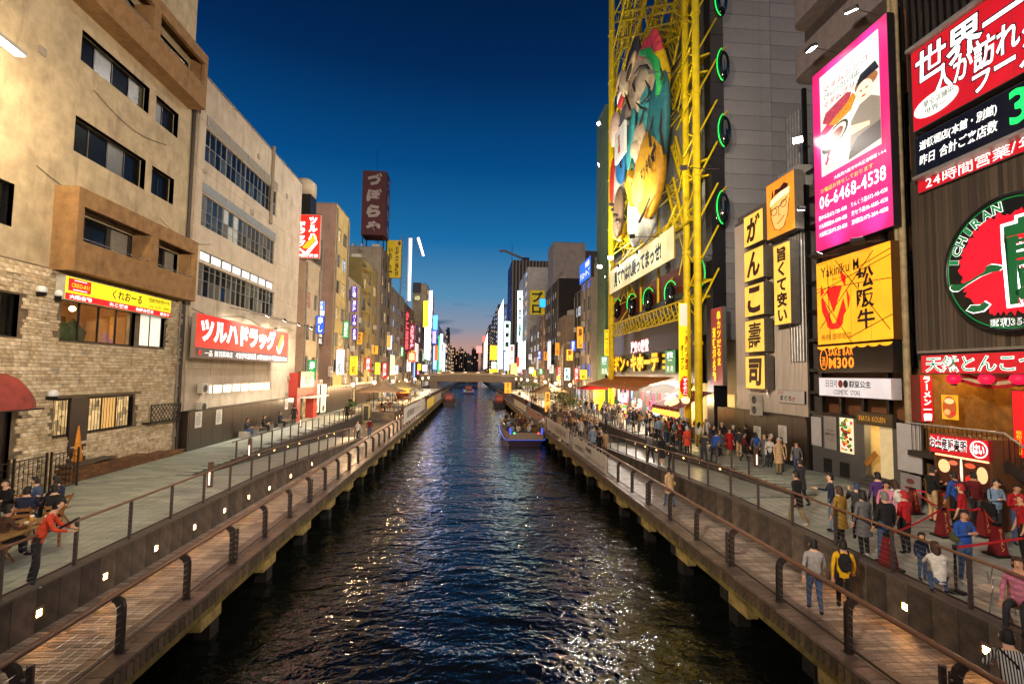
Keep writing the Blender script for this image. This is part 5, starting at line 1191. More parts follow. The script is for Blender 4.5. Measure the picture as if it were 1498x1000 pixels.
# crowded shelves: racks with small packages
GC = ['#e0485a', '#f0b0b8', '#f5e6da', '#3a7ac0', '#e8a030', '#50a050', '#f2d24a', '#d05090', '#7ab8d8', '#202020', '#f4f4f0', '#b03020']
GM = [glow(c, .6, False, base=c) for c in GC]  # goods glow in their own colours so the shop front reads brighter
r = random.Random(9)
def rack(label, x, y, w, h, d=.6, nx=9, nz=6, grp='racks of goods at the discount store front'):
    R_ = thing('goods_rack', label, 'shelf', (x, y, .95), grp)
    mb = MB(); mb.box(x, x + d, y - w / 2, y + w / 2, .95, 1.05)
    for j in range(nz + 1): mb.box(x + .02, x + d, y - w / 2, y + w / 2, .95 + h * j / nz, .97 + h * j / nz)
    mb.box(x + d - .03, x + d, y - w / 2, y + w / 2, .95, .95 + h); mb.build('shelf', paint('#8a8478', .5), R_)
    mb = MB()
    for j in range(nz):
        yy = y - w / 2
        while yy < y + w / 2 - .1:
            ww = r.uniform(.1, .3); hh = (h / nz) * r.uniform(.5, .92); mb.box(x + r.uniform(0, .15), x + d - .06, yy, min(yy + ww - .02, y + w / 2), .975 + h * j / nz, .975 + h * j / nz + hh, r.randrange(len(GM))); yy += ww
    tag(mb.build('package', GM, R_), kind='stuff')
where = ['nearest the banner column', 'second along the store front', 'third along the store front', 'fourth along the store front', 'fifth along the store front', 'sixth along the store front', 'seventh along the store front', 'farthest along the store front']
for i in range(8): rack('shelf rack crammed with bright packages, %s' % where[i], XR - 1.0 + (i % 2) * .9, 42.0 + i * 2.5, 2.1, 1.5 + .5 * (i % 3 == 1) + (.8 if i % 2 else 0), nz=5)
for i in range(5): rack('tall back wall rack of goods under the strip lights, bay %s' % 'one two three four five'.split()[i], XR + 3.2, 43 + i * 4, 3.8, 3.6, nz=8, grp='back wall racks of goods')
for i in range(12):   # hanging cloths and clothes
    y = 43 + i * 1.6; z = 4.2; H_ = thing('hanging_cloth', 'printed cloth hanging from the store ceiling edge, number %d from the banner column' % (i + 1), 'cloth', (XR - .9, y, z), 'cloths hanging in the store front')
    H_['label'] = '%s cloth hanging in the store front, %s' % (r.choice(('red', 'blue', 'cream', 'pink', 'black', 'green')), ['nearest', 'second', 'third', 'fourth', 'fifth', 'sixth', 'seventh', 'eighth', 'ninth', 'tenth', 'eleventh', 'twelfth'][i] + ' from the near end')
    c = {'red': 0, 'blue': 3, 'cream': 2, 'pink': 7, 'black': 9, 'green': 5}[H_['label'].split()[0]]
    mb = MB(); mb.box(XR - .93, XR - .9, y - .3, y + .3, z - .9 - .4 * (i % 2), z); mb.build('cloth', GM[c], H_); mb = MB(); mb.tube([(XR - .915, y - .35, z + .02), (XR - .915, y + .35, z + .02)], .02, 5); mb.build('rod', M_frame2, H_)
# signs of the store
KY = glow('#ffc800', 1.0); KD = paint('#8a5a06', .4)
a = atx(898, 545, XR - .9); b = atx(962, 519, XR - .9)
T2 = thing('store_sign', 'big yellow block letter store sign on a dark board above the awning', 'sign', (XR - .5, (a.y + b.y) / 2, a.z))
fp = PL(1, XR - .9, a.y - 1.5, a.z - .1); w = a.y - b.y + .3; h = b.z - a.z + .5
mb = MB(); pbox(mb, fp, -1.8, w + .6, 0, h, -.3, 0); mb.build('board', mat('store_board', '#14301f', .4, var=.1), T2)
for i in range(3): mb = MB(); pbox(mb, fp, -1.6, 0, h * (.2 + .25 * i), h * (.32 + .25 * i), 0, .03); mb.build('yellow_bar', KY, T2); mb = MB(); pbox(mb, fp, w - .6, w + .5, h * (.2 + .25 * i), h * (.32 + .25 * i), 0, .03); mb.build('yellow_bar', KY, T2)
for k in range(5): text(T2, fp, 'ドン・キホーテ', .3, w - .8, h * .08, h * .95, KD if k < 4 else KY, .04 + k * .07, .09 - (.03 if k == 4 else 0), name='lettering' if k == 4 else 'lettering_side')
q = RX(XR - .35, 923, 500, 517, 949)
T2 = thing('wall_lettering', 'white characters with pink edges on the dark curved wall', 'sign', (XR - .35, (q[0] + q[1]) / 2, q[2])); fp = PL(1, XR - .35, q[1], q[2])
letters(T2, fp, [('激安の殿堂', 0, q[1] - q[0], 0, q[3] - q[2], WHITE, dict(bold=.03, edge=glow('#d02050', .8, False), ew=.05))])
GB = glow('#1a8a4e', .6)
for x0, yt, yb, x1, lb in ((973, 513, 546, 988, 'green pharmacy banner hanging beside the yellow banner column'), (879, 521, 548, 890, 'green pharmacy banner at the far end of the store sign')):
    fsign(1, XR - 1.1, x0, yt, yb, x1, lb, GB, [('薬', .2, .8, .55, .92, WHITE, dict(bold=.04)), ('药 药', .2, .8, .08, .32, WHITE)], .08, paint('#1a5a3a', .5), .02)
YB = glow('#f0d21e', .9)
T2, fp, w, h = csign(37.6, 993, 443, 583, 1010, 'tall yellow opening banner with red and black writing on the near tower column', YB, [('道頓堀大飯店', .5, .92, .3, .66, paint('#c01a1e', .5, var=0), dict(vertical=True, bold=.04)), ('オープン', .12, .42, .3, .56, BLACK, dict(vertical=True, bold=.04))], .06, YB, .01)
mb = MB(); mb.plate([(w * .5 + w * .46 * math.cos(i * math.pi / 14) * (1 + .06 * (-1) ** i), h * .13 + h * .105 * math.sin(i * math.pi / 14) * (1 + .06 * (-1) ** i)) for i in range(28)], fp, .012, .02); mb.build('red_burst', glow('#c8181e', .8, False), T2)
letters(T2, fp, fr([('すぐそこ', .3, .7, .045, .215, WHITE, dict(vertical=True, bold=.03))], w, h))
mb = MB(); pbox(mb, fp, w * .08, w * .92, h * .76, h * .99, .012, .02); mb.build('blank_panel', glow('#cfcbb8', .7, False), T2)
csign(59.0, 884.5, 482, 520, 890.5, 'narrow yellow banner on the far tower column', YB, [('ワ店', .15, .85, .1, .5, paint('#c01a1e', .5, var=0), dict(vertical=True)), ('□', .15, .85, .62, .95, BLACK)], .06, YB, .01)
fsign(1, XR - .35, 1040, 452, 563, 1057, 'tall dark red restaurant sign with yellow characters right of the yellow columns', glow('#8a1620', .6), [('串カツだるま', .55, .9, .25, .95, glow('#f5d21e', 1, False), dict(vertical=True, bold=.03)), ('道頓堀名物', .15, .45, .05, .75, glow('#f5d21e', 1, False), dict(vertical=True, bold=.03))], .3, paint('#6a6660', .5), .03)
# long banner under the statue
T2, fp, w, h = fsign(1, XR - 2.4, 892, 398, 431, 986, 'long pale yellow banner with black kana below the big statue', glow('#ddd49a', .72), [('見てなはれ乗ってまっせ!', .1, .86, .16, .82, paint('#15131f', .5, var=0), dict(bold=.05))], .12, paint('#a08a20', .5), .01)
for i, yy in enumerate((.2, .5, .8)):
    floodlight('small white spotlight in front of the long pale banner, %s of three' % ('far one', 'middle one', 'near one')[i], fp(w * yy, h * .5, 1.6), fp(w * yy, h * .5, 0), fp(w * yy, h * 1.2, 0), 120, '#ffffff', 30, group='spotlights of the long banner')
# ---------------- the yellow steel wheel tower
TY = mat('tower_yellow', '#e2c60a', .55, var=.14, sc=1.5, grime=.35, spec=.35)
XT = XR - 1.6
T = thing('wheel_tower', 'tall yellow steel ferris wheel tower of columns and lattice over the store', 'amusement wheel', (XT, 48, .95)); WT = T
Yc = [atx(1022, 560, XT).y, atx(1000, 500, XT).y, atx(895, 500, XT).y, atx(887.5, 500, XT).y]
for i, y in enumerate(Yc):
    rr = (.27, .26, .28, .22)[i]
    mb = MB(); mb.tube([(XT + (0, .3, 0, .4)[i], y, .95), (XT + (0, .3, 0, .4)[i], y, 62)], rr, 16); o = mb.build('column', TY, T)
    for k in range(8): zz = 8 + k * 6.2 + i; mb = MB(); mb.tube([(XT + (0, .3, 0, .4)[i], y, zz), (XT + (0, .3, 0, .4)[i], y, zz + .25)], rr + .07, 16); mb.build('collar', TY, o)
for y in (Yc[1] + 2.5, 47, 52, Yc[2] - 2): mb = MB(); mb.tube([(XR - .1, y, 9), (XR - .1, y, 60)], .16, 8); mb.build('rear_column', TY, T)
def brace(p, q, rr=.075): mb = MB(); mb.tube([p, q], rr, 6, cap=False); mb.build('brace', TY, T)
z = 10.5; k = 0
while z < 58:   # lattice between the paired columns and back to the store
    for (ya, yb, xa, xb) in ((Yc[0], Yc[1], XT, XT + .3), (Yc[2], Yc[3], XT, XT + .4)):
        brace((xa, ya, z), (xb, yb, z + 1.6)); brace((xb, yb, z + 1.6), (xa, ya, z + 3.2))
    brace((XT, Yc[0], z), (XR + .2, Yc[0] + .4, z + 3.2)); brace((XT + .3, Yc[1], z + 1.6), (XR, Yc[1] + 2.5, z)); brace((XT, Yc[2], z), (XR, Yc[2] - 2, z + 3.2))
    z += 3.2; k += 1
for z in (18.5, 22, 28.5, 33, 37, 41.5, 46, 51):
    brace((XR - .1, Yc[1], z), (XR - .1, Yc[2], z), .12); brace((XR - .1, Yc[1], z + .9), (XR - .1, Yc[2], z + .9), .07)
    n = 9
    for i in range(n):
        a, b = Yc[1] + (Yc[2] - Yc[1]) * i / n, Yc[1] + (Yc[2] - Yc[1]) * (i + 1) / n; brace((XR - .1, a, z + (.9 if i % 2 else 0)), (XR - .1, b, z + (0 if i % 2 else .9)), .05)
P = lambda px, py, d=0: atx(px, py, XT + d)
for a, b, rr in (((895, 190), (962, -60), .14), ((893, 160), (948, -10), .11), ((905, 130), (965, 40), .12), ((948, 42), (992, 32), .12), ((948, 42), (990, 46), .1), ((948, 42), (930, -60), .12), ((962, 20), (992, 16), .12), ((986, 18), (1012, 33), .08), ((945, 45), (975, 68), .1),
        ((972, 66), (994, 52), .1), ((900, 250), (922, 170), .08), ((897, 240), (945, 45), .1), ((985, 330), (1000, 300), .12), ((955, 380), (990, 300), .14), ((950, 330), (900, 395), .1), ((893, 375), (935, 345), .1), ((910, 100), (940, 20), .08), ((893, 90), (925, -40), .1), ((992, 110), (1010, 70), .1), ((990, 190), (1012, 140), .1), ((1000, 230), (1018, 195), .1), ((1000, 330), (1020, 310), .1), ):
    brace(P(*a), P(*b), rr * .8)
for z in (10.2, 11.6):   # walkway under the banner with a floor and many struts
    brace((XT, Yc[1], z), (XT, Yc[2], z), .09)
n = 24
for i in range(n):
    a, b = Yc[1] + (Yc[2] - Yc[1]) * i / n, Yc[1] + (Yc[2] - Yc[1]) * (i + 1) / n; brace((XT, a, 10.2 if i % 2 else 11.6), (XR, b, 11.6 if i % 2 else 10.2), .05); brace((XT, a, 10.2), (XT, b, 11.6), .04)
for k, zz in enumerate((30.5, 22.3, 37.5, 13)):    # folded yellow platforms between the near column and the store
    mb = MB(); mb.obox((XR - .5, Yc[0] + 2.2, zz), (.7, 0, .3), (0, 1.3, .2), (0, 0, .07)); mb.obox((XR - .5, Yc[0] + 2.4, zz - 1.1), (.7, 0, .2), (0, 1.2, .25), (0, 0, .07)); mb.build('platform', TY, T)
for i in range(26):
    yy = YN + .95 + (i % 2) * .0; 
mb = MB()
for yy in (YN + .7, YN + 1.5):
    mb.tube([(XR - .5, yy, 10), (XR - .5, yy, 55)], .04, 5)
for i in range(110): mb.beam((XR - .5, YN + .7, 10 + i * .4), (XR - .5, YN + 1.5, 10 + i * .4), .03)
tag(mb.build('ladder', M_frame, T), kind='stuff')
mb = MB(); mb.box(XR + .24, XR + .29, 38.5, 44, 18, 34); mb.build('white_back_panel', mat('white_panel', '#a5a49a', .6, var=.1, grime=.3), T)
# cabins with green neon rings
NEON = glow('#14e85a', 1.2)
M_cab = mat('cabin_glass', '#10181a', .1, var=.1, spec=.7)
def cabin(label, c, ry, rz, a0=0, a1=360, rx=.5):
    G = thing('wheel_cabin', label, 'wheel cabin', c, 'neon ringed cabins of the wheel')
    mb = MB(); mb.ball(c, 1, 16, sc=(rx, rx, rz * .94)); mb.build('cabin_shell', M_cab, G)
    mb = MB(); mb.tube([(c[0] + ry * math.cos(math.radians(a)), c[1] - rx * .55, c[2] + rz * math.sin(math.radians(a))) for a in [a0 + (a1 - a0) * i / 24 for i in range(25)]], .038, 6); mb.build('neon_ring', NEON, G)
    mb = MB(); mb.tube([(c[0], c[1], c[2] + rz), (c[0] + .5, c[1] + .4, c[2] + rz + .5)], .06, 6); mb.build('hanger', TY, G)
for i, (px, py) in enumerate(((1055, 2), (1058, 96), (1060, 192), (1058, 304))):
    c = atx(px, py, XR - .15); cabin('cabin with green neon arc beside the grey tower, %s from the top' % nth[i], (c.x, c.y + .1, c.z), .55, 1.25, 110, 258)
for i, (px, py) in enumerate(((1018, 400), (980, 432), (948, 440), (924, 447), (902, 452))):
    c = atx(px, py, XR - .5); cabin('low cabin with green neon arch above the curved wall, %s from the near column' % nth[i], c, .6, 1.25, -20 if i else -80, 200 if i else 90)
mb = MB(); mb.box(XR - .1, XR + .3, 40, 62, zs1 + 1.2, zs1 + 3.8); mb.build('wheel_pit', mat('pit_red', '#6a2a1a', .8, var=.4), T)
GG = glow('#14e85a', 1.6, False)
for k in range(7): mb = MB(); zz = 17 + k * 5.2; mb.tube([(XT + .1, Yc[2] + .45, zz), (XT + .1, Yc[2] + .45, zz + 1.5)], .05, 5); mb.build('neon_strip', GG, T)
# ---------------- the smiling statue, modelled as rounded volumes on the tower front
S = thing('fortune_god_statue', 'giant smiling bearded fortune god statue with fishing rod in coloured robes', 'statue', atx(935, 345, XT - .6)); ST = S
XS = XT - .7
def lump(nm, px, py, rw_, rh, col, d=0, thick=.5, rot=0, n=20, rough=.35):
    """flattened ellipsoid centred on the column/row of the photograph; radii in metres along the quay and up"""
    c = atx(px, py, XS); mb = MB(); m_ = MB(); m_.ball((0, 0, 0), 1, n)
    cr_, sr_ = math.cos(rot), math.sin(rot)
    v = []
    for x, y, z in m_.v:
        a, b = y * rw_, z * rh; v.append((c.x - d + x * thick, c.y + a * cr_ - b * sr_, c.z + a * sr_ + b * cr_))
    mb.add(v, m_.f, 0, True); return mb.build(nm, mat('statue_' + col, col, .55, var=.2, sc=2.2, grime=.35, spec=.35), S)
def limb(nm, pts, rs, col, d=0): mb = MB(); mb.tube([atx(x, y, XS - d) for x, y in pts], rs, 14); return mb.build(nm, mat('statue_' + col, col, .55, var=.2, sc=2.2, grime=.35, spec=.35), S)
SK, GRY, TEAL, WHT = '#c2b094', '#3e4044', '#2b6f70', '#aeb0a8'
lump('hat', 928, 100, 1.5, 2.3, GRY, .1, .7, .3); lump('hat_top', 934, 80, .9, 1.6, GRY, .3, .5, .2)
lump('head', 942, 122, 3.0, 3.3, SK, .2, .8); lump('cheek', 952, 132, 1.7, 2.0, SK, .75, .6); lump('cheek', 922, 140, 1.3, 1.4, SK, .75, .5); lump('nose', 930, 124, .8, 1.4, SK, 1.1, .5, -.25); lump('brow', 938, 100, 1.6, .5, '#b39a78', 1.0, .3, -.5); lump('brow', 921, 118, 1.1, .4, '#b39a78', 1.0, .3, -.4)
lump('eye', 938, 108, .9, .22, '#1c1714', 1.2, .16, -.5); lump('eye', 924, 124, .7, .2, '#1c1714', 1.15, .16, -.4)
lump('mouth', 924, 146, 1.0, .9, '#b23a34', 1.1, .3, -.6); lump('teeth', 925, 143, .8, .3, '#e8e4da', 1.3, .2, -.6); lump('ear', 966, 112, .7, 1.5, SK, .5, .4); lump('chin', 934, 162, 1.5, 1.1, SK, .7, .5, -.4); lump('beard', 925, 178, 1.0, 1.6, '#6d7474', .8, .4, .2)
limb('fishing_rod', [(940, 78), (950, 76), (960, 92), (966, 118), (964, 140)], [.3, .36, .36, .34, .3], '#2fa85a', .9)
limb('headdress', [(965, 78), (970, 110), (973, 135)], [.5, .65, .35], '#d8b414', .4)
for i, (x, y) in enumerate(((966, 56), (960, 66), (970, 68), (954, 70), (972, 76), (950, 80))): lump('coral', x, y, .55, .9, '#d8485a', .5, .4, .2 * (i % 3 - 1), 12)
lump('robe', 950, 190, 4.6, 4.8, TEAL, 0, .8, .35); lump('robe_sleeve', 972, 185, 1.9, 4.6, '#27646c', .5, .7, .15); lump('robe_fold', 955, 165, 1.0, 2.8, '#4aa0a6', .8, .4, .2); lump('robe_sleeve', 918, 205, 2.2, 3.6, '#c9cdd0', .3, .7, .35); lump('sash', 920, 225, 1.4, 3.8, '#1e5f9a', .7, .5, .25); lump('robe_fold', 938, 205, .8, 2.8, '#3a8f94', 1.0, .3, .3)
lump('hand', 955, 212, 1.2, 2.0, SK, 1.2, .5); lump('hand', 912, 190, 1.2, 1.8, '#d8b8a8', .9, .5, .3)
for i in range(3): lump('finger', 952 + i * 3, 220, .3, .8, SK, 1.6, .25, .1, 10)
lump('bag', 962, 255, 2.9, 3.8, '#b98a24', .7, 1.0, .12); lump('bag_belly', 958, 272, 2.2, 1.9, '#c4a250', 1.2, .6); 
text(S, PL(1, XS - 2.0, atx(946, 266, XS - 1.5).y, atx(946, 266, XS - 1.5).z), 'ドンキホーテ', 0, 3.6, 0, 1.5, BLACK, 0, .04, rot=.3)
sg = PL(1, XS - 1.55, atx(925, 243, XS).y, atx(925, 243, XS).z)
mb = MB(); pbox(mb, sg, 0, 3.2, 0, 3.0, 0, .25); mb.build('tablet', mat('statue_white', '#d8dad6', .4, var=.05), S); text(S, sg, '宝', 1.2, 1.9, 1.5, 2.4, paint('#b02028', .5, var=0), .27, .03); text(S, sg, '福', 1.2, 1.9, .5, 1.4, paint('#b02028', .5, var=0), .27, .03)
lump('trouser_leg', 948, 270, 2.6, 5.2, WHT, -.1, .8, .25); lump('trouser_leg', 935, 295, 2.3, 4.2, '#a9aeaa', .1, .7, .3); lump('trouser_leg', 915, 265, 1.4, 4.0, WHT, .6, .5, .2); lump('red_fold', 910, 265, .8, 2.4, '#b02a20', 1.05, .2, .15)
limb('yellow_hem', [(928, 256), (922, 270), (926, 300)], [.55, .6, .3], '#b98a24', .9); limb('yellow_hem', [(902, 255), (900, 290), (903, 318)], [.5, .6, .5], '#b98a24', .5)
lump('sandal', 919, 312, 1.2, 2.6, '#6a5442', 1.0, .5, .25); lump('yellow_base', 904, 325, 1.6, 1.9, '#d8a814', .2, .6); lump('yellow_base', 912, 337, 1.3, 1.1, '#d8a814', .3, .5)
for i in range(4): lump('sandal_tie', 914 + i * 3, 300 + i * 8, .8, .22, '#3a2c22', 1.4, .2, .4, 10)
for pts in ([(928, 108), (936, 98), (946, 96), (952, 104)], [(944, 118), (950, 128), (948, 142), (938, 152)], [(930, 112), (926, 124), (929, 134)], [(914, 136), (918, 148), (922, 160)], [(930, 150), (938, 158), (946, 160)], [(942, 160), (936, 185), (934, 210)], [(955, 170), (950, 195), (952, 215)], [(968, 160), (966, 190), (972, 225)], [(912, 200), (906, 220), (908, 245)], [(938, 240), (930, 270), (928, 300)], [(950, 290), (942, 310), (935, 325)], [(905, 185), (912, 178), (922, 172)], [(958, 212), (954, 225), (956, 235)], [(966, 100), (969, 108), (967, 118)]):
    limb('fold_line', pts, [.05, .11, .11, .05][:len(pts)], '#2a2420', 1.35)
# lattice girders rising past the statue: paired chords laced together
for (a0, a1, b0, b1, n_) in (((891, 330), (968, -40), (899, 345), (982, -30), 22), ((892, 235), (935, -30), (899, 225), (948, -30), 16), ((893, 150), (915, -20), (899, 130), (925, -30), 10), ((985, 95), (1000, 20), (975, 70), (990, -10), 6), ((892, 395), (985, 322), (892, 408), (985, 336), 14), ((892, 345), (925, 352), (892, 360), (930, 364), 6), ((892, 300), (952, 20), (897, 312), (960, 30), 20), ((893, 60), (985, 40), (893, 75), (985, 52), 14), ((893, 20), (990, 5), (893, 34), (990, 16), 14), ((893, 130), (922, 120), (893, 142), (922, 130), 6), ((893, 185), (915, 180), (893, 197), (915, 190), 6), ((975, 150), (996, 100), (985, 160), (998, 118), 6), ((988, 200), (998, 240), (982, 215), (995, 260), 5), ((985, 260), (1000, 330), (975, 270), (990, 335), 8)):
    L4 = lambda p, q, t_: (p[0] + (q[0] - p[0]) * t_, p[1] + (q[1] - p[1]) * t_)
    brace(P(*a0, .9), P(*a1, .9), .12); brace(P(*b0, .9), P(*b1, .9), .12)
    for i in range(n_): brace(P(*L4(a0, a1, i / n_), .9), P(*L4(b0, b1, (i + .5) / n_), .9), .055); brace(P(*L4(b0, b1, (i + .5) / n_), .9), P(*L4(a0, a1, (i + 1) / n_), .9), .055)
for k in range(19):
    zz = 14 + k * 2.3
    for q in (0, 3.1):
        ya, yb = Yc[2] - q - .2, Yc[2] - q - 3.1; brace((XT + .9, ya, zz), (XT + .9, yb, zz + 2.3), .05); brace((XT + .9, yb, zz), (XT + .9, ya, zz + 2.3), .05); brace((XT + .9, ya, zz), (XT + .9, yb, zz), .05)
    if k % 3 == 0: brace((XT + .9, Yc[2] - 3.2, zz), (XT + .9, Yc[2] - 3.2, zz + 7), .08); brace((XT + .6, Yc[1] + .3, zz), (XT + .6, Yc[1] + 2.2, zz + 3.4), .05); brace((XT + .6, Yc[1] + 2.2, zz), (XT + .6, Yc[1] + .3, zz + 3.4), .05)
# floodlights of the tower: two glaring heads out on arms at its far edge, more around the statue
for i, (px, py) in enumerate(((876, 181), (876, 241), (893, 377), (877, 390))):
    p = atx(px, py, XT - 1.0); floodlight('glaring white arm floodlight at the yellow tower far edge, %s from the top' % nth[i], p, (-17, 48 + 20 * i, 14) if i < 2 else atx(935, 330, XS), (XT + .4, Yc[3] + .1, p.z), 26000 if i < 2 else 1500, '#fff6ea', 22, group='white floodlights of the yellow tower', angle=110, size=.3)
for i, (px, py) in enumerate(((953, 105), (1000, 245), (925, 345))):
    p = atx(px, py, XS - 3.2); floodlight('small statue spotlight, %s' % ('at the face', 'at the near column', 'below the feet')[i], p, atx(940, (130, 210, 250)[i], XS), p + Vector((2.2, 0, 0)), 380, '#fff2dc', 8, group='statue spotlights', angle=150, size=.2)
for y in (41, 46, 51, 56): lamp(WT, (XT - 5.0, y, 18.8), 4200, '#fff6d8', 'SPOT', .2, (XT + .6, y + .5, 30), 150, .9)  # bare spots added in front of the tower to brighten its yellow lattice
# awnings
def awning(label, x0, x1, y0, y1, z0, z1, mats, n=6, val=.25, parent=None):
    A_ = thing('awning', label, 'awning', (x0, (y0 + y1) / 2, z0))
    for i in range(n):
        a, b = y0 + (y1 - y0) * i / n + .004, y0 + (y1 - y0) * (i + 1) / n - .004; m_ = mats[i % len(mats)]
        mb = MB(); mb.add([(x0, a, z1), (x0, b, z1), (x1, b, z0), (x1, a, z0)], [(0, 1, 2, 3)], 0); mb.add([(x1, a, z0), (x1, b, z0), (x1, b, z0 - val), (x1, a, z0 - val)], [(0, 1, 2, 3)]); mb.build('canopy_panel', m_, A_)
    mb = MB(); mb.tube([(x1 + .03, y0, z0), (x1 + .03, y1, z0)], .03, 6); mb.tube([(x0, y0, z1 - .03), (x1, y0, z0 - .03)], .025, 6); mb.tube([(x0, y1, z1 - .03), (x1, y1, z0 - .03)], .025, 6); mb.build('frame', M_frame2, A_); return A_
zA = atx(985, 553, XR - .8).z
awning('wide faded orange awning over the discount store front', XR - .4, XR - 3.6, 42.5, 62, zA - .9, zA + .1, [mat('awning_orange', '#c97a34', .8, var=.2, grime=.3)], 8)
zB = atx(1056, 574, XR).z
# takoyaki stall at the store's near corner
TK = thing('food_stall', 'small octopus ball stall with clear curtain under a dark red awning', 'stall', (XR - .8, 38.6, .95))
mb = MB(); mb.box(XR - 1.6, XR - 1.0, 36.2, 41.5, .95, 1.95); mb.build('counter', paint('#7a5a3c', .6, var=.2), TK); mb = MB(); mb.box(XR + 1.8, XR + 2, 36.6, 41.8, .95, 4.4); mb.build('back_wall', mat('stall_wall', '#b8a684', .7, var=.15), TK)
for i in range(8): mb = MB(); mb.box(XR - 1.5, XR - 1.1, 36.4 + i * .6, 36.9 + i * .6, 1.96, 2.05); mb.build('griddle', paint('#4a3826', .4, m=.5), TK)
for i in range(3): mb = MB(); mb.box(XR + 1.6, XR + 1.78, 37 + i * 1.5, 38.2 + i * 1.5, 1.6, 3.0); mb.build('shelf_goods', GM[(i * 4 + 4) % 12], TK)
lamp(TK, (XR - .6, 38.8, 3.9), 900, '#ffd890', r=.25)
awning('dark red awning over the octopus ball stall', XR - .1, XR - 2.6, 36.3, 42, zB - 1.25, zB, [mat('awning_maroon', '#7a1f26', .8, var=.15, grime=.3)], 6)
for i in range(9):
    p = Vector((XR - 2.5, 37.0 + i * .58, zB - 1.75)); L_ = thing('paper_lantern', 'glowing orange paper lantern on the stall awning edge, %s in the row' % (nth + ['seventh', 'eighth', 'ninth'])[i], 'lantern', p, 'orange lanterns along the stall awning')
    mb = MB(); mb.ball(p, .2, 10, sc=(1, 1, 1.15)); mb.build('lantern_shade', glow('#ffa03a', 2.4), L_); mb = MB(); mb.lathe([(.08, .21), (.08, .27)], 8, p); mb.build('end_ring', BLACK, L_)
for i, (px, py, rr) in enumerate(((985, 588, .45), (978, 590, .3), (1003, 585, .3))):
    p = atx(px, py, XR - 2.2); L_ = thing('paper_lantern', 'large pale round lantern by the yellow column, %s' % ('biggest', 'left small', 'right small')[i], 'lantern', p, 'pale lanterns by the yellow column')
    mb = MB(); mb.ball(p, rr, 12, sc=(1, 1, .9)); mb.build('lantern_shade', glow('#ffcf90', 1.8), L_); mb = MB(); mb.tube([p + Vector((0, 0, rr * .85)), p + Vector((0, 0, rr + .6))], .015, 4); mb.build('cord', BLACK, L_)
VC = thing('vinyl_curtain', 'clear rippled vinyl curtain beside the octopus ball cooks', 'curtain', (XR - 1.9, 39, 1.8)); mb = MB(); vs = []
for i in range(41): y = 39.2 + i * .07; vs += [(XR - 1.7 - .04 * math.sin(i * 1.3), y, 1.1), (XR - 1.8 - .05 * math.sin(i * 1.3 + 1), y, zB - 1.2)]
mb.add(vs, [(2 * i, 2 * i + 2, 2 * i + 3, 2 * i + 1) for i in range(40)], 0, True); mb.build('vinyl_sheet', M_trans, VC)
mb = MB(); mb.tube([(XR - 1.8, 39.1, zB - 1.18), (XR - 1.8, 42.1, zB - 1.18)], .02, 6); mb.build('rod', M_frame2, VC)
# menu stand, yellow menu board, red umbrella over the far stall
p = atz(1000, 655, .95); T2 = thing('menu_stand', 'blue white lit menu stand in front of the octopus ball stall', 'sign', (XR - 3.0, 39.6, .95))
mb = MB(); mb.box(XR - 3.2, XR - 3.0, 39.2, 40.0, .95, 1.3); mb.build('base', paint('#6a1a1e', .5), T2); mb = MB(); mb.box(XR - 3.24, XR - 3.2, 39.15, 40.05, 1.3, 2.8); mb.build('lit_panel', glow('#cfe4f5', 1.0), T2); fp = PL(1, XR - 3.24, 40.05, 1.3)
for x, y, c in ((.45, .5, '#3a2a1a'), (.45, .45, '#c03a1e'), (.45, 1.1, '#2a5a9a')): mb = MB(); mb.plate([(x + .3 * math.cos(a), y + .12 * math.sin(a)) for a in [i * math.pi / 8 for i in range(16)]], fp, 0, .01 + y * .01); mb.build('printed_shape', glow(c, .6, False), T2)
p = atz(878, 605, .95)
T2, fp, w, h = csign(61.5, 869, 567, 600, 885, 'lit yellow menu board at the far end of the store awning', glow('#e8e81e', 1.0), [('メニュー', .2, .8, .7, .92, BLACK), ('たこ焼', .2, .8, .4, .6, BLACK)], .1, paint('#8a8a1a', .5), .01)
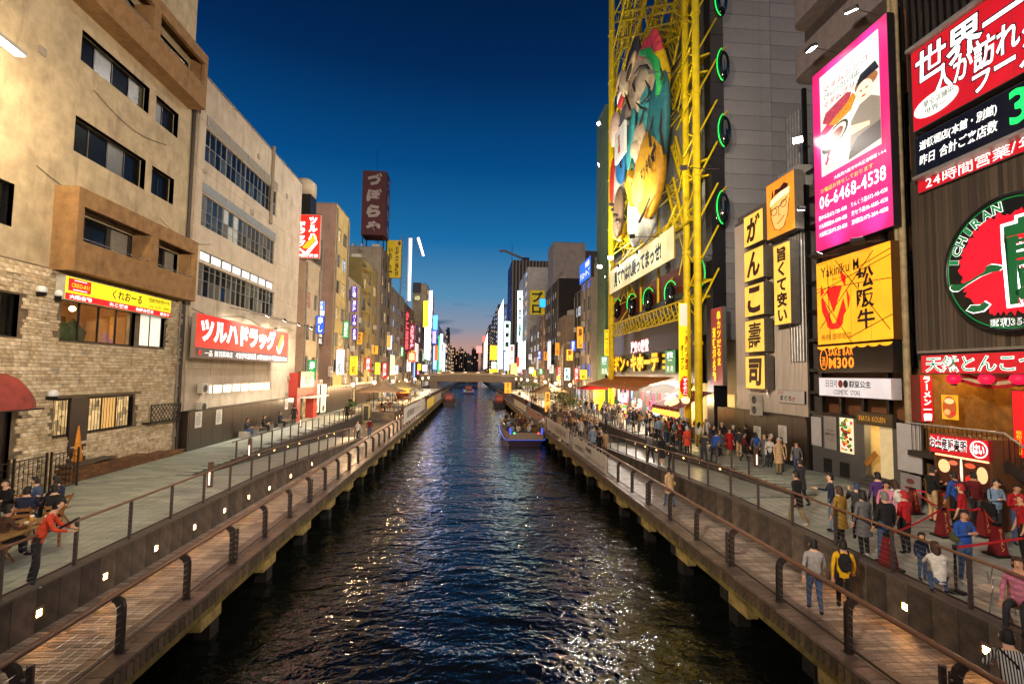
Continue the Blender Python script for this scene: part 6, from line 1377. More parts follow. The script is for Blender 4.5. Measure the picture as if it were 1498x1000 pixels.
def parasol(label, c, r_, zt, col, group=None, folded=False, pole_h=None, emit=None):
    U = thing('parasol', label, 'parasol', c, group); x, y, z = c
    n = 8; m_ = mat('parasol_' + col, col, .8, var=.12)
    mb = MB(); mb.tube([(x, y, z), (x, y, zt)], .045, 8); mb.build('pole', paint('#7a7468', .5), U)
    if folded:
        mb = MB(); mb.lathe([(.02, zt + .05), (.09, zt - .1), (.2, zt - 1.0), (.28, zt - 1.65), (.24, zt - 1.66), (.04, zt - 1.6)], 14, (x, y, 0)); o = mb.build('canopy', m_, U); mb = MB(); mb.lathe([(.17, zt - .8), (.19, zt - .9)], 14, (x, y, 0)); mb.build('strap', paint('#a06a1e', .7), U)
        mb = MB(); mb.lathe([(.0, z), (.28, z), (.26, z + .08), (.06, z + .14)], 12, (x, y, 0)); mb.build('base', BLACK, U); return U
    for i in range(n):
        a0, a1 = 2 * math.pi * i / n, 2 * math.pi * (i + 1) / n
        A0, A1 = Vector((math.cos(a0), math.sin(a0), 0)), Vector((math.cos(a1), math.sin(a1), 0)); pt = Vector((x, y, zt)); rows = []
        for f, dz in ((.04, 0), (.35, -.42), (.7, -.72), (1, -.92)): rows.append((pt + A0 * r_ * f + Vector((0, 0, dz * r_ * .42)), pt + A1 * r_ * f + Vector((0, 0, dz * r_ * .42))))
        rows.append((rows[-1][0] - Vector((0, 0, .14)), rows[-1][1] - Vector((0, 0, .14))))
        vs = [p for ab in rows for p in ab]; mb = MB(); mb.add(vs, [(2 * k, 2 * k + 1, 2 * k + 3, 2 * k + 2) for k in range(len(rows) - 1)]); mb.build('canopy_panel', m_, U)
        mb = MB(); mb.tube([pt + Vector((0, 0, -.06)), rows[3][0] - Vector((0, 0, .05))], .015, 4); mb.build('rib', paint('#5a5348', .6), U)
    return U
p = aty(868, 562, 62); parasol('bright red parasol over the far stall, lit from below', (p.x, 62, .95), 2.0, p.z + .3, '#c81e1e'); lamp(TK, (p.x - .2, 61.2, p.z - 1.2), 200, '#ffd8c0')
# ================================================================ buildings farther along the canal
rf = random.Random(21)
def far(s, X0, xa, xb, yt, label, wallc, flankc=None, win=None, cols=3, fh=3.3, z_first=4.8, ww=.55, wh=.5, glass=None, frame=None, depth=18, name='apartment_building', shop=None, base=True, grime=.4):
    near, fr_ = (xa, xb) if s < 0 else (xb, xa)
    y0, y1 = atx(near, 540, X0).y, atx(fr_, 540, X0).y; z1 = atx(near, yt, X0).z
    T = thing(name, label, 'building', (X0, (y0 + y1) / 2, .95))
    hs = []; z = z_first; cw = (y1 - y0) / cols
    while win != 0 and z + fh < z1 + .3:
        for i in range(cols):
            c = y0 + cw * (i + .5); hs.append((c - cw * ww / 2, c + cw * ww / 2, z + fh * (.5 - wh / 2), z + fh * (.5 + wh / 2)))
        z += fh
    sh = (y0 + .5, y1 - .5, 1.0, 3.6)
    wm = mat('far_wall_' + wallc, wallc, .8, var=.16, sc=.7, grime=grime, bump=.2, bs=8)
    pl = shell(T, s, X0, y0, y1, .95, z1, hs + ([sh] if base else []), wm, depth, flank=mat('far_wall_' + flankc, flankc, .8, var=.14, sc=.6, grime=grime) if flankc else None)
    gl_ = glass or [M_glass, M_glass, M_curt, M_glassb, LIT_W]
    if y0 < 100:
        for h in hs: window(T, pl, *h, 2, 1, frame or M_frame2, gl_, rec=.12, fw=.07, each=False)
    elif hs:
        fm = MB(); pm = MB()
        for h in hs:
            pbox(pm, pl, *h, -.16, -.12, rf.randrange(len(gl_))); c = (h[0] + h[1]) / 2; pbox(fm, pl, c - .05, c + .05, h[2], h[3], -.12, -.06); pbox(fm, pl, h[0], h[1], h[2], h[2] + .1, -.12, -.06)
        tag(fm.build('window_frame', frame or M_frame2, T), kind='stuff'); tag(pm.build('window_pane', gl_, T), kind='stuff')
    if base:
        mb = MB(); n = max(2, int((y1 - y0) / 2.2)); 
        for i in range(n):
            a = sh[0] + (sh[1] - sh[0]) * i / n
            mb = MB(); pbox(mb, pl, a + .03, a + (sh[1] - sh[0]) / n - .03, 1.0, 3.58, -.2, -.14); mb.build('shop_window', rf.choice(shop or [LIT_W, LIT_W, M_glass, LIT_C]), T)
    T['_y'] = 0; del T['_y']
    return T, pl, y0, y1, z1
def fparts(T, s, X0, y0, y1, z1, pipes=2):
    for i in range(pipes): yy = y0 + (y1 - y0) * (.04 + .92 * i / max(1, pipes - 1)); pipe(T, [(X0 - s * .12, yy, 1), (X0 - s * .12, yy, z1 - .4)], .09, mat('pipe_grey', '#7d766a', .6, var=.2))
OLV = '#9a8850'
A = {}
A[1] = far(-1, -17, 441.5, 463, 372, 'narrow beige building right after the drugstore building', '#a8977c', '#9c8470', cols=2, ww=.5, glass=[M_glass, LIT_R, M_glassb])
fparts(A[1][0], -1, -17, *A[1][2:5])
A[2] = far(-1, -18.6, 463.5, 483, 345, 'dark recessed grey building wrapped in fat ducts', '#5d564d', cols=2, glass=[M_glass])
for i, dy in enumerate((.6, 1.6, 2.6, 5.2)):
    y = A[2][2] + dy; pipe(A[2][0], [(-17.6, y, 3.6), (-17.6, y, A[2][4] - 3 + i), (-17.9, y + .5, A[2][4] - 1.6 + i), (-18.6, y + .6, A[2][4] - 1.4 + i)], .28, mat('duct_grey', '#857c6e', .45, m=.4, var=.25), 'duct')
A[3] = far(-1, -17, 484, 503, 287, 'tall pale yellow building with pinkish side wall', '#b09a62', '#8f7568', cols=2, ww=.7, glass=[M_glass, M_curt, LIT_W, LIT_C])
fparts(A[3][0], -1, -17, *A[3][2:5])
A[4] = far(-1, -17, 503.5, 524, 400, 'narrow cream building carrying the purple sign column', '#a99878', '#94866c', cols=2, ww=.45)
A[5] = far(-1, -17, 525, 548, 371, 'olive yellow building with stacked open balconies', OLV, '#6d6038', cols=3, ww=.62, glass=[M_glass, M_curt, LIT_W])
for k in range(6): zz = 5 + k * 3.3; y0 = A[5][2]; mb = MB(); mb.box(-16.2, -17, y0 - 0.05, y0 + 3.2, zz, zz + .18); mb.box(-16.2, -16.3, y0 - .05, y0 + 3.2, zz + .18, zz + 1.1); mb.build('balcony', mat('far_wall_' + OLV, OLV), A[5][0])
A[6] = far(-1, -17, 553, 568, 354, 'weathered grey building below the dark red tower sign', '#6f675c', '#8a8072', cols=3, ww=.6, wh=.6, frame=M_frame)
for i in range(5): ac_unit(-1, -21 - i * 1.6, A[6][2] + 1, A[6][4] + .1, 'rooftop air conditioner in a row behind the dark red tower sign, %s from the canal' % nth[i])
A[7] = far(-1, -17, 569, 589, 415, 'grey white building with dark strip windows', '#8c867c', '#77716a', cols=3, ww=.75, frame=M_frame, glass=[M_glass])
A[8] = far(-1, -17, 590, 603, 440, 'dark building behind the red neon signs', '#4d433d', '#5a4f48', cols=3)
A[9] = far(-1, -17, 621, 632, 409, 'cream building with a dark screen and a bright white front', '#c9bda6', '#b5a88c', cols=3, depth=5, glass=[LIT_C, LIT_W])
A[10] = far(-1, -17, 603.5, 620.5, 462, 'dark red and grey building in front of the cream one', '#54322e', '#4a2a28', cols=3, glass=[M_glass, LIT_W])
A[11] = far(-1, -17, 632.5, 641, 455, 'glass building lit blue far along the drugstore side', '#707888', '#8088a0', cols=3, glass=[LIT_B, LIT_C])
A[12] = far(-1, -17, 641.5, 648, 485, 'distant pale building near the bridge on the drugstore side', '#8d928e', '#5a6068', cols=3, glass=[LIT_C, LIT_W])
A[13] = far(-1, -17, 648.3, 654, 488, 'farthest dark building beyond the bridge on the drugstore side', '#3a3f4a', cols=4, glass=[M_glass, LIT_W])
B = {}
B[1] = far(1, 17.8, 872, 885.5, 156, 'tall narrow slab lit green by the tower neon', '#5f7a62', '#4f6a50', win=0, depth=6, name='slab_building')  # green neon light is mixed into the wall and flank colours
B[2] = far(1, 16.9, 851, 864.5, 386, 'banded white building with blue lit windows and blue roof sign', '#a59c90', '#8f857a', cols=2, ww=.86, wh=.62, glass=[LIT_B, LIT_C, LIT_B, M_glassb], depth=8)
B[3] = far(1, 17.6, 840.5, 851, 424, 'black building with red and green lit windows', '#1e1c1c', cols=1, ww=.8, glass=[LIT_R, LIT_C, M_glassb], grime=0)
B[4] = far(1, 16.4, 817, 826, 462, 'low beige building with a curved duct beside the black building', '#7d6e60', '#85776a', cols=2, win=0, depth=3.0)
B[5] = far(1, 17.8, 798, 817, 408, 'large black building with rows of small white windows', '#2a2624', '#211e1d', cols=6, ww=.5, wh=.42, glass=[LIT_C, LIT_W, M_glass, LIT_C], grime=.1)
B[6] = far(1, 22, 800, 808, 357, 'tall pale grey block rising behind the black building', '#a09a92', '#9a938c', win=0, depth=9, base=False, name='tower_block')
B[7] = far(1, 31, 842, 850, 368, 'dark grey tower behind the banded white building', '#4d4a4c', win=0, base=False, depth=10, name='tower_block')
B[8] = far(1, 17.6, 790, 797.5, 446, 'narrow pinkish building with a small blue sign on top', '#9c7e6c', cols=2, glass=[LIT_W, M_glass])
B[9] = far(1, 17.6, 775, 789.5, 470, 'low building with rounded balconies under the yellow poster', '#6c645c', cols=3, glass=[LIT_C, LIT_C, M_curt])
B[10] = far(1, 17.8, 758, 770.5, 394, 'large white building with a tapering top', '#c4c4c2', '#b5b8b8', cols=3, glass=[LIT_C, LIT_W, M_white], grime=.1)
B[11] = far(1, 17.8, 741, 747, 387, 'dark striped tower with a crane on its roof', '#2c4a78', '#3b3936', cols=5, glass=[LIT_B, M_glassb], depth=22, name='tower_block')
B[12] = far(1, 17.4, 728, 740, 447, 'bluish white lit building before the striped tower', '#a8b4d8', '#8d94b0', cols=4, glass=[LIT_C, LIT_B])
B[13] = far(1, 17.6, 715, 727.5, 449, 'brown grey building with the golden lantern sign', '#5b4f4c', cols=5, glass=[LIT_C, LIT_W, M_glass])
B[14] = far(1, 17.8, 703, 714.5, 478, 'distant dark building past the bridge with a red sign', '#44404a', cols=6, glass=[LIT_W, M_glass])
for k_, (T, pl, y0, y1, z1) in list(A.items()) + list(B.items()):
    if k_ in (1, 3) and T is A.get(k_, (0,))[0] or z1 > 40: continue
    s_ = -1 if T is A.get(k_, (0,))[0] else 1; X_ = pl.o.x
    fparts(T, s_, X_, y0, y1, z1, 3)
    for i in range(3): mb = MB(); zz = 4.2 + i * 4.4; yy = y0 + (y1 - y0) * rf.uniform(.2, .8); mb.box(X_ - s_ * .02, X_ + s_ * -.5, yy, yy + .9, zz, zz + .75); mb.build('wall_unit', mat('ac_white', '#b4afa2'), T)
    for i in range(2): yy = y0 + (y1 - y0) * (.25 + .45 * i); xx = X_ + s_ * (1.5 + i); mb = MB(); mb.box(xx - .7, xx + .7, yy - .8, yy + .8, z1 - .5, z1 + 1.1 + .5 * i); mb.build('roof_unit', mat('ac_white', '#b4afa2'), T); mb = MB(); mb.tube([(xx, yy + 1, z1 - .5), (xx, yy + 1, z1 + 2.6 + i)], .035, 4); mb.tube([(xx - .5, yy + 1, z1 + 2.2 + i), (xx + .5, yy + 1, z1 + 2.2 + i)], .025, 4); mb.build('antenna', M_frame, T)
    mb = MB(); mb.box(X_ - s_ * .9, X_ + s_ * .05, y0 + .3, y1 - .3, 3.7, 3.85); mb.build('eave', paint('#5a4a40', .7), T)
# striped fins of the crane tower, curved duct of the low building
T, pl, y0, y1, z1 = B[11]
for i in range(14): mb = MB(); x = 17.9 + i * 1.55; mb.box(x, x + .5, y0 - .35, y0 - .02, 6, z1); mb.build('fin', mat('fin_grey', '#8a8278', .6), T)
CR = thing('roof_crane', 'slim crane jib reaching out over the striped tower roof', 'crane', (24, y0 + 4, z1)); k = y0 / FPX
mb = MB(); mb.box(23, 26, y0 + 2, y0 + 6, z1, z1 + 2); mb.build('cab', paint('#2a2628', .6), CR); mb = MB(); mb.beam((24, y0 + 4, z1 + 1.5), (24 - 50 * k * .62, y0 + 4, z1 + 14 * k * 1.0 + 1), .9); mb.beam((24 - 50 * k * .62, y0 + 4, z1 + 14 * k + 1), (24 - 62 * k * .62, y0 + 4, z1 + 14 * k + .6), .9); mb.build('jib', paint('#6a6260', .5), CR)
mb = MB(); mb.tube([(24 - 6, y0 + 4, z1), (24 - 6, y0 + 4, z1 + 26 * k)], .12, 5); mb.build('mast', M_frame, CR)
T, pl, y0, y1, z1 = B[4]
pipe(T, [(16.2, y0 + 1, 1), (16.2, y0 + 1, 10.2), (16.3, y0 + .7, 11), (16.8, y0 + .3, 11.5), (17.5, y0 - .1, 11.5), (18.2, y0 - .2, 11.0)], .38, mat('duct_pale', '#b4aa98', .4, m=.4, var=.15), 'duct')
# tower sign of the puffer fish restaurant
zb_ = aty(530, 343, A[6][2] + 2).z; a = aty(531, 249, A[6][2] + 2); c = aty(566, 250, A[6][2] + 2)
DKR = mat('tower_sign_red', '#4a1218', .5, var=.1)
T = thing('tower_sign', 'tall dark red rooftop sign tower with pale grey kana', 'sign', ((a.x + c.x) / 2, a.y, zb_ - 1.5)); fp = PC(a.x, a.y, zb_); w, h = c.x - a.x, a.z - zb_
mb = MB(); mb.box(a.x, c.x, a.y, a.y + 4.2, zb_, a.z); mb.build('casing', DKR, T)
GK = mat('kana_grey', '#a39a94', .6, var=.05)
letters(T, fp, [(ch, w * .2, w * .8, h * (.77 - .25 * i), h * (.97 - .25 * i), GK, dict(bold=.07, slant=.1)) for i, ch in enumerate('づぼらや')])
letters(T, Plane((c.x, a.y + 1, zb_), (0, 1, 0), (1, 0, 0)), [(ch, .4, 2.6, h * (.77 - .25 * i), h * (.95 - .25 * i), GK, dict(bold=.06)) for i, ch in enumerate('づぼらや')])
mb = MB()
for x in (a.x + .3, c.x - .3):
    for y in (a.y + .3, a.y + 3.9): mb.tube([(x, y, A[6][4] - 1), (x, y, zb_ + .1)], .12, 6)
mb.build('leg', M_frame, T); mb = MB(); mb.tube([((a.x + c.x) / 2, a.y + 2, a.z), ((a.x + c.x) / 2, a.y + 2, a.z + 5)], .03, 4); mb.build('antenna', M_frame, T)
WT2 = thing('water_tank', 'round pale water tank on the roof behind the drugstore building', 'water tank', (-19.5, A[1][2] + 3, 20)); p = aty(446, 275, A[1][2] + 4)
mb = MB(); mb.lathe([(.0, p.z - 1), (1.2, p.z - 1), (1.25, p.z + .4), (.7, p.z + .9), (0, p.z + 1)], 16, (p.x, p.y, 0)); mb.build('tank', mat('tank_pale', '#a89a84', .6, grime=.4), WT2); mb = MB(); mb.box(p.x - 1, p.x + 1, p.y - 1, p.y + 1, A[1][4] - .5, p.z - 1); mb.build('stand', M_frame, WT2)
# signs of the far left side
PURP = glow('#3a1e8a', .9); BLU = glow('#2a6af0', 1.0)
for i in range(4):
    csign(A[4][2] + 2, 513.5 + .3 * i, 418 + i * 20.5, 436 + i * 20.5, 523, 'purple lit sign box with pale writing, %s from the top' % nth[i], PURP, [(('酒場', '居酒屋', 'バー銀', '水掛通')[i], .25, .75, .08, .92, glow('#e8e4ff', 1.2, False), dict(vertical=True, bold=.03))], .3, paint('#9a8d70', .5), .06, group='purple sign boxes in a column')
T, fp, w, h = csign(A[1][3], 464.5, 440, 482, 474.5, 'upright white and blue grilled meat sign', glow('#eef2fa', 1.0), [('いろりや', .25, .75, .05, .6, BLACK, dict(vertical=True))], .25, rim=.02)
mb = MB(); pbox(mb, fp, .03, w - .03, h * .66, h - .03, .012, .02); mb.build('blue_panel', BLU, T); letters(T, fp, fr([('焼肉', .2, .8, .68, .97, WHITE, dict(vertical=True, bold=.03, d=.035))], w, h))
csign(A[1][3] + .5, 465.5, 483, 505, 473, 'dim dark sign below the white and blue one', paint('#3a2f2c', .5), [('味処', .2, .8, .1, .9, WHITE, dict(vertical=True))], .2)
T, fp, w, h = csign(A[6][2] + 9, 566, 351, 406, 587, 'mustard yellow rooftop billboard with maroon writing on a roof', glow('#a8901a', .55), [('いちびり庵', .12, .42, .04, .8, paint('#3a0f18', .5, var=0), dict(vertical=True, bold=.04)), ('お好み焼道頓堀', .58, .85, .04, .84, paint('#5a1a18', .5, var=0), dict(vertical=True, bold=.03)), ('●', .75, .95, .86, .98, paint('#7a3a1a', .5, var=0))], .5, rim=.02)
LT = thing('lattice_mast', 'steel lattice mast and white billboard with a row of lamps on top', 'mast', (-17.5, 118, 16)); p = aty(593, 345, 118); z0 = aty(593, 425, 118).z
mb = MB()
for x in (-.8, .8):
    for y in (-.8, .8): mb.tube([(p.x + x, 118 + y, z0 - 3), (p.x + x, 118 + y, p.z)], .08, 5)
zz = z0; k = 0
while zz < p.z - 1: mb.beam((p.x - .8, 117.2, zz), (p.x + .8, 117.2, zz + 1.2), .06); mb.beam((p.x + .8, 117.2, zz), (p.x - .8, 117.2, zz + 1.2), .06); zz += 1.2
tag(mb.build('lattice', M_frame2, LT), kind='stuff')
for i in range(9): q = aty(600 + i * 1.0, 349 + i * 3.2, 124 + i * 2.5); q2 = aty(612 + i * .9, 349 + i * 3.0, 124 + i * 2.5); mb = MB(); mb.tube([q, q2], .05, 5); mb.build('lamp_arm', M_frame2, LT); mb = MB(); mb.ball(q2, .32, 8); mb.build('bulb', glow('#ffd8d8', 6, False), LT)
far_sign = [  # s, Y, x0, yt, yb, x1, label, colour, strength, text, text colour
 (-1, 150, 597, 348, 440, 602, 'tall white lit board beside the lattice mast', '#d8e4f0', .9, '', None), (-1, 128, 566, 505, 530, 574, 'small red lit sign on the grey white building', '#e02018', 1.1, '鮨', '#ffd0c0'), (-1, 130, 593, 452, 515, 599, 'long dark red neon sign with a round top', '#5a0c18', .5, 'かに道楽', '#ff5a6a'),
 (-1, 132, 599.5, 473, 512, 607, 'pink neon character column', '#7a0c28', .8, '大阪松竹座', '#ffc0d0'), (-1, 134, 597, 514, 529, 608, 'orange red lit square lantern sign', '#f0401a', 1.3, '串', '#ffe0b0'), (-1, 128, 575, 470, 500, 580, 'brown upright restaurant sign', '#6a4a22', .5, '寿司処', '#f0d8a0'),
 (-1, 160, 620, 440, 478, 627, 'bright yellow vertical panel on the cream building', '#f2c818', 1.2, '', None), (-1, 170, 628, 425, 480, 632, 'white vertical screen with pink figures', '#f4e4e0', 1.1, '', None), (-1, 165, 604, 413, 428, 616, 'dark wall screen on the cream building', '#23262c', .4, '', None), (-1, 165, 605, 432, 439, 616, 'small green lettered plate on the cream building', '#3a4a2a', .4, 'GARDEN', '#e0d8a0'),
 (-1, 200, 634, 461, 482, 640, 'bright blue sign with a white figure', '#2a6af8', 1.5, '', None), (-1, 205, 633, 484, 502, 638, 'purple blue screen below the bright blue sign', '#5a50f0', 1.3, '', None), (-1, 215, 636, 505, 527, 640, 'orange and blue sign stack', '#e8501a', 1.2, '', None), (-1, 225, 641, 490, 545, 643, 'green lit strip sign', '#1a9a5a', 1.1, '', None), (-1, 230, 644, 488, 503, 648, 'white lit block sign', '#e0eef0', 1.2, '', None),
 (-1, 150, 603, 530, 552, 607, 'blue white strip sign at street level', '#6a9af8', 1.3, '', None), (-1, 158, 611, 532, 541, 616, 'round yellow street level sign', '#f8c81a', 1.3, '', None), (-1, 160, 618, 533, 543, 625, 'pale lilac street level sign', '#c8c0f0', 1.1, '', None), (-1, 86, 549, 530, 547, 556, 'yellow lit poster sign with a figure at street level', '#e8e428', 1.1, '', None), (-1, 92, 566, 490, 508, 571, 'narrow lit bar sign', '#c8a050', .7, '', None), (-1, 140, 582, 515, 545, 589, 'dim lilac shop sign', '#8a7888', .5, '', None), (-1, 64, 470, 527, 548, 479, 'violet lit notice by the ducts', '#8a7ad0', .6, '', None),
 (1, 100, 789.5, 437, 449, 798, 'small bright blue sign on the pinkish building', '#1a8af0', 1.2, '', None), (1, 112, 775, 424, 460, 797, 'yellow poster with brush writing and two dark figures', '#a89a1a', .4, 'プロ', '#1a1612'), (1, 140, 757.5, 425, 500, 764, 'tall cyan white lit sign on the white building', '#c0f0e4', 1.0, '大戸屋', '#2a7a8a'), (1, 175, 738, 470, 512, 746, 'pale green lit sign with dark strokes', '#d0f0dc', 1.0, 'ヨ', '#2a4a4a'), (1, 170, 745, 504, 532, 752, 'white and red lettered street sign', '#f0f0ea', 1.0, '道頓堀', '#c01a1a'),
 (1, 165, 747, 531, 547, 757, 'orange glowing lantern sign near the bridge', '#ff9a5a', 1.4, '', None), (1, 150, 756, 522, 536, 760, 'red strip sign on the white building', '#d03020', .9, '', None), (1, 190, 717, 505, 526, 727, 'golden ornate lantern sign with a round face', '#f8b81a', 1.4, '', None), (1, 192, 719, 529, 539, 726, 'green lit panel under the golden sign', '#b8f0a0', 1.2, '', None), (1, 194, 716, 540, 544, 729, 'yellow glowing canopy under the green panel', '#f8c01a', 1.4, '', None), (1, 215, 706, 491, 500, 710, 'red and blue sign at the distant corner', '#f05040', 1.4, '', None), (1, 222, 697, 506, 516, 705, 'distant red and white sign at the skyline', '#f06a60', 1.5, '', None),
 (1, 108, 774, 537, 546, 781, 'small lit picture sign at street level', '#e0e8a0', 1.0, '', None), (1, 105, 785, 522, 540, 788, 'white blank sign panel', '#c0bcc0', .6, '', None), (1, 82, 826, 538, 556, 834, 'pale green upright noodle sign', '#c0e8e4', .9, '麺処', '#1a3a4a'), (1, 84, 829, 511, 527, 838, 'pair of amber lantern sign boxes', '#f0a030', 1.1, '蔵', '#3a1a08'), (1, 90, 815, 549, 556, 819, 'amber lantern box by the black building', '#f8b040', 1.3, '', None), (1, 64, 871, 521, 521.5, 872, 'thin plate', '#333333', .2, '', None)]
for (s, Y, x0, yt, yb, x1, lb, c, e, tx, tcol) in far_sign[:-1]:
    if e >= .9: e *= 2.2
    if any(k_ in lb for k_ in ('bright yellow vertical', 'bright blue sign with', 'white vertical screen', 'tall cyan', 'pale green lit', 'purple blue')): e *= 3
    T, fp, w, h = csign(Y, x0, yt, yb, x1, lb, glow(c, e), [(tx, .15, .85, .06, .94, glow(tcol, 1.1, False) if lin(tcol)[0] > .3 else paint(tcol, .5, var=0), dict(vertical=h_, bold=.04))] if tx and (h_ := (yb - yt) > (x1 - x0)) is not None else [], .4, rim=.02)
fsign(1, 16.7, 848, 389, 417, 864, 'blue rooftop sign with white letters on the banded building', BLU, [('NMB', .55, .9, .6, .88, WHITE, dict(bold=.03)), ('クリエーターズ', .08, .92, .15, .5, WHITE, dict(bold=.03))], .5, rim=.03)
T = bpy.data.objects.new('x', None) if 0 else None
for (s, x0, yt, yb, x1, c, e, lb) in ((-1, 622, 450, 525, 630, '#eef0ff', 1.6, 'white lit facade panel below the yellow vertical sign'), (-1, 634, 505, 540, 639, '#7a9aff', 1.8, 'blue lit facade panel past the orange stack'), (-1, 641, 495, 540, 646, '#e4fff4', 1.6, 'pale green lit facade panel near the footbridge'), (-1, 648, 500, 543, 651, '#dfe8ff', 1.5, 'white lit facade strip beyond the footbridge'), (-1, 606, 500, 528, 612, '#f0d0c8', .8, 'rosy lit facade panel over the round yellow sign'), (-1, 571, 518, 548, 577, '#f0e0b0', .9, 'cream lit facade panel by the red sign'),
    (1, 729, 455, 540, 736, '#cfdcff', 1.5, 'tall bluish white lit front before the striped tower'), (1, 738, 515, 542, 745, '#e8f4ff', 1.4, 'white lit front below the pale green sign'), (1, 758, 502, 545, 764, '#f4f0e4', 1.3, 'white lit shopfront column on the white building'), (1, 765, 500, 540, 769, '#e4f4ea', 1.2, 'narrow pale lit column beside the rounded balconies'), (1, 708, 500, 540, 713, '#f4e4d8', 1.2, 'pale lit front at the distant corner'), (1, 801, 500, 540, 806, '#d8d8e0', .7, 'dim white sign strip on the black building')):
    fsign(s, -16.6 if s < 0 else 17.2, x0, yt, yb, x1, lb, glow(c, e * 1.7 if e > 1.1 else e), [], .3, None, .03, 'lit_panel')  # glow panels added so far fronts look lit and streak the water
cn = {'red': '#d8281e', 'white': '#e8ecf0', 'amber': '#f0a030', 'blue': '#2a5ae0', 'green': '#2a9a5a', 'pink': '#e04a80', 'yellow': '#e8d030'}
for s_, D_ in ((-1, A), (1, B)):
    for k_, (T_, pl_, y0, y1, z1) in D_.items():
        if (s_ < 0 and k_ in (9, 13)) or (s_ > 0 and k_ in (1, 6, 7, 14)): continue
        for q, nm_ in enumerate(rf.sample(list(cn), 2)):
            hh = rf.uniform(1.4, 3.6); ww = rf.uniform(.7, 1.1); zz = 4.6 + q * 4.2 + rf.uniform(0, 1.5); yy = y0 + (y1 - y0) * (.3 + .45 * q); xo = pl_.o.x - s_ * .1
            sign('small %s blade sign, %s, on the %s' % (nm_, ('lower', 'upper')[q], ' '.join(T_['label'].split()[:7])), PC(xo if s_ < 0 else xo - ww, yy + .3, zz), ww, hh, glow(cn[nm_], rf.choice((.7, 1.0, 1.6))), [(rf.choice(('酒処', '喫茶', '寿し', '麺', '鉄板焼', '居酒屋')), .2 * ww, .8 * ww, .08 * hh, .92 * hh, BLACK if nm_ in ('white', 'amber', 'yellow') else WHITE, dict(vertical=True, bold=.02))], .25, None, 'blade_sign', .03, group='small blade signs along the far facades')
# orange doorway booth beside the drugstore building
q = RX(-16.2, 436, 545, 615, 464); RB = thing('restaurant_booth', 'red fronted restaurant entrance with an orange lit sign and white canopy', 'shop entrance', (-16.2, q[0], .95))
mb = MB(); F_ = PA(-1, -16.2); pbox(mb, F_, q[0], q[0] + .9, .95, q[3], -.8, 0); pbox(mb, F_, q[1] - 1.2, q[1], .95, q[3] - 1, -.8, 0); pbox(mb, F_, q[0] + .9, q[1], q[3] - 2.2, q[3], -.8, -.003); mb.build('red_front', mat('booth_red', '#9a3026', .6, var=.12), RB)
mb = MB(); pbox(mb, F_, q[0] + .9, q[1] - 1.2, .95, q[3] - 2.2, -1.6, -1.5); mb.build('lit_doorway', glow('#d8a860', .6, False), RB); mb = MB(); pbox(mb, F_, q[0] + .7, q[1] + .3, 3.15, 3.25, -.1, 1.1); mb.build('canopy', mat('canopy_white', '#d8d6d0', .5), RB); lamp(RB, (-15.4, q[0] + 2, 3.0), 160, '#ffe2b4')
fsign(-1, -16.0, 440.5, 543, 567, 459, 'orange lit sign with black kana over the red entrance', glow('#f08a2a', 1.1), [('おさ', .25, .75, .15, .75, BLACK, dict(bold=.06))], .3, paint('#6a2a1a', .5), .05)
for x0, x1, lb in ((461, 467, 'white panel with black brush writing beside the red entrance'), (470, 477, 'second white brush writing panel past the red entrance')): fsign(-1, -16.3, x0, 562, 604, x1, lb, glow('#d8d6c4', .6), [('旨い酒肴', .25, .75, .05, .95, BLACK, dict(vertical=True, bold=.03))], .08)
# wall fences and brown screens under the left facades, more AC units
for (xa, xb, yt) in ((478, 512, 566), (520, 546, 560)):
    y0, y1 = atx(xa, 590, -16.6).y, atx(xb, 590, -16.6).y; zt_ = atx(xa, yt, -16.6).z
    T = thing('panel_wall', 'dark brown panel wall under the facades %s' % ('past the red entrance' if xa < 500 else 'by the first umbrella'), 'wall', (-16.6, (y0 + y1) / 2, .95)); y = y0
    while y < y1: mb = MB(); mb.box(-16.7, -16.6, y + .01, y + 1.5, .95, zt_); mb.build('panel', mat('dark_panel', '#2a211b'), T); y += 1.52
    mb = MB(); mb.box(-16.75, -16.55, y0, y1, zt_, zt_ + .06); mb.build('cap_rail', M_frame, T)
k = 0
for i in range(12):
    y = 58 + i * 3.6 + (i % 3) * .4; ac_unit(-1, -16.95, y, 4.2 + (i % 3) * .9, 'boxy air conditioner unit above the dark wall, %s past the red entrance' % ('first second third fourth fifth sixth seventh eighth ninth tenth eleventh twelfth'.split()[i]), fans=1 + i % 2)
# footbridge across the canal
BR = thing('footbridge', 'pale lit footbridge spanning the canal in the distance', 'bridge', (0, 172, 3.4))
mc = mat('bridge_concrete', '#8d8276', .7, var=.12, grime=.3)
pz = lambda x: 4.25 + 1.0 * (1 - (x / 19) ** 2)
n = 16
for i in range(n):
    xa, xb = -18.5 + 37 * i / n, -18.5 + 37 * (i + 1) / n; mb = MB(); vs = []
    for y in (170, 176): vs += [(xa, y, 3.0), (xb - .02, y, 3.0), (xb - .02, y, pz(xb)), (xa, y, pz(xa))]
    mb.add(vs, [(0, 1, 2, 3), (4, 7, 6, 5), (0, 4, 5, 1), (2, 6, 7, 3)]); mb.build('deck_segment', mc, BR)
mb = MB()
for i in range(n):
    xa, xb = -18.5 + 37 * i / n, -18.5 + 37 * (i + 1) / n; mb.beam((xa, 169.9, pz(xa) + 1.0), (xb, 169.9, pz(xb) + 1.0), .16, .12); mb.beam((xa, 169.9, pz(xa) + .45), (xb, 169.9, pz(xb) + .45), .06, .7)
mb.build('parapet', mat('parapet_pale', '#b8a890', .6, var=.1), BR)
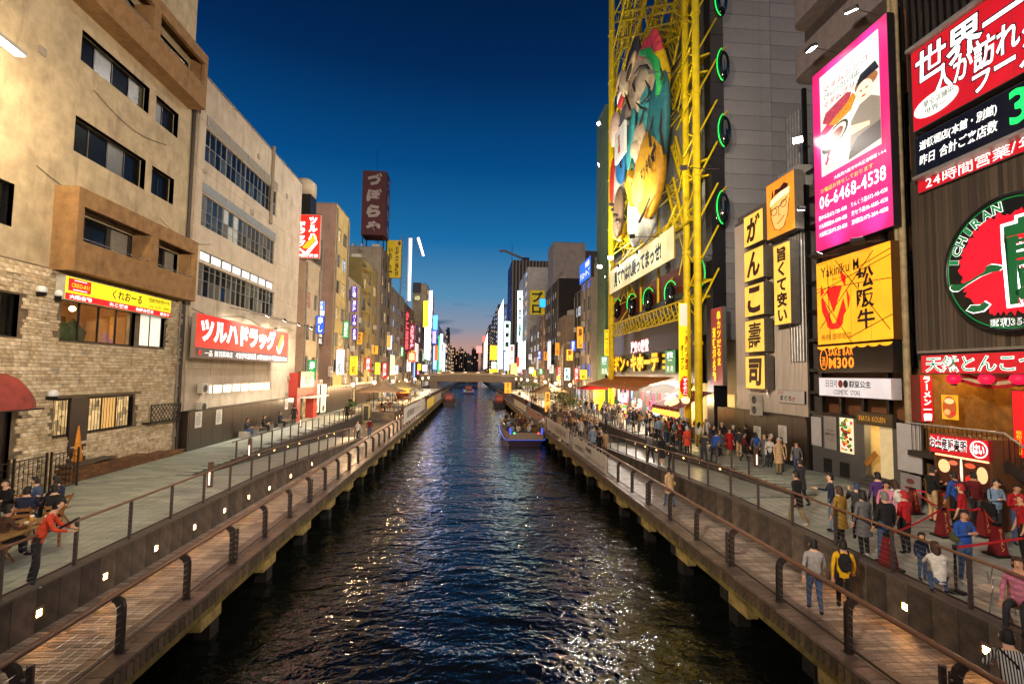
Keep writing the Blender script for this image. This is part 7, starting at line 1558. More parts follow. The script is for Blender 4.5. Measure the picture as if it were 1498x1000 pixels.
for i in range(8): x = -15 + 30 * i / 7; mb = MB(); mb.box(x - .5, x + .5, 169.7, 169.85, pz(x) + .85, pz(x) + .95); mb.build('strip_lamp', glow('#ffe4c0', 3, False), BR)
for x in (-12.5, 13.5): mb = MB(); mb.box(x - 1.2, x + 1.2, 170.5, 175.5, -3, 3.0); mb.build('abutment', mc, BR)
# far bridge mass and skyline
mb = MB(); mb.box(-30, 30, 300, 308, 1.5, 6.6); o = mb.build('road_bridge', paint('#3a2f30', .8)); tag(o, 'dark road bridge across the canal behind the footbridge', 'bridge')
mb = MB()
for i in range(14):
    x = -12 + i * 1.9; mb.box(x, x + .8, 299.8, 300, 7, 7.6)
for (xa, xb, yt, Y, c, lb) in ((652, 657, 482, 420, '#2a3140', 'slim dark tower at the left of the skyline'), (657, 666, 508, 520, '#22242c', 'dark skyline block with a column of lit windows'), (666, 672, 516, 540, '#20222a', 'low dark skyline block'), (671, 678, 510, 560, '#262831', 'dark skyline block at the middle'), (678, 684, 516, 580, '#1f2129', 'dark skyline block right of the middle'), (683, 690, 519, 600, '#24262e', 'stepped dark skyline block'), (690, 700, 511, 540, '#2a2930', 'dark skyline block under the red sign')):
    a, b = aty(xa, yt, Y), aty(xb, yt, Y); T = thing('skyline_tower', lb, 'building', ((a.x + b.x) / 2, Y, 0), 'skyline at the end of the canal')
    mb = MB(); mb.box(a.x, b.x, Y, Y + 20, -4, a.z); mb.box(a.x + 1, a.x + 3, Y + 2, Y + 6, a.z, a.z + 2); mb.build('tower', mat('skyline_' + c, c, .8), T); mb = MB(); wd = b.x - a.x
    for j in range(int(a.z / 3.2)):
        for i in range(5):
            if rf.random() < (.75 if 'column' in lb and i in (2, 3) else .12): mb.box(a.x + wd * (i + .2) / 5, a.x + wd * (i + .7) / 5, Y - .1, Y + .1, 3 + j * 3.2, 4.6 + j * 3.2)
    if mb.v: tag(mb.build('lit_window', glow('#ffca90', 1.0, False), T), kind='stuff')
# closing block so the canal ends in buildings
for s in (-1, 1):
    for i in range(3):
        y0 = 262 + i * 55; mb = MB(); zz = 30 - i * 5; mb.box(X(s, 17.5), X(s, 40), y0, y0 + 50, .9, zz); T = thing('far_building', 'far dark building beyond the footbridge, %s on the %s side' % (nth[i], 'drugstore' if s < 0 else 'store'), 'building', (X(s, 20), y0, .9)); mb.build('wall', paint('#3c3a42', .8), T)
        mb = MB()
        for j in range(7):
            for q in range(12):
                if rf.random() < .4: mb.box(X(s, 17.45), X(s, 17.55), y0 + 1 + q * 4, y0 + 3.4 + q * 4, 3 + j * 3.3, 5 + j * 3.3)
        tag(mb.build('lit_window', glow('#ffd8a8', .9, False), T), kind='stuff')
# ================================================================ street furniture, boats, planting
def put(o, loc, rz=0): o.location = loc; o.rotation_euler.z = rz; return o
def boxes(nm, m, par, bs, **k):
    mb = MB()
    for b in bs: mb.box(*b)
    return mb.build(nm, m, par, **k)
MWD = mat('chair_wood', '#8a5a2c', .55, var=.25)
def make_chair():
    T = thing('folding_chair', 'wooden folding chair', 'chair', (0, 0, 0), 'wooden folding chairs at the dining table')
    for k in range(5): boxes('seat_slat', MWD, T, [(-.21, .21, -.2 + k * .085, -.13 + k * .085, .44, .46)], keep=True)
    for x in (-.2, .2):
        mb = MB(); mb.beam((x, .2, 0), (x, -.26, .88), .03, .04); mb.build('leg', MWD, T, keep=True); mb = MB(); mb.beam((x * .85, -.22, 0), (x * .85, .2, .45), .03, .04); mb.build('leg', MWD, T, keep=True)
    for z, y in ((.62, -.12), (.8, -.22)): boxes('back_slat', MWD, T, [(-.2, .2, y - .012, y + .012, z - .04, z + .05)], keep=True)
    return T
CH0 = proto(make_chair()); used = [0]
def chair(px, py, rz, label, z=.95):
    return seat_at(atz(px, py, z), math.radians(rz), label)
def seat_at(p, rz, label):
    c = CH0 if not used[0] else copy_tree(CH0); used[0] = 1
    put(c, p, rz); c['label'] = label; return c

def table(c, label, w=.7, d=1.1, col='#8a6a3c', items=True, z=.95, grp=None):
    T = thing('table', label, 'table', c, grp); x, y = c[0], c[1]
    n = 5
    for k in range(n): a = x - w / 2 + w * k / n; boxes('plank', mat('table_' + col, col, .5, var=.2), T, [(a + .004, a + w / n - .004, y - d / 2, y + d / 2, z + .7, z + .74)])
    for sx_ in (-1, 1):
        for sy in (-1, 1): boxes('leg', MWD, T, [(x + sx_ * (w / 2 - .06) - .025, x + sx_ * (w / 2 - .06) + .025, y + sy * (d / 2 - .08) - .025, y + sy * (d / 2 - .08) + .025, z, z + .7)])
    return T
tp = atz(12, 775, .95 + .74); table((tp.x, tp.y, .95), 'wooden dining table with beer mugs among the suited men', 1.0, 2.2)
for i, (dx, dy) in enumerate(((.1, -.7), (-.3, -.2), (.25, .2), (-.1, .8), (.3, .75))):
    G = thing('beer_mug', 'glass of pale beer on the dining table, %s' % ('nearest the waiter', 'at the left edge', 'in the middle', 'beside the white shirt', 'at the far end')[i], 'glass', (tp.x + dx, tp.y + dy, 1.69), 'beer mugs on the dining table')
    c = (tp.x + dx, tp.y + dy, 0); mb = MB(); mb.lathe([(0, 1.69), (.04, 1.69), (.045, 1.8), (0, 1.8)], 10, c); mb.build('beer', mat('beer', '#c8922a', .2, e=.15, var=.1), G); mb = MB(); mb.lathe([(.047, 1.8), (.047, 1.84), (0, 1.85)], 10, c); mb.build('foam', mat('foam_white', '#e8e2d0', .7), G)
    mb = MB(); mb.tube([(c[0] + .045, c[1], 1.72), (c[0] + .085, c[1], 1.73), (c[0] + .085, c[1], 1.79), (c[0] + .045, c[1], 1.8)], .008, 5); mb.build('handle', M_white, G)
for i in range(4):
    c = (tp.x - .35 + .2 * i, tp.y - .5 + .35 * i, 1.69); G = thing('plate', 'small plate of food on the dining table, %s from the near end' % nth[i], 'plate', c, 'plates on the dining table'); mb = MB(); mb.lathe([(0, 1.692), (.08, 1.694), (.12, 1.71)], 12, (c[0], c[1], 0)); mb.build('dish', M_white, G); mb = MB(); mb.ball((c[0], c[1], 1.71), .06, 8, sc=(1, 1, .5)); mb.build('food', paint(('#a8702a', '#5a7a2a', '#b8402a', '#8a5a2a')[i], .6, var=.3), G)
p = atz(107, 700, .95); parasol('folded orange parasol strapped shut on its pole by the brick plinth', (p.x, p.y, .95), 1, 3.35, '#c9821e', folded=True)
# benches under the notices
for i, (px, py, lb) in enumerate(((385, 632, 'long bench with steel armrests under the notices'), (412, 622, 'second bench with steel armrests nearer the red entrance'))):
    p = atz(px, py, .95); B_ = thing('bench', lb, 'bench', (-16.0, p.y, .95), 'benches along the dark panels')
    for k in range(4): boxes('seat_slat', paint('#6a4a30', .5, var=.2), B_, [(-16.25 + k * .12, -16.15 + k * .12, p.y - 1.6, p.y + 1.6, 1.36, 1.4)])
    for k in range(5):
        y = p.y - 1.5 + k * .75; mb = MB(); mb.tube([(-16.2, y, 1.4), (-16.2, y, 1.58), (-15.85, y, 1.58), (-15.85, y, 1.4)], .018, 6); mb.build('armrest', M_wire, B_)
    for k in (-1.4, 1.4): boxes('leg', paint('#8a8680', .6), B_, [(-16.25, -15.8, p.y + k - .06, p.y + k + .06, .95, 1.36)])
p = atz(361, 640, .95); b_ = boxes('planter_block', mat('block_white', '#a9a59a', .7), None, [(-16.2, -15.7, p.y - .35, p.y + .35, .95, 1.4), ]); tag(b_, 'pale stone seat block at the near end of the benches', 'block'); boxes('plinth', M_frame, b_, [(-16.15, -15.75, p.y - .3, p.y + .3, .94, .97)])
# lit bollards on the quays
for i, (px, py, s) in enumerate(((307, 712, -1), (440, 625, -1), (1106, 682, 1), (930, 632, 1), (365, 668, -1))):
    p = atz(px, py, .95); B_ = thing('bollard_light', 'square post light with a lit slot, %s' % ('nearest the benches', 'by the red entrance', 'beside the blue jacketed man', 'by the store crowd', 'at the foot of the grey railing')[i], 'light', p, 'bollard lights on the quays')
    boxes('post', mat('bollard_brown', '#5a463a', .5), B_, [(p.x - .08, p.x + .08, p.y - .08, p.y + .08, .95, 1.95)]); boxes('lens', glow('#ffd0b8', 2.2), B_, [(p.x - .03, p.x + .03, p.y - .09, p.y - .082, 1.05, 1.6)])
# banners tied to the waterside railings
PAPER = mat('banner_cloth', '#b9b6b0', .7, var=.06)
for s, x0, yt, yb, x1, m_, lb, it in ((1, 838, 637, 658, 888, PAPER, 'white cloth banner with black writing tied to the near right railing', [('大阪道頓堀川', .08, .4, .3, .62, BLACK, dict(slant=.1)), ('遊歩道', .45, .62, .55, .85, BLACK, dict(bold=.03)), ('とんぼりリバーウォーク', .42, .94, .12, .4, BLACK)]), (1, 800, 611, 626, 832, PAPER, 'second pale banner on the right railing beside the boat', [('ミナミ船着場', .1, .9, .25, .75, BLACK)]),
      (1, 772, 596, 605, 797, paint('#8a5a50', .7, var=.2), 'reddish pattern banner on the far right railing', []), (1, 752, 583, 591, 770, PAPER, 'small pale banner on the right railing near the moored boats', []), (-1, 591, 597, 620, 621, PAPER, 'long white banner with brush writing on the left railing', [('道頓堀リバー', .1, .7, .25, .75, BLACK, dict(slant=.1))]), (-1, 625, 584, 599, 635, glow('#c8a81a', .5), 'yellow banner on the far left railing', []), (-1, 636, 578, 590, 645, PAPER, 'pale far banner on the left railing before the moored boat', [])):
    fsign(s, X(s, 7.38), x0, yt, yb, x1, lb, m_, it, .015, PAPER, .0, 'railing_banner', 'banners on the waterside railings')
# red tapered queue posts and belts
QR = mat('queue_red', '#6e121a', .45, var=.12); qp = []
for i, (px, py, lb) in enumerate(((1300, 832, 'behind the railing nearest the viewer'), (1336, 750, 'beside the tall man in shorts'), (1380, 784, 'beside the red capped server'), (1440, 784, 'between the server and the blue jacketed woman'), (1460, 812, 'rightmost and closest to the seated woman'), (1408, 760, 'in front of the kiosk counter'))):
    p = atz(px, py, .95); qp.append(p); Q_ = thing('queue_post', 'tapered red queue post with gold writing %s' % lb, 'queue post', p, 'tapered red queue posts')
    boxes('base', BLACK, Q_, [(p.x - .24, p.x + .24, p.y - .24, p.y + .24, .95, 1.0)]); mb = MB(); r0, r1 = .155, .08
    vs = [(p.x + a * r, p.y + b * r, z) for r, z in ((r0, 1.0), (r1, 1.74)) for a, b in ((-1, -1), (1, -1), (1, 1), (-1, 1))]; mb.add(vs, [(0, 1, 5, 4), (1, 2, 6, 5), (2, 3, 7, 6), (3, 0, 4, 7), (4, 5, 6, 7)]); mb.build('body', QR, Q_)
    boxes('head', BLACK, Q_, [(p.x - .07, p.x + .07, p.y - .07, p.y + .07, 1.74, 1.84)])
    pl_ = Plane((p.x, p.y - r0, 1.0), (1, 0, 0), (0, -1, 0)); pl_.w = Vector((0, .11, 1))
    text(Q_, pl_, 'ラーメン', -.05, .05, .1, .68, paint('#c8a060', .5, var=0), .006, .03, True)
for i, (a, b) in enumerate(((1, 2), (2, 3), (3, 4), (1, 5), (0, 2))):
    A_, B_ = qp[a], qp[b]; mb = MB(); pts = [A_.lerp(B_, t_ / 6) + Vector((0, 0, 0.84 - .06 * math.sin(math.pi * t_ / 6))) for t_ in range(7)]
    for u, v in zip(pts, pts[1:]): mb.beam(u, v, .01, .055)
    tag(mb.build('barrier_belt', paint('#c01422', .6)), 'red barrier belt stretched between queue posts, %s' % ('by the server', 'in the middle', 'at the right', 'toward the kiosk', 'nearest the railing')[i], 'belt', 'red barrier belts')
p = atz(1399, 866, .95); Q_ = thing('stanchion', 'thin black barrier stanchion with round base by the blue jacketed woman', 'stanchion', p); mb = MB(); mb.lathe([(0, .955), (.2, .955), (.18, .985), (.03, 1.0), (.03, 1.9), (.045, 1.9), (.045, 2.0), (0, 2.0)], 14, (p.x, p.y, 0)); mb.build('post', BLACK, Q_); mb = MB(); mb.beam((p.x, p.y, 1.93), (p.x + 2.4, p.y + .6, 1.93), .01, .055); mb.build('belt', paint('#c01422', .6), Q_)
p = atz(1450, 893, .95); AC_ = thing('cafe_chair', 'shiny aluminium cafe chair by the railing at the right edge', 'chair', p); al = mat('aluminium', '#b4b2ae', .25, m=.8, var=.05); cx_, cyy = p.x, p.y
for k in range(5): boxes('seat_slat', mat('seat_pale', '#c8b8a8', .5), AC_, [(cx_ - .2, cx_ + .22, cyy - .2 + k * .085, cyy - .13 + k * .085, 1.4, 1.42)])
for y in (-.23, .23): mb = MB(); mb.tube([(cx_ - .3, cyy + y, .95), (cx_ - .2, cyy + y, 1.42), (cx_ - .18, cyy + y, 1.68), (cx_ + .2, cyy + y, 1.64), (cx_ + .3, cyy + y, .95)], .014, 6); mb.build('side_frame', al, AC_)
mb = MB(); mb.tube([(cx_ + .24, cyy - .23, 1.4), (cx_ + .34, cyy - .23, 1.8), (cx_ + .34, cyy + .23, 1.8), (cx_ + .24, cyy + .23, 1.4)], .014, 6); mb.tube([(cx_ - .25, cyy - .23, 1.2), (cx_ - .25, cyy + .23, 1.2)], .012, 6); mb.build('back_frame', al, AC_)
# parasols and terraces farther along
for px, py, zt, Y, r_, lb in ((559, 557, 0, 64, 3.0, 'large olive parasol over the terrace tables on the drugstore side'), (589, 556, 0, 90, 3.2, 'second dull green parasol farther along the drugstore side'), (572, 563, 0, 80, 2.2, 'small brown parasol behind the large olive one'), (803, 561, 0, 82, 3.3, 'pale green parasol over the terrace on the store side'), (776, 556, 0, 105, 2.8, 'small tan parasol farther along the store side'), (600, 558, 0, 112, 2.6, 'far drab parasol near the lantern hut')):
    p = aty(px, py, Y); parasol(lb, (p.x, Y, .95), r_, p.z, ('#8d8668', '#5f614a', '#5a4a3a', '#9aa27a', '#8a7458', '#6a6450')[int(Y) % 6], 'terrace parasols')
rt = random.Random(31)
for i in range(10):
    s = -1 if i < 5 else 1; y = TERR[s] + 2.5 + (i % 5) * 7; table((X(s, 11.2), y, .95), 'small terrace table under the parasols, %s on the %s side' % (nth[i % 5], 'drugstore' if s < 0 else 'store'), .8, 1.2, '#5a4632', grp='terrace tables')
LH = thing('lantern_hut', 'glowing orange roofed lantern stall under the far parasols', 'stall', (-12, 96, .95)); boxes('hut', mat('hut_wood', '#7a3a1a', .7, var=.2), LH, [(-13.6, -11.6, 95, 98, .95, 1.9), (-13.6, -13.4, 95, 98, 1.9, 4.3)])
mb = MB(); mb.add([(-14, 94.6, 4.3), (-11.2, 94.6, 3.9), (-11.2, 98.4, 3.9), (-14, 98.4, 4.3)], [(0, 1, 2, 3)]); mb.build('roof', paint('#a83a1a', .6), LH); boxes('lit_panel', glow('#ff9a3a', 1.6), LH, [(-13.4, -11.7, 97.8, 97.9, 1.9, 3.7)]); lamp(LH, (-11.8, 95.5, 3.2), 500, '#ffb060')
def plant(label, c, h, name='planter_tree', col='#2f4a1c', n=150, grp=None):
    T = thing(name, label, 'tree', c, grp); r = random.Random(int(c[0] * 7 + c[1])); x, y, z = c
    mb = MB(); mb.lathe([(0, z), (.28, z), (.36, z + .55), (.3, z + .56), (0, z + .5)], 10, (x, y, 0)); mb.build('pot', paint('#4a3a2e', .8), T)
    mb = MB(); mb.tube([(x, y, z + .5), (x + .05, y, z + h * .5), (x - .04, y, z + h * .8)], [.05, .04, .015], 6)
    for i in range(6): a = r.uniform(0, 6.3); zz = z + h * r.uniform(.35, .7); mb.tube([(x, y, zz), (x + math.cos(a) * h * .2, y + math.sin(a) * h * .2, zz + h * .18)], [.02, .006], 4)
    mb.build('trunk', paint('#4a3a28', .9), T); mb = MB()
    for i in range(n):
        a, rr, zz = r.uniform(0, 6.3), h * .3 * r.random() ** .5, z + h * (.45 + .55 * r.random()); c_ = Vector((x + rr * math.cos(a), y + rr * math.sin(a), zz)); u = Vector((r.gauss(0, 1), r.gauss(0, 1), r.gauss(0, .6))).normalized() * r.uniform(.1, .2); v = u.cross(Vector((r.gauss(0, 1), r.gauss(0, 1), r.gauss(0, 1)))).normalized() * .07
        mb.add([c_ - u, c_ + v, c_ + u, c_ - v], [(0, 1, 2, 3)], r.randrange(2))
    tag(mb.build('foliage', [mat('leaf_a', col, .6, var=.3), mat('leaf_b', '#4a6a28', .6, var=.3)], T), kind='stuff'); return T
for i, (px, Y, h, lb) in enumerate(((812, 66.5, 3.4, 'leafy potted tree beside the pale green parasol'), (822, 64, 2.6, 'bushy potted plant by the amber street lamps'), (783, 92, 3.2, 'dark potted tree between the far parasols'), (760, 118, 3.0, 'potted tree under the orange lights near the footbridge'), (838, 60.5, 2.4, 'small potted shrub near the seated crowd'))):
    p = aty(px, 590, Y); plant(lb, (p.x, Y, .95), h)
p = atz(532, 596, .95); plant('small potted shrub by the terrace steps on the drugstore side', (-13.2, 58, .95), 1.5)
for i, (px, py, Y, lb) in enumerate(((801, 588, 63, 'upright amber sign lantern beside the terrace rail on the store side'), (743, 567, 118, 'square yellow lantern sign near the moored boats'))):
    p = aty(px, py, Y); T = thing('lantern_sign', lb, 'lantern', (p.x, Y, p.z - 2)); boxes('lit_box', glow('#f8a02a', 1.2), T, [(p.x - .25 - .5 * i, p.x + .25 + .5 * i, Y, Y + .4, p.z - 1.2, p.z + 1.2)]); text(T, PC(p.x - .2, Y, p.z - 1.1), '営業中', 0, .4, 0, 2.2, BLACK, .02, .03, True); boxes('post', M_frame, T, [(p.x - .05, p.x + .05, Y + .15, Y + .25, .0, p.z - 1.2)])
# terrace step lights in the picture's left middle
for i in range(4):
    T = thing('step_light', 'short glowing step light on the wooden terrace edge, %s from the viewer' % nth[i], 'light', (-8.9, 62.5 + i * 2.4, 0), 'step lights on the terrace edge'); y = 62.5 + i * 2.4
    boxes('housing', M_frame, T, [(-9.02, -8.9, y - .05, y + .05, 0, .5)]); boxes('lens', glow('#ffb080', 12), T, [(-8.9, -8.89, y - .04, y + .04, .1, .45)])
# electric box on the left terrace; lamp row added to brighten the far quays
p = atz(547, 615, .0); tag(boxes('utility_box', mat('utility_olive', '#6a6648', .6, grime=.3), None, [(-12.2, -11.3, 58.6, 59.6, 0, 2.1)]), 'olive utility cabinet at the end of the ramp', 'cabinet'); boxes('door_seam', BLACK, bpy.data.objects['utility_box'], [(-12.0, -11.5, 58.58, 58.598, .3, 1.9)])
k = 0
for s, ys in ((-1, (56, 68, 84, 100, 116, 134, 152)), (1, (70, 82, 94, 108, 124, 140, 156))):
    for y in ys:
        T = thing('quay_fill_lamp', 'warm globe lamp on a thin pole along the far %s quay, %s outward' % ('drugstore' if s < 0 else 'store', (nth + ['seventh'])[k % 7]), 'street lamp', (X(s, 13.2), y, .95), 'globe lamps along the far quays'); k += 1
        mb = MB(); mb.tube([(X(s, 13.2), y, .95), (X(s, 13.2), y, 4.2)], .05, 6); mb.build('pole', M_frame, T); mb = MB(); mb.ball((X(s, 13.2), y, 4.35), .2, 8); mb.build('globe', glow('#ffd8a0', 9, False), T); lamp(T, (X(s, 13.0), y - .35, 4.3), 2600, '#ffcf98', r=.25)
# ---------------- boats
def boat(label, x, y0, y1, w, top, hullc, trim=None, rows=0, cabin_=False):
    T = thing('tour_boat' if rows else 'moored_boat', label, 'boat', (x, (y0 + y1) / 2, -1.7)); L_ = y1 - y0; zt = -1.7 + top
    st = [(0, .86), (.03, .95), (.12, 1), (.5, 1), (.78, .9), (.92, .55), (1, .12)]
    mb = MB(); vs = []
    for f, k in st: y = y0 + L_ * f; vs += [(x - w / 2 * k, y, zt), (x - w / 2 * k * .92, y, -1.15), (x - w / 2 * k * .75, y, -1.9), (x + w / 2 * k * .75, y, -1.9), (x + w / 2 * k * .92, y, -1.15), (x + w / 2 * k, y, zt)]
    fs = [(i * 6 + j, i * 6 + j + 1, i * 6 + 7 + j, i * 6 + 6 + j) for i in range(len(st) - 1) for j in range(5)]; mi = []
    mb.add(vs, fs); mb.add(vs[:6], [(0, 5, 4, 3, 2, 1)]); mb.mi = [1 if i < 30 and i % 5 in (0, 4) else 0 for i in range(len(mb.f))]
    mb.build('hull', [paint(hullc, .35), paint('#9a8a78', .5, var=.15) if rows else paint(hullc, .35)], T)
    mb = MB(); mb.add([(x - w / 2 * k + .05 if s_ < 0 else x + w / 2 * k - .05, y0 + L_ * f, -.95 if rows else zt - .1) for s_ in (-1, 1) for f, k in (st if s_ < 0 else st[::-1])], [tuple(range(2 * len(st)))]); mb.build('deck', paint('#4a4038', .8), T)
    if trim:
        path = [(x - w / 2 * k * 1.01, y0 + L_ * f, -1.02) for f, k in st]; pb = [(x + w / 2 * k * 1.01, y0 + L_ * f, -1.02) for f, k in st]
        mb = MB(); mb.tube(path[::-1] + pb, .03, 6); mb.build('neon_trim', glow(trim, 1.2), T); boxes('transom', paint('#a08f7c', .5, var=.15), T, [(x - w * .42, x + w * .42, y0 - .08, y0 - .01, -1.0, zt - .1)])
        for dx, c in ((-w * .28, '#3aff8a'), (w * .3, '#ff3a2a')): mb = MB(); mb.ball((x + dx, y0 - .1, zt - .15), .08, 8); mb.build('signal_light', glow(c, 6), T)
        boxes('blue_light', glow('#3a5aff', 1.6), T, [(x + w * .36, x + w * .4, y0 - .12, y0 - .09, zt - .25, zt + .35), (x - w * .4, x - w * .36, y0 - .12, y0 - .09, zt - .25, zt + .35)])
    for i in range(rows):
        for s_ in (-1, 1): y = y0 + 2.4 + i * 1.7; boxes('seat', paint('#5a5a6a', .6), T, [(x + s_ * .35, x + s_ * w * .36, y, y + .45, -.95, -.5)])
    if rows:
        for s_ in (-1, 1):
            mb = MB(); mb.tube([(x + s_ * w * .47, y0 + .3, zt + .5), (x + s_ * w * .5, y0 + L_ * .5, zt + .5), (x + s_ * w * .44, y0 + L_ * .8, zt + .5)], .025, 6)
            for i in range(8): yy = y0 + .5 + i * L_ * .1; mb.tube([(x + s_ * w * .485, yy, zt - .05), (x + s_ * w * .485, yy, zt + .5)], .02, 5)
            mb.build('side_rail', M_wire, T)
    if cabin_: boxes('cabin', paint('#7a2a24', .6, var=.2), T, [(x - w * .3, x + w * .3, y0 + L_ * .2, y0 + L_ * .6, zt - .1, zt + 1.4)]); boxes('lit_window', glow('#8a4a3a', .3), T, [(x - w * .25, x + w * .25, y0 + L_ * .2 - .06, y0 + L_ * .2 - .01, zt + .3, zt + 1.1)])
    return T
boat('open tour boat with blue neon trim carrying seated passengers', 5.7, 52.5, 70, 4.3, 1.55, '#2c1638', '#3a6aff', 7)
boat('small reddish boat moored by the left railing before the footbridge', -5.2, 118, 130, 3.0, 1.1, '#2a1a1c', None, 0, True)
boat('small dark boat moored under the far banners on the right', 6.4, 112, 124, 3.0, 1.2, '#241c1e', None, 0, True)
boat('dim boat with violet lights passing beneath the footbridge', -1.0, 186, 200, 4.5, 1.5, '#1a1c34', '#6a6aff', 0, True)
# ================================================================ people
SKIN = ['#c99a78', '#b8866a', '#d4a888']
def body_mesh(key, lean=0, al=None, ar=None, ll=None, lr=None, sit=0, coat=0, fat=1.0, head=(0, 0)):
    """one continuous skinned figure, 1.70 m tall, facing +Y; arms and legs given as offsets from shoulder and hip"""
    pz = .92 if not sit else .56
    V = lambda *a: Vector(a)
    sh = lambda z: lean * (z - pz)
    al = al or ((-.07, 0, -.29), (-.08, .08, -.54)); ar = ar or ((.07, 0, -.29), (.08, .08, -.54))
    ll = ll or ((0, .02, -.43), (0, -.02, -.84)); lr = lr or ((0, .02, -.43), (0, -.02, -.84))
    J = []; E = []; Rg = []
    def j(p, r, par=None, reg=None):
        J.append((Vector(p), r)); i = len(J) - 1
        if par is not None: E.append((par, i)); Rg.append((par, i, reg))
        return i
    f = fat
    pel = j((0, 0, pz), (.155 * f, .115 * f)); sp = j((0, sh(pz + .2), pz + .2), (.14 * f, .105 * f), pel, 'top'); ct = j((0, sh(pz + .42), pz + .42), (.165 * f, .115 * f), sp, 'top')
    nk = j((0, sh(pz + .55) + .01, pz + .56), (.055, .055), ct, 'top'); hb = j((0 + head[0] * .3, sh(pz + .62) + .03, pz + .635), (.072, .08), nk, 'skin'); hm = j((head[0], sh(pz + .7) + .03 + head[1] * .6, pz + .70), (.08, .1), hb, 'skin'); ht = j((head[0], sh(pz + .76) + .02 + head[1], pz + .775), (.06, .075), hm, 'skin')
    hands = []
    for sgn, arm in ((-1, al), (1, ar)):
        s0 = Vector((sgn * .175 * f, sh(pz + .45), pz + .47)); i0 = j(s0, (.062 * f, .062 * f), ct, 'top')
        e = s0 + Vector(arm[0]); w = s0 + Vector(arm[1]); i1 = j(e, (.046, .046), i0, 'top'); i2 = j(w, (.03, .034), i1, 'fore'); d = (w - e).normalized(); pm = w + d * .09; j(pm, (.018, .04), i2, 'hand'); hands.append((w, d, pm, sgn))
    for sgn, leg in ((-1, ll), (1, lr)):
        h = Vector((sgn * .09, 0, pz - .05)); i0 = j(h, (.092 * f, .1 * f), pel, 'bottom'); k = h + Vector(leg[0]); a = h + Vector(leg[1]); i1 = j(k, (.062, .066), i0, 'bottom'); i2 = j(a, (.042, .045), i1, 'calf')
        fd = Vector((0, 1, 0)) if a.z < .3 or sit else Vector((0, .5, -.8)); j(a + fd * .16 + Vector((0, 0, -.03)), (.035, .03), i2, 'shoe')
        Rg.append((i2, i2, 'shoe'))
    me = bpy.data.meshes.new('p'); me.from_pydata([tuple(p) for p, r in J], E, [])
    ob = bpy.data.objects.new('p', me); _fs.collection.objects.link(ob); ob.modifiers.new('Skin', 'SKIN')
    for sv, (p, r) in zip(me.skin_vertices[0].data, J): sv.radius = r
    me.skin_vertices[0].data[0].use_root = True
    sd = ob.modifiers.new('s', 'SUBSURF'); sd.levels = 1; sd.render_levels = 1
    vl = _fs.view_layers[0]; vl.update(); ev = ob.evaluated_get(vl.depsgraph).to_mesh()
    mb = MB(); SL = {'skin': 0, 'top': 1, 'bottom': 2, 'shoe': 3, 'fore': 4, 'calf': 5, 'hand': 0}
    vs = [v.co.copy() for v in ev.vertices]; mb.v = [tuple(v) for v in vs]
    for p in ev.polygons:
        c = p.center; best = None
        for a, b, reg in Rg:
            A, B = J[a][0], J[b][0]; d = B - A; t_ = 0 if d.length < 1e-6 else max(0, min(1, (c - A).dot(d) / d.length_squared)); dist = (c - A - d * t_).length - max(J[b][1]) * .8
            if reg == 'shoe' and a == b: dist = (c - A).length - .05
            if best is None or dist < best[0]: best = (dist, reg)
        mb.f.append(tuple(p.vertices)); mb.mi.append(SL[best[1]]); mb.sm.append(True)
    bpy.data.objects.remove(ob)
    for w, d, pm, sgn in hands:   # four unequal curled fingers and a thumb rooted in the palm
        side = d.cross(Vector((0, 1, 0) if abs(d.y) < .8 else (0, 0, 1))).normalized(); nrm = side.cross(d).normalized()
        for q, L_ in enumerate((.062, .075, .07, .055)):
            b = pm + side * (.03 - .02 * q); mb.tube([b - d * .02, b + d * L_ * .5 + nrm * .004, b + d * L_ * .95 + nrm * .022], [.010, .009, .007], 5, 0)
        b = w + d * .045; mb.tube([b, b + side * .045 + d * .025, b + side * .055 + d * .055], [.012, .011, .008], 5, 0)
    H = J[hm][0]
    mb.ball(H + Vector((0, .105, -.02)), .016, 6, 0, (1, 1.2, 1.6))
    for sg in (-1, 1): mb.ball(H + Vector((sg * .088, -.005, -.01)), .024, 6, 0, (.5, .9, 1.3)); mb.ball(H + Vector((sg * .034, .094, .012)), .008, 6, 6, (1.3, .6, .7)); mb.tube([H + Vector((sg * .02, .099, .036)), H + Vector((sg * .05, .092, .036))], .0035, 4, 6)
    mb.tube([H + Vector((-.022, .094, -.062)), H + Vector((.022, .094, -.062))], .006, 4, 7)
    if coat:   # skirt of a long jacket below the waist
        n = 14; vs = [(r * math.cos(2 * math.pi * i / n), r * .8 * math.sin(2 * math.pi * i / n) + sh(z), z) for r, z in ((.165, pz + .1), (.19, pz - .1), (.2 + .03 * coat, pz - .18 - .2 * coat)) for i in range(n)]
        mb.add(vs, [(k * n + i, k * n + (i + 1) % n, (k + 1) * n + (i + 1) % n, (k + 1) * n + i) for k in range(2) for i in range(n)], 1, True)
    return mb, H, J[ct][0]
walkL = dict(ll=((0, .16, -.41), (0, .2, -.83)), lr=((0, -.05, -.42), (0, -.28, -.78)), al=((-.07, -.1, -.27), (-.08, -.12, -.52)), ar=((.07, .1, -.27), (.07, .25, -.48)))
seat = dict(ll=((-.02, .42, .02), (-.03, .44, -.40)), lr=((.03, .42, .02), (.05, .42, -.40)), sit=1)
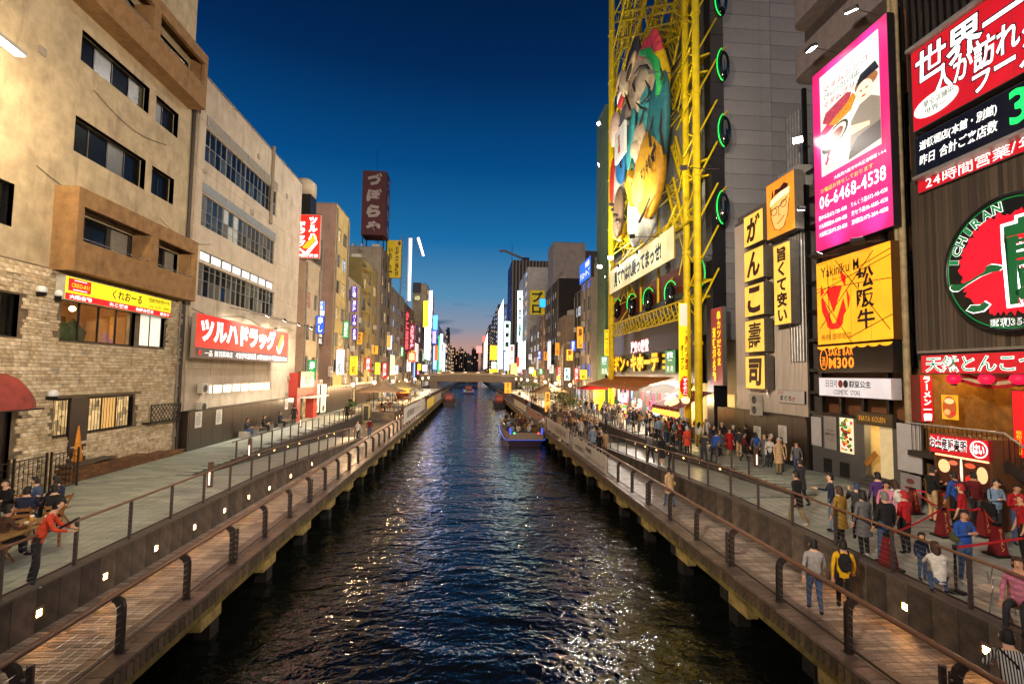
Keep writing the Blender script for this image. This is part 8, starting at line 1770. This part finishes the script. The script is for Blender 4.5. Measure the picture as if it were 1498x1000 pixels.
POSES = dict(stand=dict(), wide=dict(ll=((-.05, .02, -.43), (-.1, 0, -.84)), lr=((.05, .02, -.43), (.1, 0, -.84)), fat=1.08), walk=walkL, coat=dict(coat=1), coatwalk=dict(walkL, coat=.6), skirt=dict(coat=1.6, al=((-.06, .02, -.28), (-.0, .16, -.42))),
    phone=dict(al=((-.06, .06, -.28), (.02, .28, -.2)), ar=((.06, .06, -.28), (-.02, .28, -.2)), head=(0, .05)), photo=dict(al=((-.08, .12, -.2), (.05, .32, .06)), ar=((.08, .12, -.2), (-.05, .32, .06))), rail=dict(lean=.18, al=((-.1, .18, -.22), (-.08, .42, -.3)), ar=((.1, .18, -.22), (.08, .42, -.3))),
    lean=dict(lean=.42, al=((-.1, .12, -.24), (-.02, .34, -.32)), ar=((.1, .12, -.24), (.02, .34, -.3)), ll=((-.03, -.02, -.43), (-.05, -.12, -.84)), lr=((.03, .05, -.43), (.05, .0, -.84))), cross=dict(al=((-.06, .08, -.27), (.12, .24, -.2)), ar=((.06, .08, -.27), (-.12, .26, -.16)), fat=1.05),
    hand=dict(ar=((.12, .1, -.24), (.2, .34, -.22))), up=dict(ar=((.12, .06, -.2), (.08, .2, .08))), seat=seat, seattable=dict(seat, lean=.15, al=((-.08, .14, -.24), (.02, .36, -.22)), ar=((.08, .14, -.24), (-.02, .36, -.22))), seatcoat=dict(seat, lean=.1, fat=1.12, al=((-.06, .1, -.26), (.06, .3, -.3)), ar=((.06, .1, -.26), (-.06, .3, -.3))), crouch=dict(sit=1, lean=.5, ll=((-.06, .36, .08), (-.06, .1, -.3)), lr=((.06, .36, .05), (.06, .1, -.3)), al=((-.06, .2, -.2), (0, .36, -.3)), ar=((.06, .2, -.2), (0, .36, -.3))))
PM = {}
def pose(k):
    if k not in PM:
        mb, H, C_ = body_mesh(k, **POSES[k]); me = bpy.data.meshes.new('person_' + k); me.from_pydata(mb.v, [], mb.f)
        me.polygons.foreach_set('material_index', mb.mi); me.polygons.foreach_set('use_smooth', mb.sm)
        for i in range(8): me.materials.append(BLACK)
        PM[k] = (me, H, C_)
    return PM[k]
HM = {}
def hair_mesh(st):
    if st in HM: return HM[st]
    mb = MB(); n = 14
    def cap(r, z0, back, sc=1.0):   # shell over the crown, lower at the back than at the brow
        vs = []; rows = 6
        for i in range(rows + 1):
            for k in range(n):
                a = 2 * math.pi * k / n; low = -.055 - back * (.5 - .5 * math.sin(a)) ** 1 if math.sin(a) < .3 else .068; t_ = i / rows; ph = t_ * math.pi / 2
                zz = low + (z0 - low) * math.sin(ph); rr = r * math.cos(ph) ** .6 if t_ < 1 else 0
                vs.append((rr * math.cos(a) * .92, rr * math.sin(a) * (1.05 if math.sin(a) < .3 else .93) - .014, zz))
        mb.add(vs, [(i * n + k, i * n + (k + 1) % n, (i + 1) * n + (k + 1) % n, (i + 1) * n + k) for i in range(rows) for k in range(n)], 0, True)
    if st in ('short', 'cap', 'bean'): cap(.104, .132, .03)
    if st == 'bob': cap(.115, .135, .09)
    if st == 'long': cap(.112, .135, .05); mb.tube([(0, -.08, .02), (0, -.11, -.12), (0, -.12, -.32)], [.1, .105, .06], 10)
    if st == 'tail': cap(.105, .133, .03); mb.tube([(0, -.1, .03), (0, -.17, 0), (0, -.17, -.2)], [.04, .045, .015], 8)
    if st == 'cap': mb.tube([(-.07, .1, .05), (0, .17, .035), (.07, .1, .05)], .018, 6)
    if st == 'hood': cap(.135, .15, .12); mb.tube([(-.09, .0, -.1), (0, -.1, -.12), (.09, 0, -.1)], .06, 8)
    me = bpy.data.meshes.new('hair_' + st); me.from_pydata(mb.v, [], mb.f); me.polygons.foreach_set('use_smooth', [True] * len(mb.f)); me.materials.append(BLACK); HM[st] = me; return me
BM = {}
def bag_mesh(k):
    if k in BM: return BM[k]
    mb = MB()
    if k == 'pack':
        mb.ball((0, -.2, -.08), 1, 12, sc=(.15, .1, .23)); mb.box(-.11, .11, -.31, -.27, -.24, -.06)
        for s_ in (-1, 1): mb.tube([(s_ * .09, -.14, .1), (s_ * .1, .0, .16), (s_ * .11, .13, .02), (s_ * .12, .02, -.2)], .02, 6)
    elif k == 'tote': mb.box(.2, .28, -.2, .2, -.62, -.3); mb.tube([(.24, -.12, -.3), (.2, -.05, .1), (.2, .05, .1), (.24, .12, -.3)], .012, 5)
    elif k == 'sling': mb.ball((.17, -.08, -.3), 1, 10, sc=(.07, .16, .12)); mb.tube([(.15, -.05, -.22), (.02, -.16, -.0), (-.13, -.02, .13), (-.05, .13, -.02), (.15, .06, -.24)], .016, 6)
    elif k == 'menu': mb.obox((.05, .34, -.12), (.19, 0, .03), (0, .14, .08), (0, -.01, .02))
    me = bpy.data.meshes.new(k); me.from_pydata(mb.v, [], mb.f); me.polygons.foreach_set('use_smooth', mb.sm); me.materials.append(BLACK); BM[k] = me; return me
CL = dict(blk='#121214', chr='#2a2a2e', gry='#5d5c5f', lgr='#8f8d8c', wht='#c8c4bc', nvy='#161f38', blu='#1f4a9a', jns='#3a4f70', ljn='#6a84a4', red='#a01018', drd='#5a1018', org='#d2482a', yel='#d8a80c', gld='#8a6a26', kha='#8a7450', bei='#b89a74', pnk='#c87890', pur='#4a2a6a', grn='#2f4a38', brn='#4a3224', crm='#d4c4a4', den='#7a94b0', oli='#4a4a2c', lit_yel='#b8c028')  # the last colour holds the yellow lamplight on one coat
def cl(k):
    return mat('cloth_' + k, CL[k], .85, var=.2, sc=11, bump=.8, bs=13)
HC_ = dict(b='#0d0b0a', n='#3a2416', g='#6a6764', r='#a01018', w='#b8b4ac', y='#c8b060', k='#2a3a5a')
M_eye = paint('#120c0a', .3, var=0); M_lip = paint('#8a4a40', .5, var=0)
BARE = set()
def person(label, px, py, area, ps, rot, top, bot, hair='short b', sc=1.0, bag=None, fore=True, calf=True, shoe='blk', skin=0, grp=None, xyz=None):
    me, H, Cc = pose(ps); sit_ = POSES[ps].get('sit'); hz = (H.z + .13) * sc
    zb_ = {'q': .95, 'b': 0, 'L': 3.0, 'r': .95, 'B': -.95, 't': .95}[area]
    for _ in range(4):
        p = atz(px, py, zb_ + hz)
        if area == 'r': zb_ = ramp_z(1 if p.x > 0 else -1, p.y)
    if xyz: p = Vector(xyz); zb_ = p.z
    o = bpy.data.objects.new('person', me); COL.objects.link(o); o.location = (p.x, p.y, zb_); o.rotation_euler.z = math.radians(rot); o.scale = (sc, sc, sc)
    tag(o, label, 'person', grp)
    sk = mat('skin_%d' % skin, SKIN[skin], .5, var=.06)
    for i, m_ in enumerate((sk, cl(top), cl(bot), cl(shoe), cl(top) if fore else sk, cl(bot) if calf else sk, M_eye, M_lip)):
        o.material_slots[i].link = 'OBJECT'; o.material_slots[i].material = m_
    st, hc = hair.split(); h = bpy.data.objects.new({'cap': 'cap', 'hood': 'hood', 'bean': 'beanie'}.get(st, 'hair'), hair_mesh(st)); COL.objects.link(h); h.parent = o; h.location = H
    h.material_slots[0].link = 'OBJECT'; h.material_slots[0].material = mat('hair_' + hc, HC_[hc], .55, var=.2, sc=30, bump=.4, bs=60)
    if bag:
        k, c = bag.split(); b = bpy.data.objects.new({'pack': 'backpack', 'tote': 'tote_bag', 'sling': 'shoulder_bag', 'menu': 'menu_folder'}[k], bag_mesh(k)); COL.objects.link(b); b.parent = o; b.location = Cc
        b.material_slots[0].link = 'OBJECT'; b.material_slots[0].material = cl(c)
    if sit_ and ps != 'crouch' and area != 'B' and 'bench' not in label and 'block' not in label:
        seat_at(Vector((p.x, p.y, zb_)), math.radians(rot), 'folding chair under the ' + label.replace('person in ', 'sitter in ').replace(' seated at a terrace table', '').replace('with its back to the viewer ', '').replace('facing the viewer ', ''))['group'] = 'chairs of the seated people'
    return o
NAMES = dict(blk='black', chr='charcoal', gry='grey', lgr='light grey', wht='white', nvy='navy', blu='blue', jns='jeans blue', ljn='pale denim', red='red', drd='dark red', org='orange', yel='yellow', gld='mustard', kha='khaki', bei='beige', pnk='pink', pur='purple', grn='dark green', brn='brown', crm='cream', den='denim blue', oli='olive', lit_yel='lime')
T_ = '''black jacket and khaki trousers walking away with a pink bag|1165 688 q coatwalk 20 blk kha short_b 1 - wht
charcoal coat walking just behind the khaki trousers|1171 670 q coatwalk 15 chr blk short_b 1
navy blazer and pale jeans resting a hand on the rail|1215 691 q hand 60 nvy ljn short_b 1.03
mustard hooded jacket and black trousers beside the navy blazer|1228 710 q coat 15 gld blk bob_n .97
blue sun hat holding up a phone in the queue|1253 705 q photo -20 chr blk cap_k .95
purple jacket with its back turned in the queue|1284 690 q stand -10 pur blk short_b 1.02
grey jacket, dark bob and black trousers behind the rail|1262 716 q coat 5 gry blk bob_b 1 - wht
grey beanie and black jacket with blue jeans behind the rail|1294 718 q wide 0 blk jns bean_g 1.04
long brown hair and white top in the queue|1308 701 q stand -15 wht blk long_n .95 pack_wht
red cap and red shirt, serving near the queue post|1323 717 q hand 10 red blk cap_r .97 - blk
pink and white striped top between two queuing backs|1296 703 q stand 150 pnk nvy bob_b .93
tall figure in black top and beige shorts looking at a phone|1362 681 q phone -95 blk bei short_b 1.06 - blk
blue sleeves and a black backpack at the kiosk|1396 689 q stand 0 blu blk short_b 1.03 pack_blk
red cap and red shirt in the middle of the belts|1406 706 q stand 30 red blk cap_r 1 - blk
dark red plaid shirt leaning to the kiosk counter|1424 689 q stand -15 drd gry short_b 1.03
denim jacket and cap reading a paper beside the kiosk|1455 699 q phone 175 den chr cap_b 1.03 tote_blk
pink red jacket over a white shirt at the right edge|1486 707 q phone 160 red jns short_b 1
red server shirt cut off by the right edge|1494 722 q stand 60 red blk cap_r 1
blue jacket over a red top with folded arms|1408 744 q cross 175 blu jns bob_b .97 sling_oli wht
small child in a navy hooded jacket and jeans|1347 778 q stand 170 nvy jns hood_b .63
small child with long brown hair crouching beside the rail|1374 797 q crouch -30 wht jns long_n .85
pink jumper seated at the right edge|1490 813 q seat 120 pnk chr bob_n 1
black jacket and grey cap on the restaurant landing|1437 581 L coat -10 chr gry cap_g 1.03
yellow lit coat and dark backpack on the restaurant landing|1458 590 L skirt 15 lim brn bob_b .97 pack_oli
yellow shirt and black backpack strolling on the boardwalk|1233 789 b walk -28 yel blk short_b 1 pack_blk wht
pale grey hoodie and jeans strolling on the boardwalk|1190 788 b walk -24 lgr jns short_b 1
striped shirt and black sling bag at the lower right corner|1482 930 b lean -35 wht chr short_b 1.02 sling_blk
pale pink coat walking alone on the boardwalk|979 683 b coatwalk 10 bei jns tail_b .98 sling_kha
grey shirt walking up the ramp|952 633 r walk 5 gry blk short_b 1
black top and long hair on the ramp|968 637 r skirt 0 blk nvy long_b .95
low figure in black at the ramp railing|982 646 r lean -20 blk blk short_b .9
orange patterned coat at the stall queue|1005 623 q coat 10 org blk cap_w .98
red cap and dark jacket at the stall queue|995 621 q stand 20 drd blk cap_r .97
orange jacket by the yellow column|978 611 q stand -10 org blk short_b 1
blue grey shirt by the store railing|963 610 q stand 0 den blk short_b 1
dark suit standing alone before the racks|953 597 q coat 180 nvy nvy short_b 1.04
blue jacket leaning over to the menu stand|1044 630 q lean -60 blu blk short_b 1.02 - wht
dark jacket hunched beside the blue one|1029 632 q lean -40 chr chr short_b 1
red dress beside the dark wall|1067 626 q skirt 170 red red bob_b .95
dark shirt and beige shorts by the notices|1081 626 q stand -10 chr bei short_b 1
black coat behind the beige shorts|1091 620 q coat 30 blk blk short_b 1.03
bright blue backpack under the notices|1105 632 q stand -15 gry blk long_b .96 pack_blu
navy jacket and white skirt before the store racks|924 591 q skirt -20 nvy wht bob_b .95
cream jacket by the store railing|908 599 q coat 160 crm kha bob_b .96
grey jacket and backpack at the far store railing|887 598 q stand 30 gry blk short_b 1 pack_gry
denim jacket near the red parasol|855 580 q stand -30 den jns short_b 1
dark figure under the red parasol|866 584 q coat 10 blk blk short_b 1
white cook coat bending over the griddle|1033 611 q rail 150 wht wht cap_w 1
second white cook coat beside the first|1042 609 q rail 170 wht wht cap_w 1.02
dark apron at the stall counter|1018 609 q stand 120 chr chr bob_b .95
beige coat behind the white banner|886 629 b coat 20 bei kha bob_b .97
blue grey coat behind the white banner|867 623 b coat 0 den jns short_b 1
black sweater behind the white banner|877 632 b stand 10 blk blk short_b .98
dark coat at the waterside rail by the boat|829 610 b rail 60 nvy blk short_b 1
khaki coat in the waterside crowd|818 606 b coat -20 kha blk bob_b .95
black coat in the waterside crowd|812 601 b coat 20 blk blk short_b 1
dark brown jacket in the waterside crowd|822 600 b coat 0 brn blk short_b 1
navy suit in the waterside crowd|832 599 b coat 160 nvy nvy short_b 1.02
cream coat walking past the waterside crowd|843 610 b coatwalk 170 crm wht long_n .95
red scarf coat walking past the waterside crowd|850 609 b coatwalk 150 red wht long_b .95
mustard jacket at the waterside planter|838 607 b coat 10 gld jns bob_n .95
pale shirt standing by the boat landing|796 607 b rail 90 wht kha short_b 1
grey jacket standing by the boat landing|788 606 b stand 80 gry kha short_b 1
blue shirt seated on the terrace steps|866 613 b seatcoat 70 den jns short_b 1
black jacket seated on the terrace steps|874 617 b seatcoat 60 blk chr short_b 1
cream jumper seated on the terrace steps|880 624 b seatcoat 90 crm blk bob_b .97
dark hair and white top seated on the terrace steps|861 611 b seatcoat 80 wht blk long_b .95
olive coat seated on the terrace steps|870 622 b seatcoat 50 oli blk short_b 1
orange jumper leaning on the quay rail with a black menu|58 731 q lean -62 org chr short_b 1.05 menu_blk wht
black suit facing the viewer at the table|14 699 q seattable 180 blk blk short_b 1
navy suit with its back to the viewer at the table|38 712 q seattable 20 nvy nvy short_b 1
grey blue suit in profile at the table|60 696 q seattable 110 jns chr short_b 1
black suit on the folding chair at the table|81 709 q seattable 40 blk blk short_b 1
dark navy suit at the far end of the table|89 696 q seattable 85 nvy blk short_b 1.03
brown jacket bending over the table at the left edge|5 738 q seattable -30 brn chr short_b 1
dark jacket and jeans seated on the pale block|365 602 q seatcoat -90 chr jns short_b 1
black coat seated on the bench|394 596 q seatcoat -90 blk blk bob_b .97
black suit seated at the bench end|405 595 q seatcoat -90 nvy blk short_b 1
dark coat and white scarf at the red entrance|431 592 q coat 20 blk grn short_b 1
dark coat standing past the red entrance|508 589 q coat 0 blk blk short_b 1
white jacket walking down the left boardwalk|524 615 b walk 150 wht blk long_b .95
dark red jumper walking away on the left boardwalk|541 611 b walk 10 drd jns short_b 1
black coat seated on the left terrace|558 585 t seatcoat -60 blk blk short_b 1
mustard jumper near the olive parasol|541 577 t seatcoat 100 gld blk short_b 1'''
SEATS = {'dark jacket and jeans seated on the pale block': (-15.95, 37.9, .95), 'black coat seated on the bench': (-16.0, 41.0, .95), 'black suit seated at the bench end': (-16.0, 44.3, .95)}
for ln in T_.split('\n'):
    lb, d = ln.split('|'); v = d.split(); ks = dict(zip(('bag', 'shoe'), [x.replace('_', ' ') for x in v[9:]]))
    if ks.get('bag') in ('-', None): ks.pop('bag', None)
    shorts = 'shorts' in lb or 'skirt' in v[3] and v[6] != 'brn'; tee = v[5] in ('red', 'yel') and 'cap' in v[7]
    person('person in ' + lb if not lb.startswith(('small child', 'tall figure', 'low figure', 'dark figure')) else 'person, ' + lb, float(v[0]), float(v[1]), v[2], v[3], float(v[4]), v[5], v[6], v[7].replace('_', ' '), float(v[8]), xyz=SEATS.get(lb), fore=not tee, calf=not shorts, skin=hash_ if (hash_ := len(lb) % 3) else 0, **ks)
# striped shirt of the man at the lower right corner: woven stripes as a material of his own
o = [x for x in COL.objects if x.get('label', '').startswith('person in striped shirt')][0]
M = bpy.data.materials.new('striped_cloth'); M.use_nodes = True; t = M.node_tree; w_ = N(t, 'ShaderNodeTexWave'); w_.inputs['Scale'].default_value = 9; w_.bands_direction = 'X'; r_ = N(t, 'ShaderNodeValToRGB'); ramp(r_, [(.45, '#1d222c'), (.55, '#c4c2bc')])
g = N(t, 'ShaderNodeTexCoord'); t.links.new(g.outputs['Object'], w_.inputs['Vector']); t.links.new(w_.outputs[0], r_.inputs[0]); t.links.new(r_.outputs[0], t.nodes['Principled BSDF'].inputs['Base Color']); t.nodes['Principled BSDF'].inputs['Roughness'].default_value = .85
for i in (1, 4): o.material_slots[i].material = M
# boat passengers and the farther strollers
rp = random.Random(77); tops = list('blk chr gry nvy wht crm gld drd den brn oli bei'.split()); seen = set()
def pick(fmt):
    while 1:
        a, b, c = rp.choice(tops), rp.choice(('blk', 'jns', 'kha', 'chr', 'gry')), rp.choice(('short b', 'bob b', 'long b', 'cap w', 'bob n', 'tail b'))
        l = fmt % (NAMES[a], {'short b': 'short black hair', 'bob b': 'a black bob', 'long b': 'long black hair', 'cap w': 'a white cap', 'bob n': 'a brown bob', 'tail b': 'a ponytail'}[c])
        if l not in seen: seen.add(l); return l, a, b, c
for i in range(7):
    for s_ in (-1, 1):
        for q in range(2):
            if rp.random() < .8:
                l, a, b, c = pick('person in %s with %s seated aboard the tour boat'); person(l, 0, 0, 'B', 'seatcoat', rp.uniform(-40, 40), a, b, c, rp.uniform(.93, 1.02), xyz=(5.7 + s_ * (.6 + .65 * q), 55.1 + i * 1.7, -1.0), grp='passengers of the tour boat')
for i in range(4): l, a, b, c = pick('person in %s with %s standing at the tour boat bow'); person(l, 0, 0, 'B', 'stand', rp.uniform(0, 360), a, b, c, .98, xyz=(4.6 + i * .7, 66.5 + i * .3, -.95), grp='passengers of the tour boat')
for i in range(26):
    s_ = 1 if i < 18 else -1; y = rp.uniform(62, 150) if i > 6 else rp.uniform(40, 60); l, a, b, c = pick('person in %s with %s ' + ('strolling before the store racks' if i <= 6 else 'strolling on the far %s quay' % ('store' if s_ > 0 else 'drugstore')))
    x = X(s_, rp.uniform(13.4, 15.6) if i <= 6 else rp.choice((rp.uniform(8.3, 9.2), rp.uniform(13.6, 16)))); person(l, 0, 0, 'q', rp.choice(('coat', 'walk', 'stand', 'coatwalk')), rp.uniform(0, 360), a, b, c, rp.uniform(.92, 1.04), xyz=(x, y, .95 if abs(x - .5) > 10 else 0), grp='strollers on the quays')
spots = ['near the food stall', 'before the store racks', 'in the waterside crowd', 'at the far store corner', 'by the dark panel wall']
for i in range(112):
    k = (0, 1, 2, 0, 3, 1, 0, 4)[i % 8]; x, y, z = [(X(1, rp.uniform(13.5, 15.5)), rp.uniform(34, 41), .95), (X(1, rp.uniform(13.3, 15.8)), rp.uniform(43, 57), .95), (X(1, rp.uniform(8.4, 12.2)), rp.uniform(45.5, 62), 0), (X(1, rp.uniform(13.3, 16)), rp.uniform(58, 80), .95), (X(1, rp.uniform(14.6, 16.6)), rp.uniform(24, 34), .95)][k]
    l, a, b, c = pick('person in %s with %s ' + spots[k]); person(l, 0, 0, 'q', rp.choice(('coat', 'walk', 'stand', 'coatwalk', 'phone', 'skirt', 'wide')), rp.uniform(0, 360), a, b, c, rp.uniform(.9, 1.05), rp.choice((None, None, 'pack blk', 'tote wht', 'sling brn')), xyz=(x, y, z), grp='shoppers on the store quay')
for i in range(12):
    s_ = -1 if i % 2 else 1; y = TERR[s_] + 2.5 + (i // 2 % 5) * 7 + rp.choice((-.9, .9)); l, a, b, c = pick('person in %s with %s seated at a terrace table, ' + ('drugstore' if s_ < 0 else 'store') + ' side'); person(l, 0, 0, 'q', 'seattable', rp.uniform(0, 360), a, b, c, 1, xyz=(X(s_, 11.2 + rp.choice((-.8, .8))), y, .95), grp='diners on the far terraces')
bpy.data.scenes.remove(_fs)
# ================================================================ unseen floodlights added behind the viewer to brighten the facades
for i, (p, q, pw_, an) in enumerate((((9, -3, 12), (-17, 36, 14), 46000, 75), ((-8, -3, 12), (17.8, 27, 12), 42000, 75), ((-2, -3, 13), (17, 60, 22), 60000, 40), ((3, -3, 13), (-17, 75, 14), 90000, 40))):
    T = thing('fill_floodlight', 'floodlight on a post of the bridge behind the viewer, %s' % nth[i], 'floodlight', (p[0], p[1], 5), 'bridge floodlights')
    mb = MB(); mb.tube([(p[0], p[1], 4), p], .1, 8); mb.build('pole', M_steel2, T)
    mb = MB(); L = Vector(p); d = (Vector(q) - L).normalized(); mb.obox(L, d * .15, d.cross(Vector((0, 0, 1))).normalized() * .4, Vector((0, 0, .3))); mb.build('lamp_head', M_steel2, T)
    lamp(T, L + d * .3, pw_, '#ffe9ce', 'SPOT', .6, q, an, 1.0)
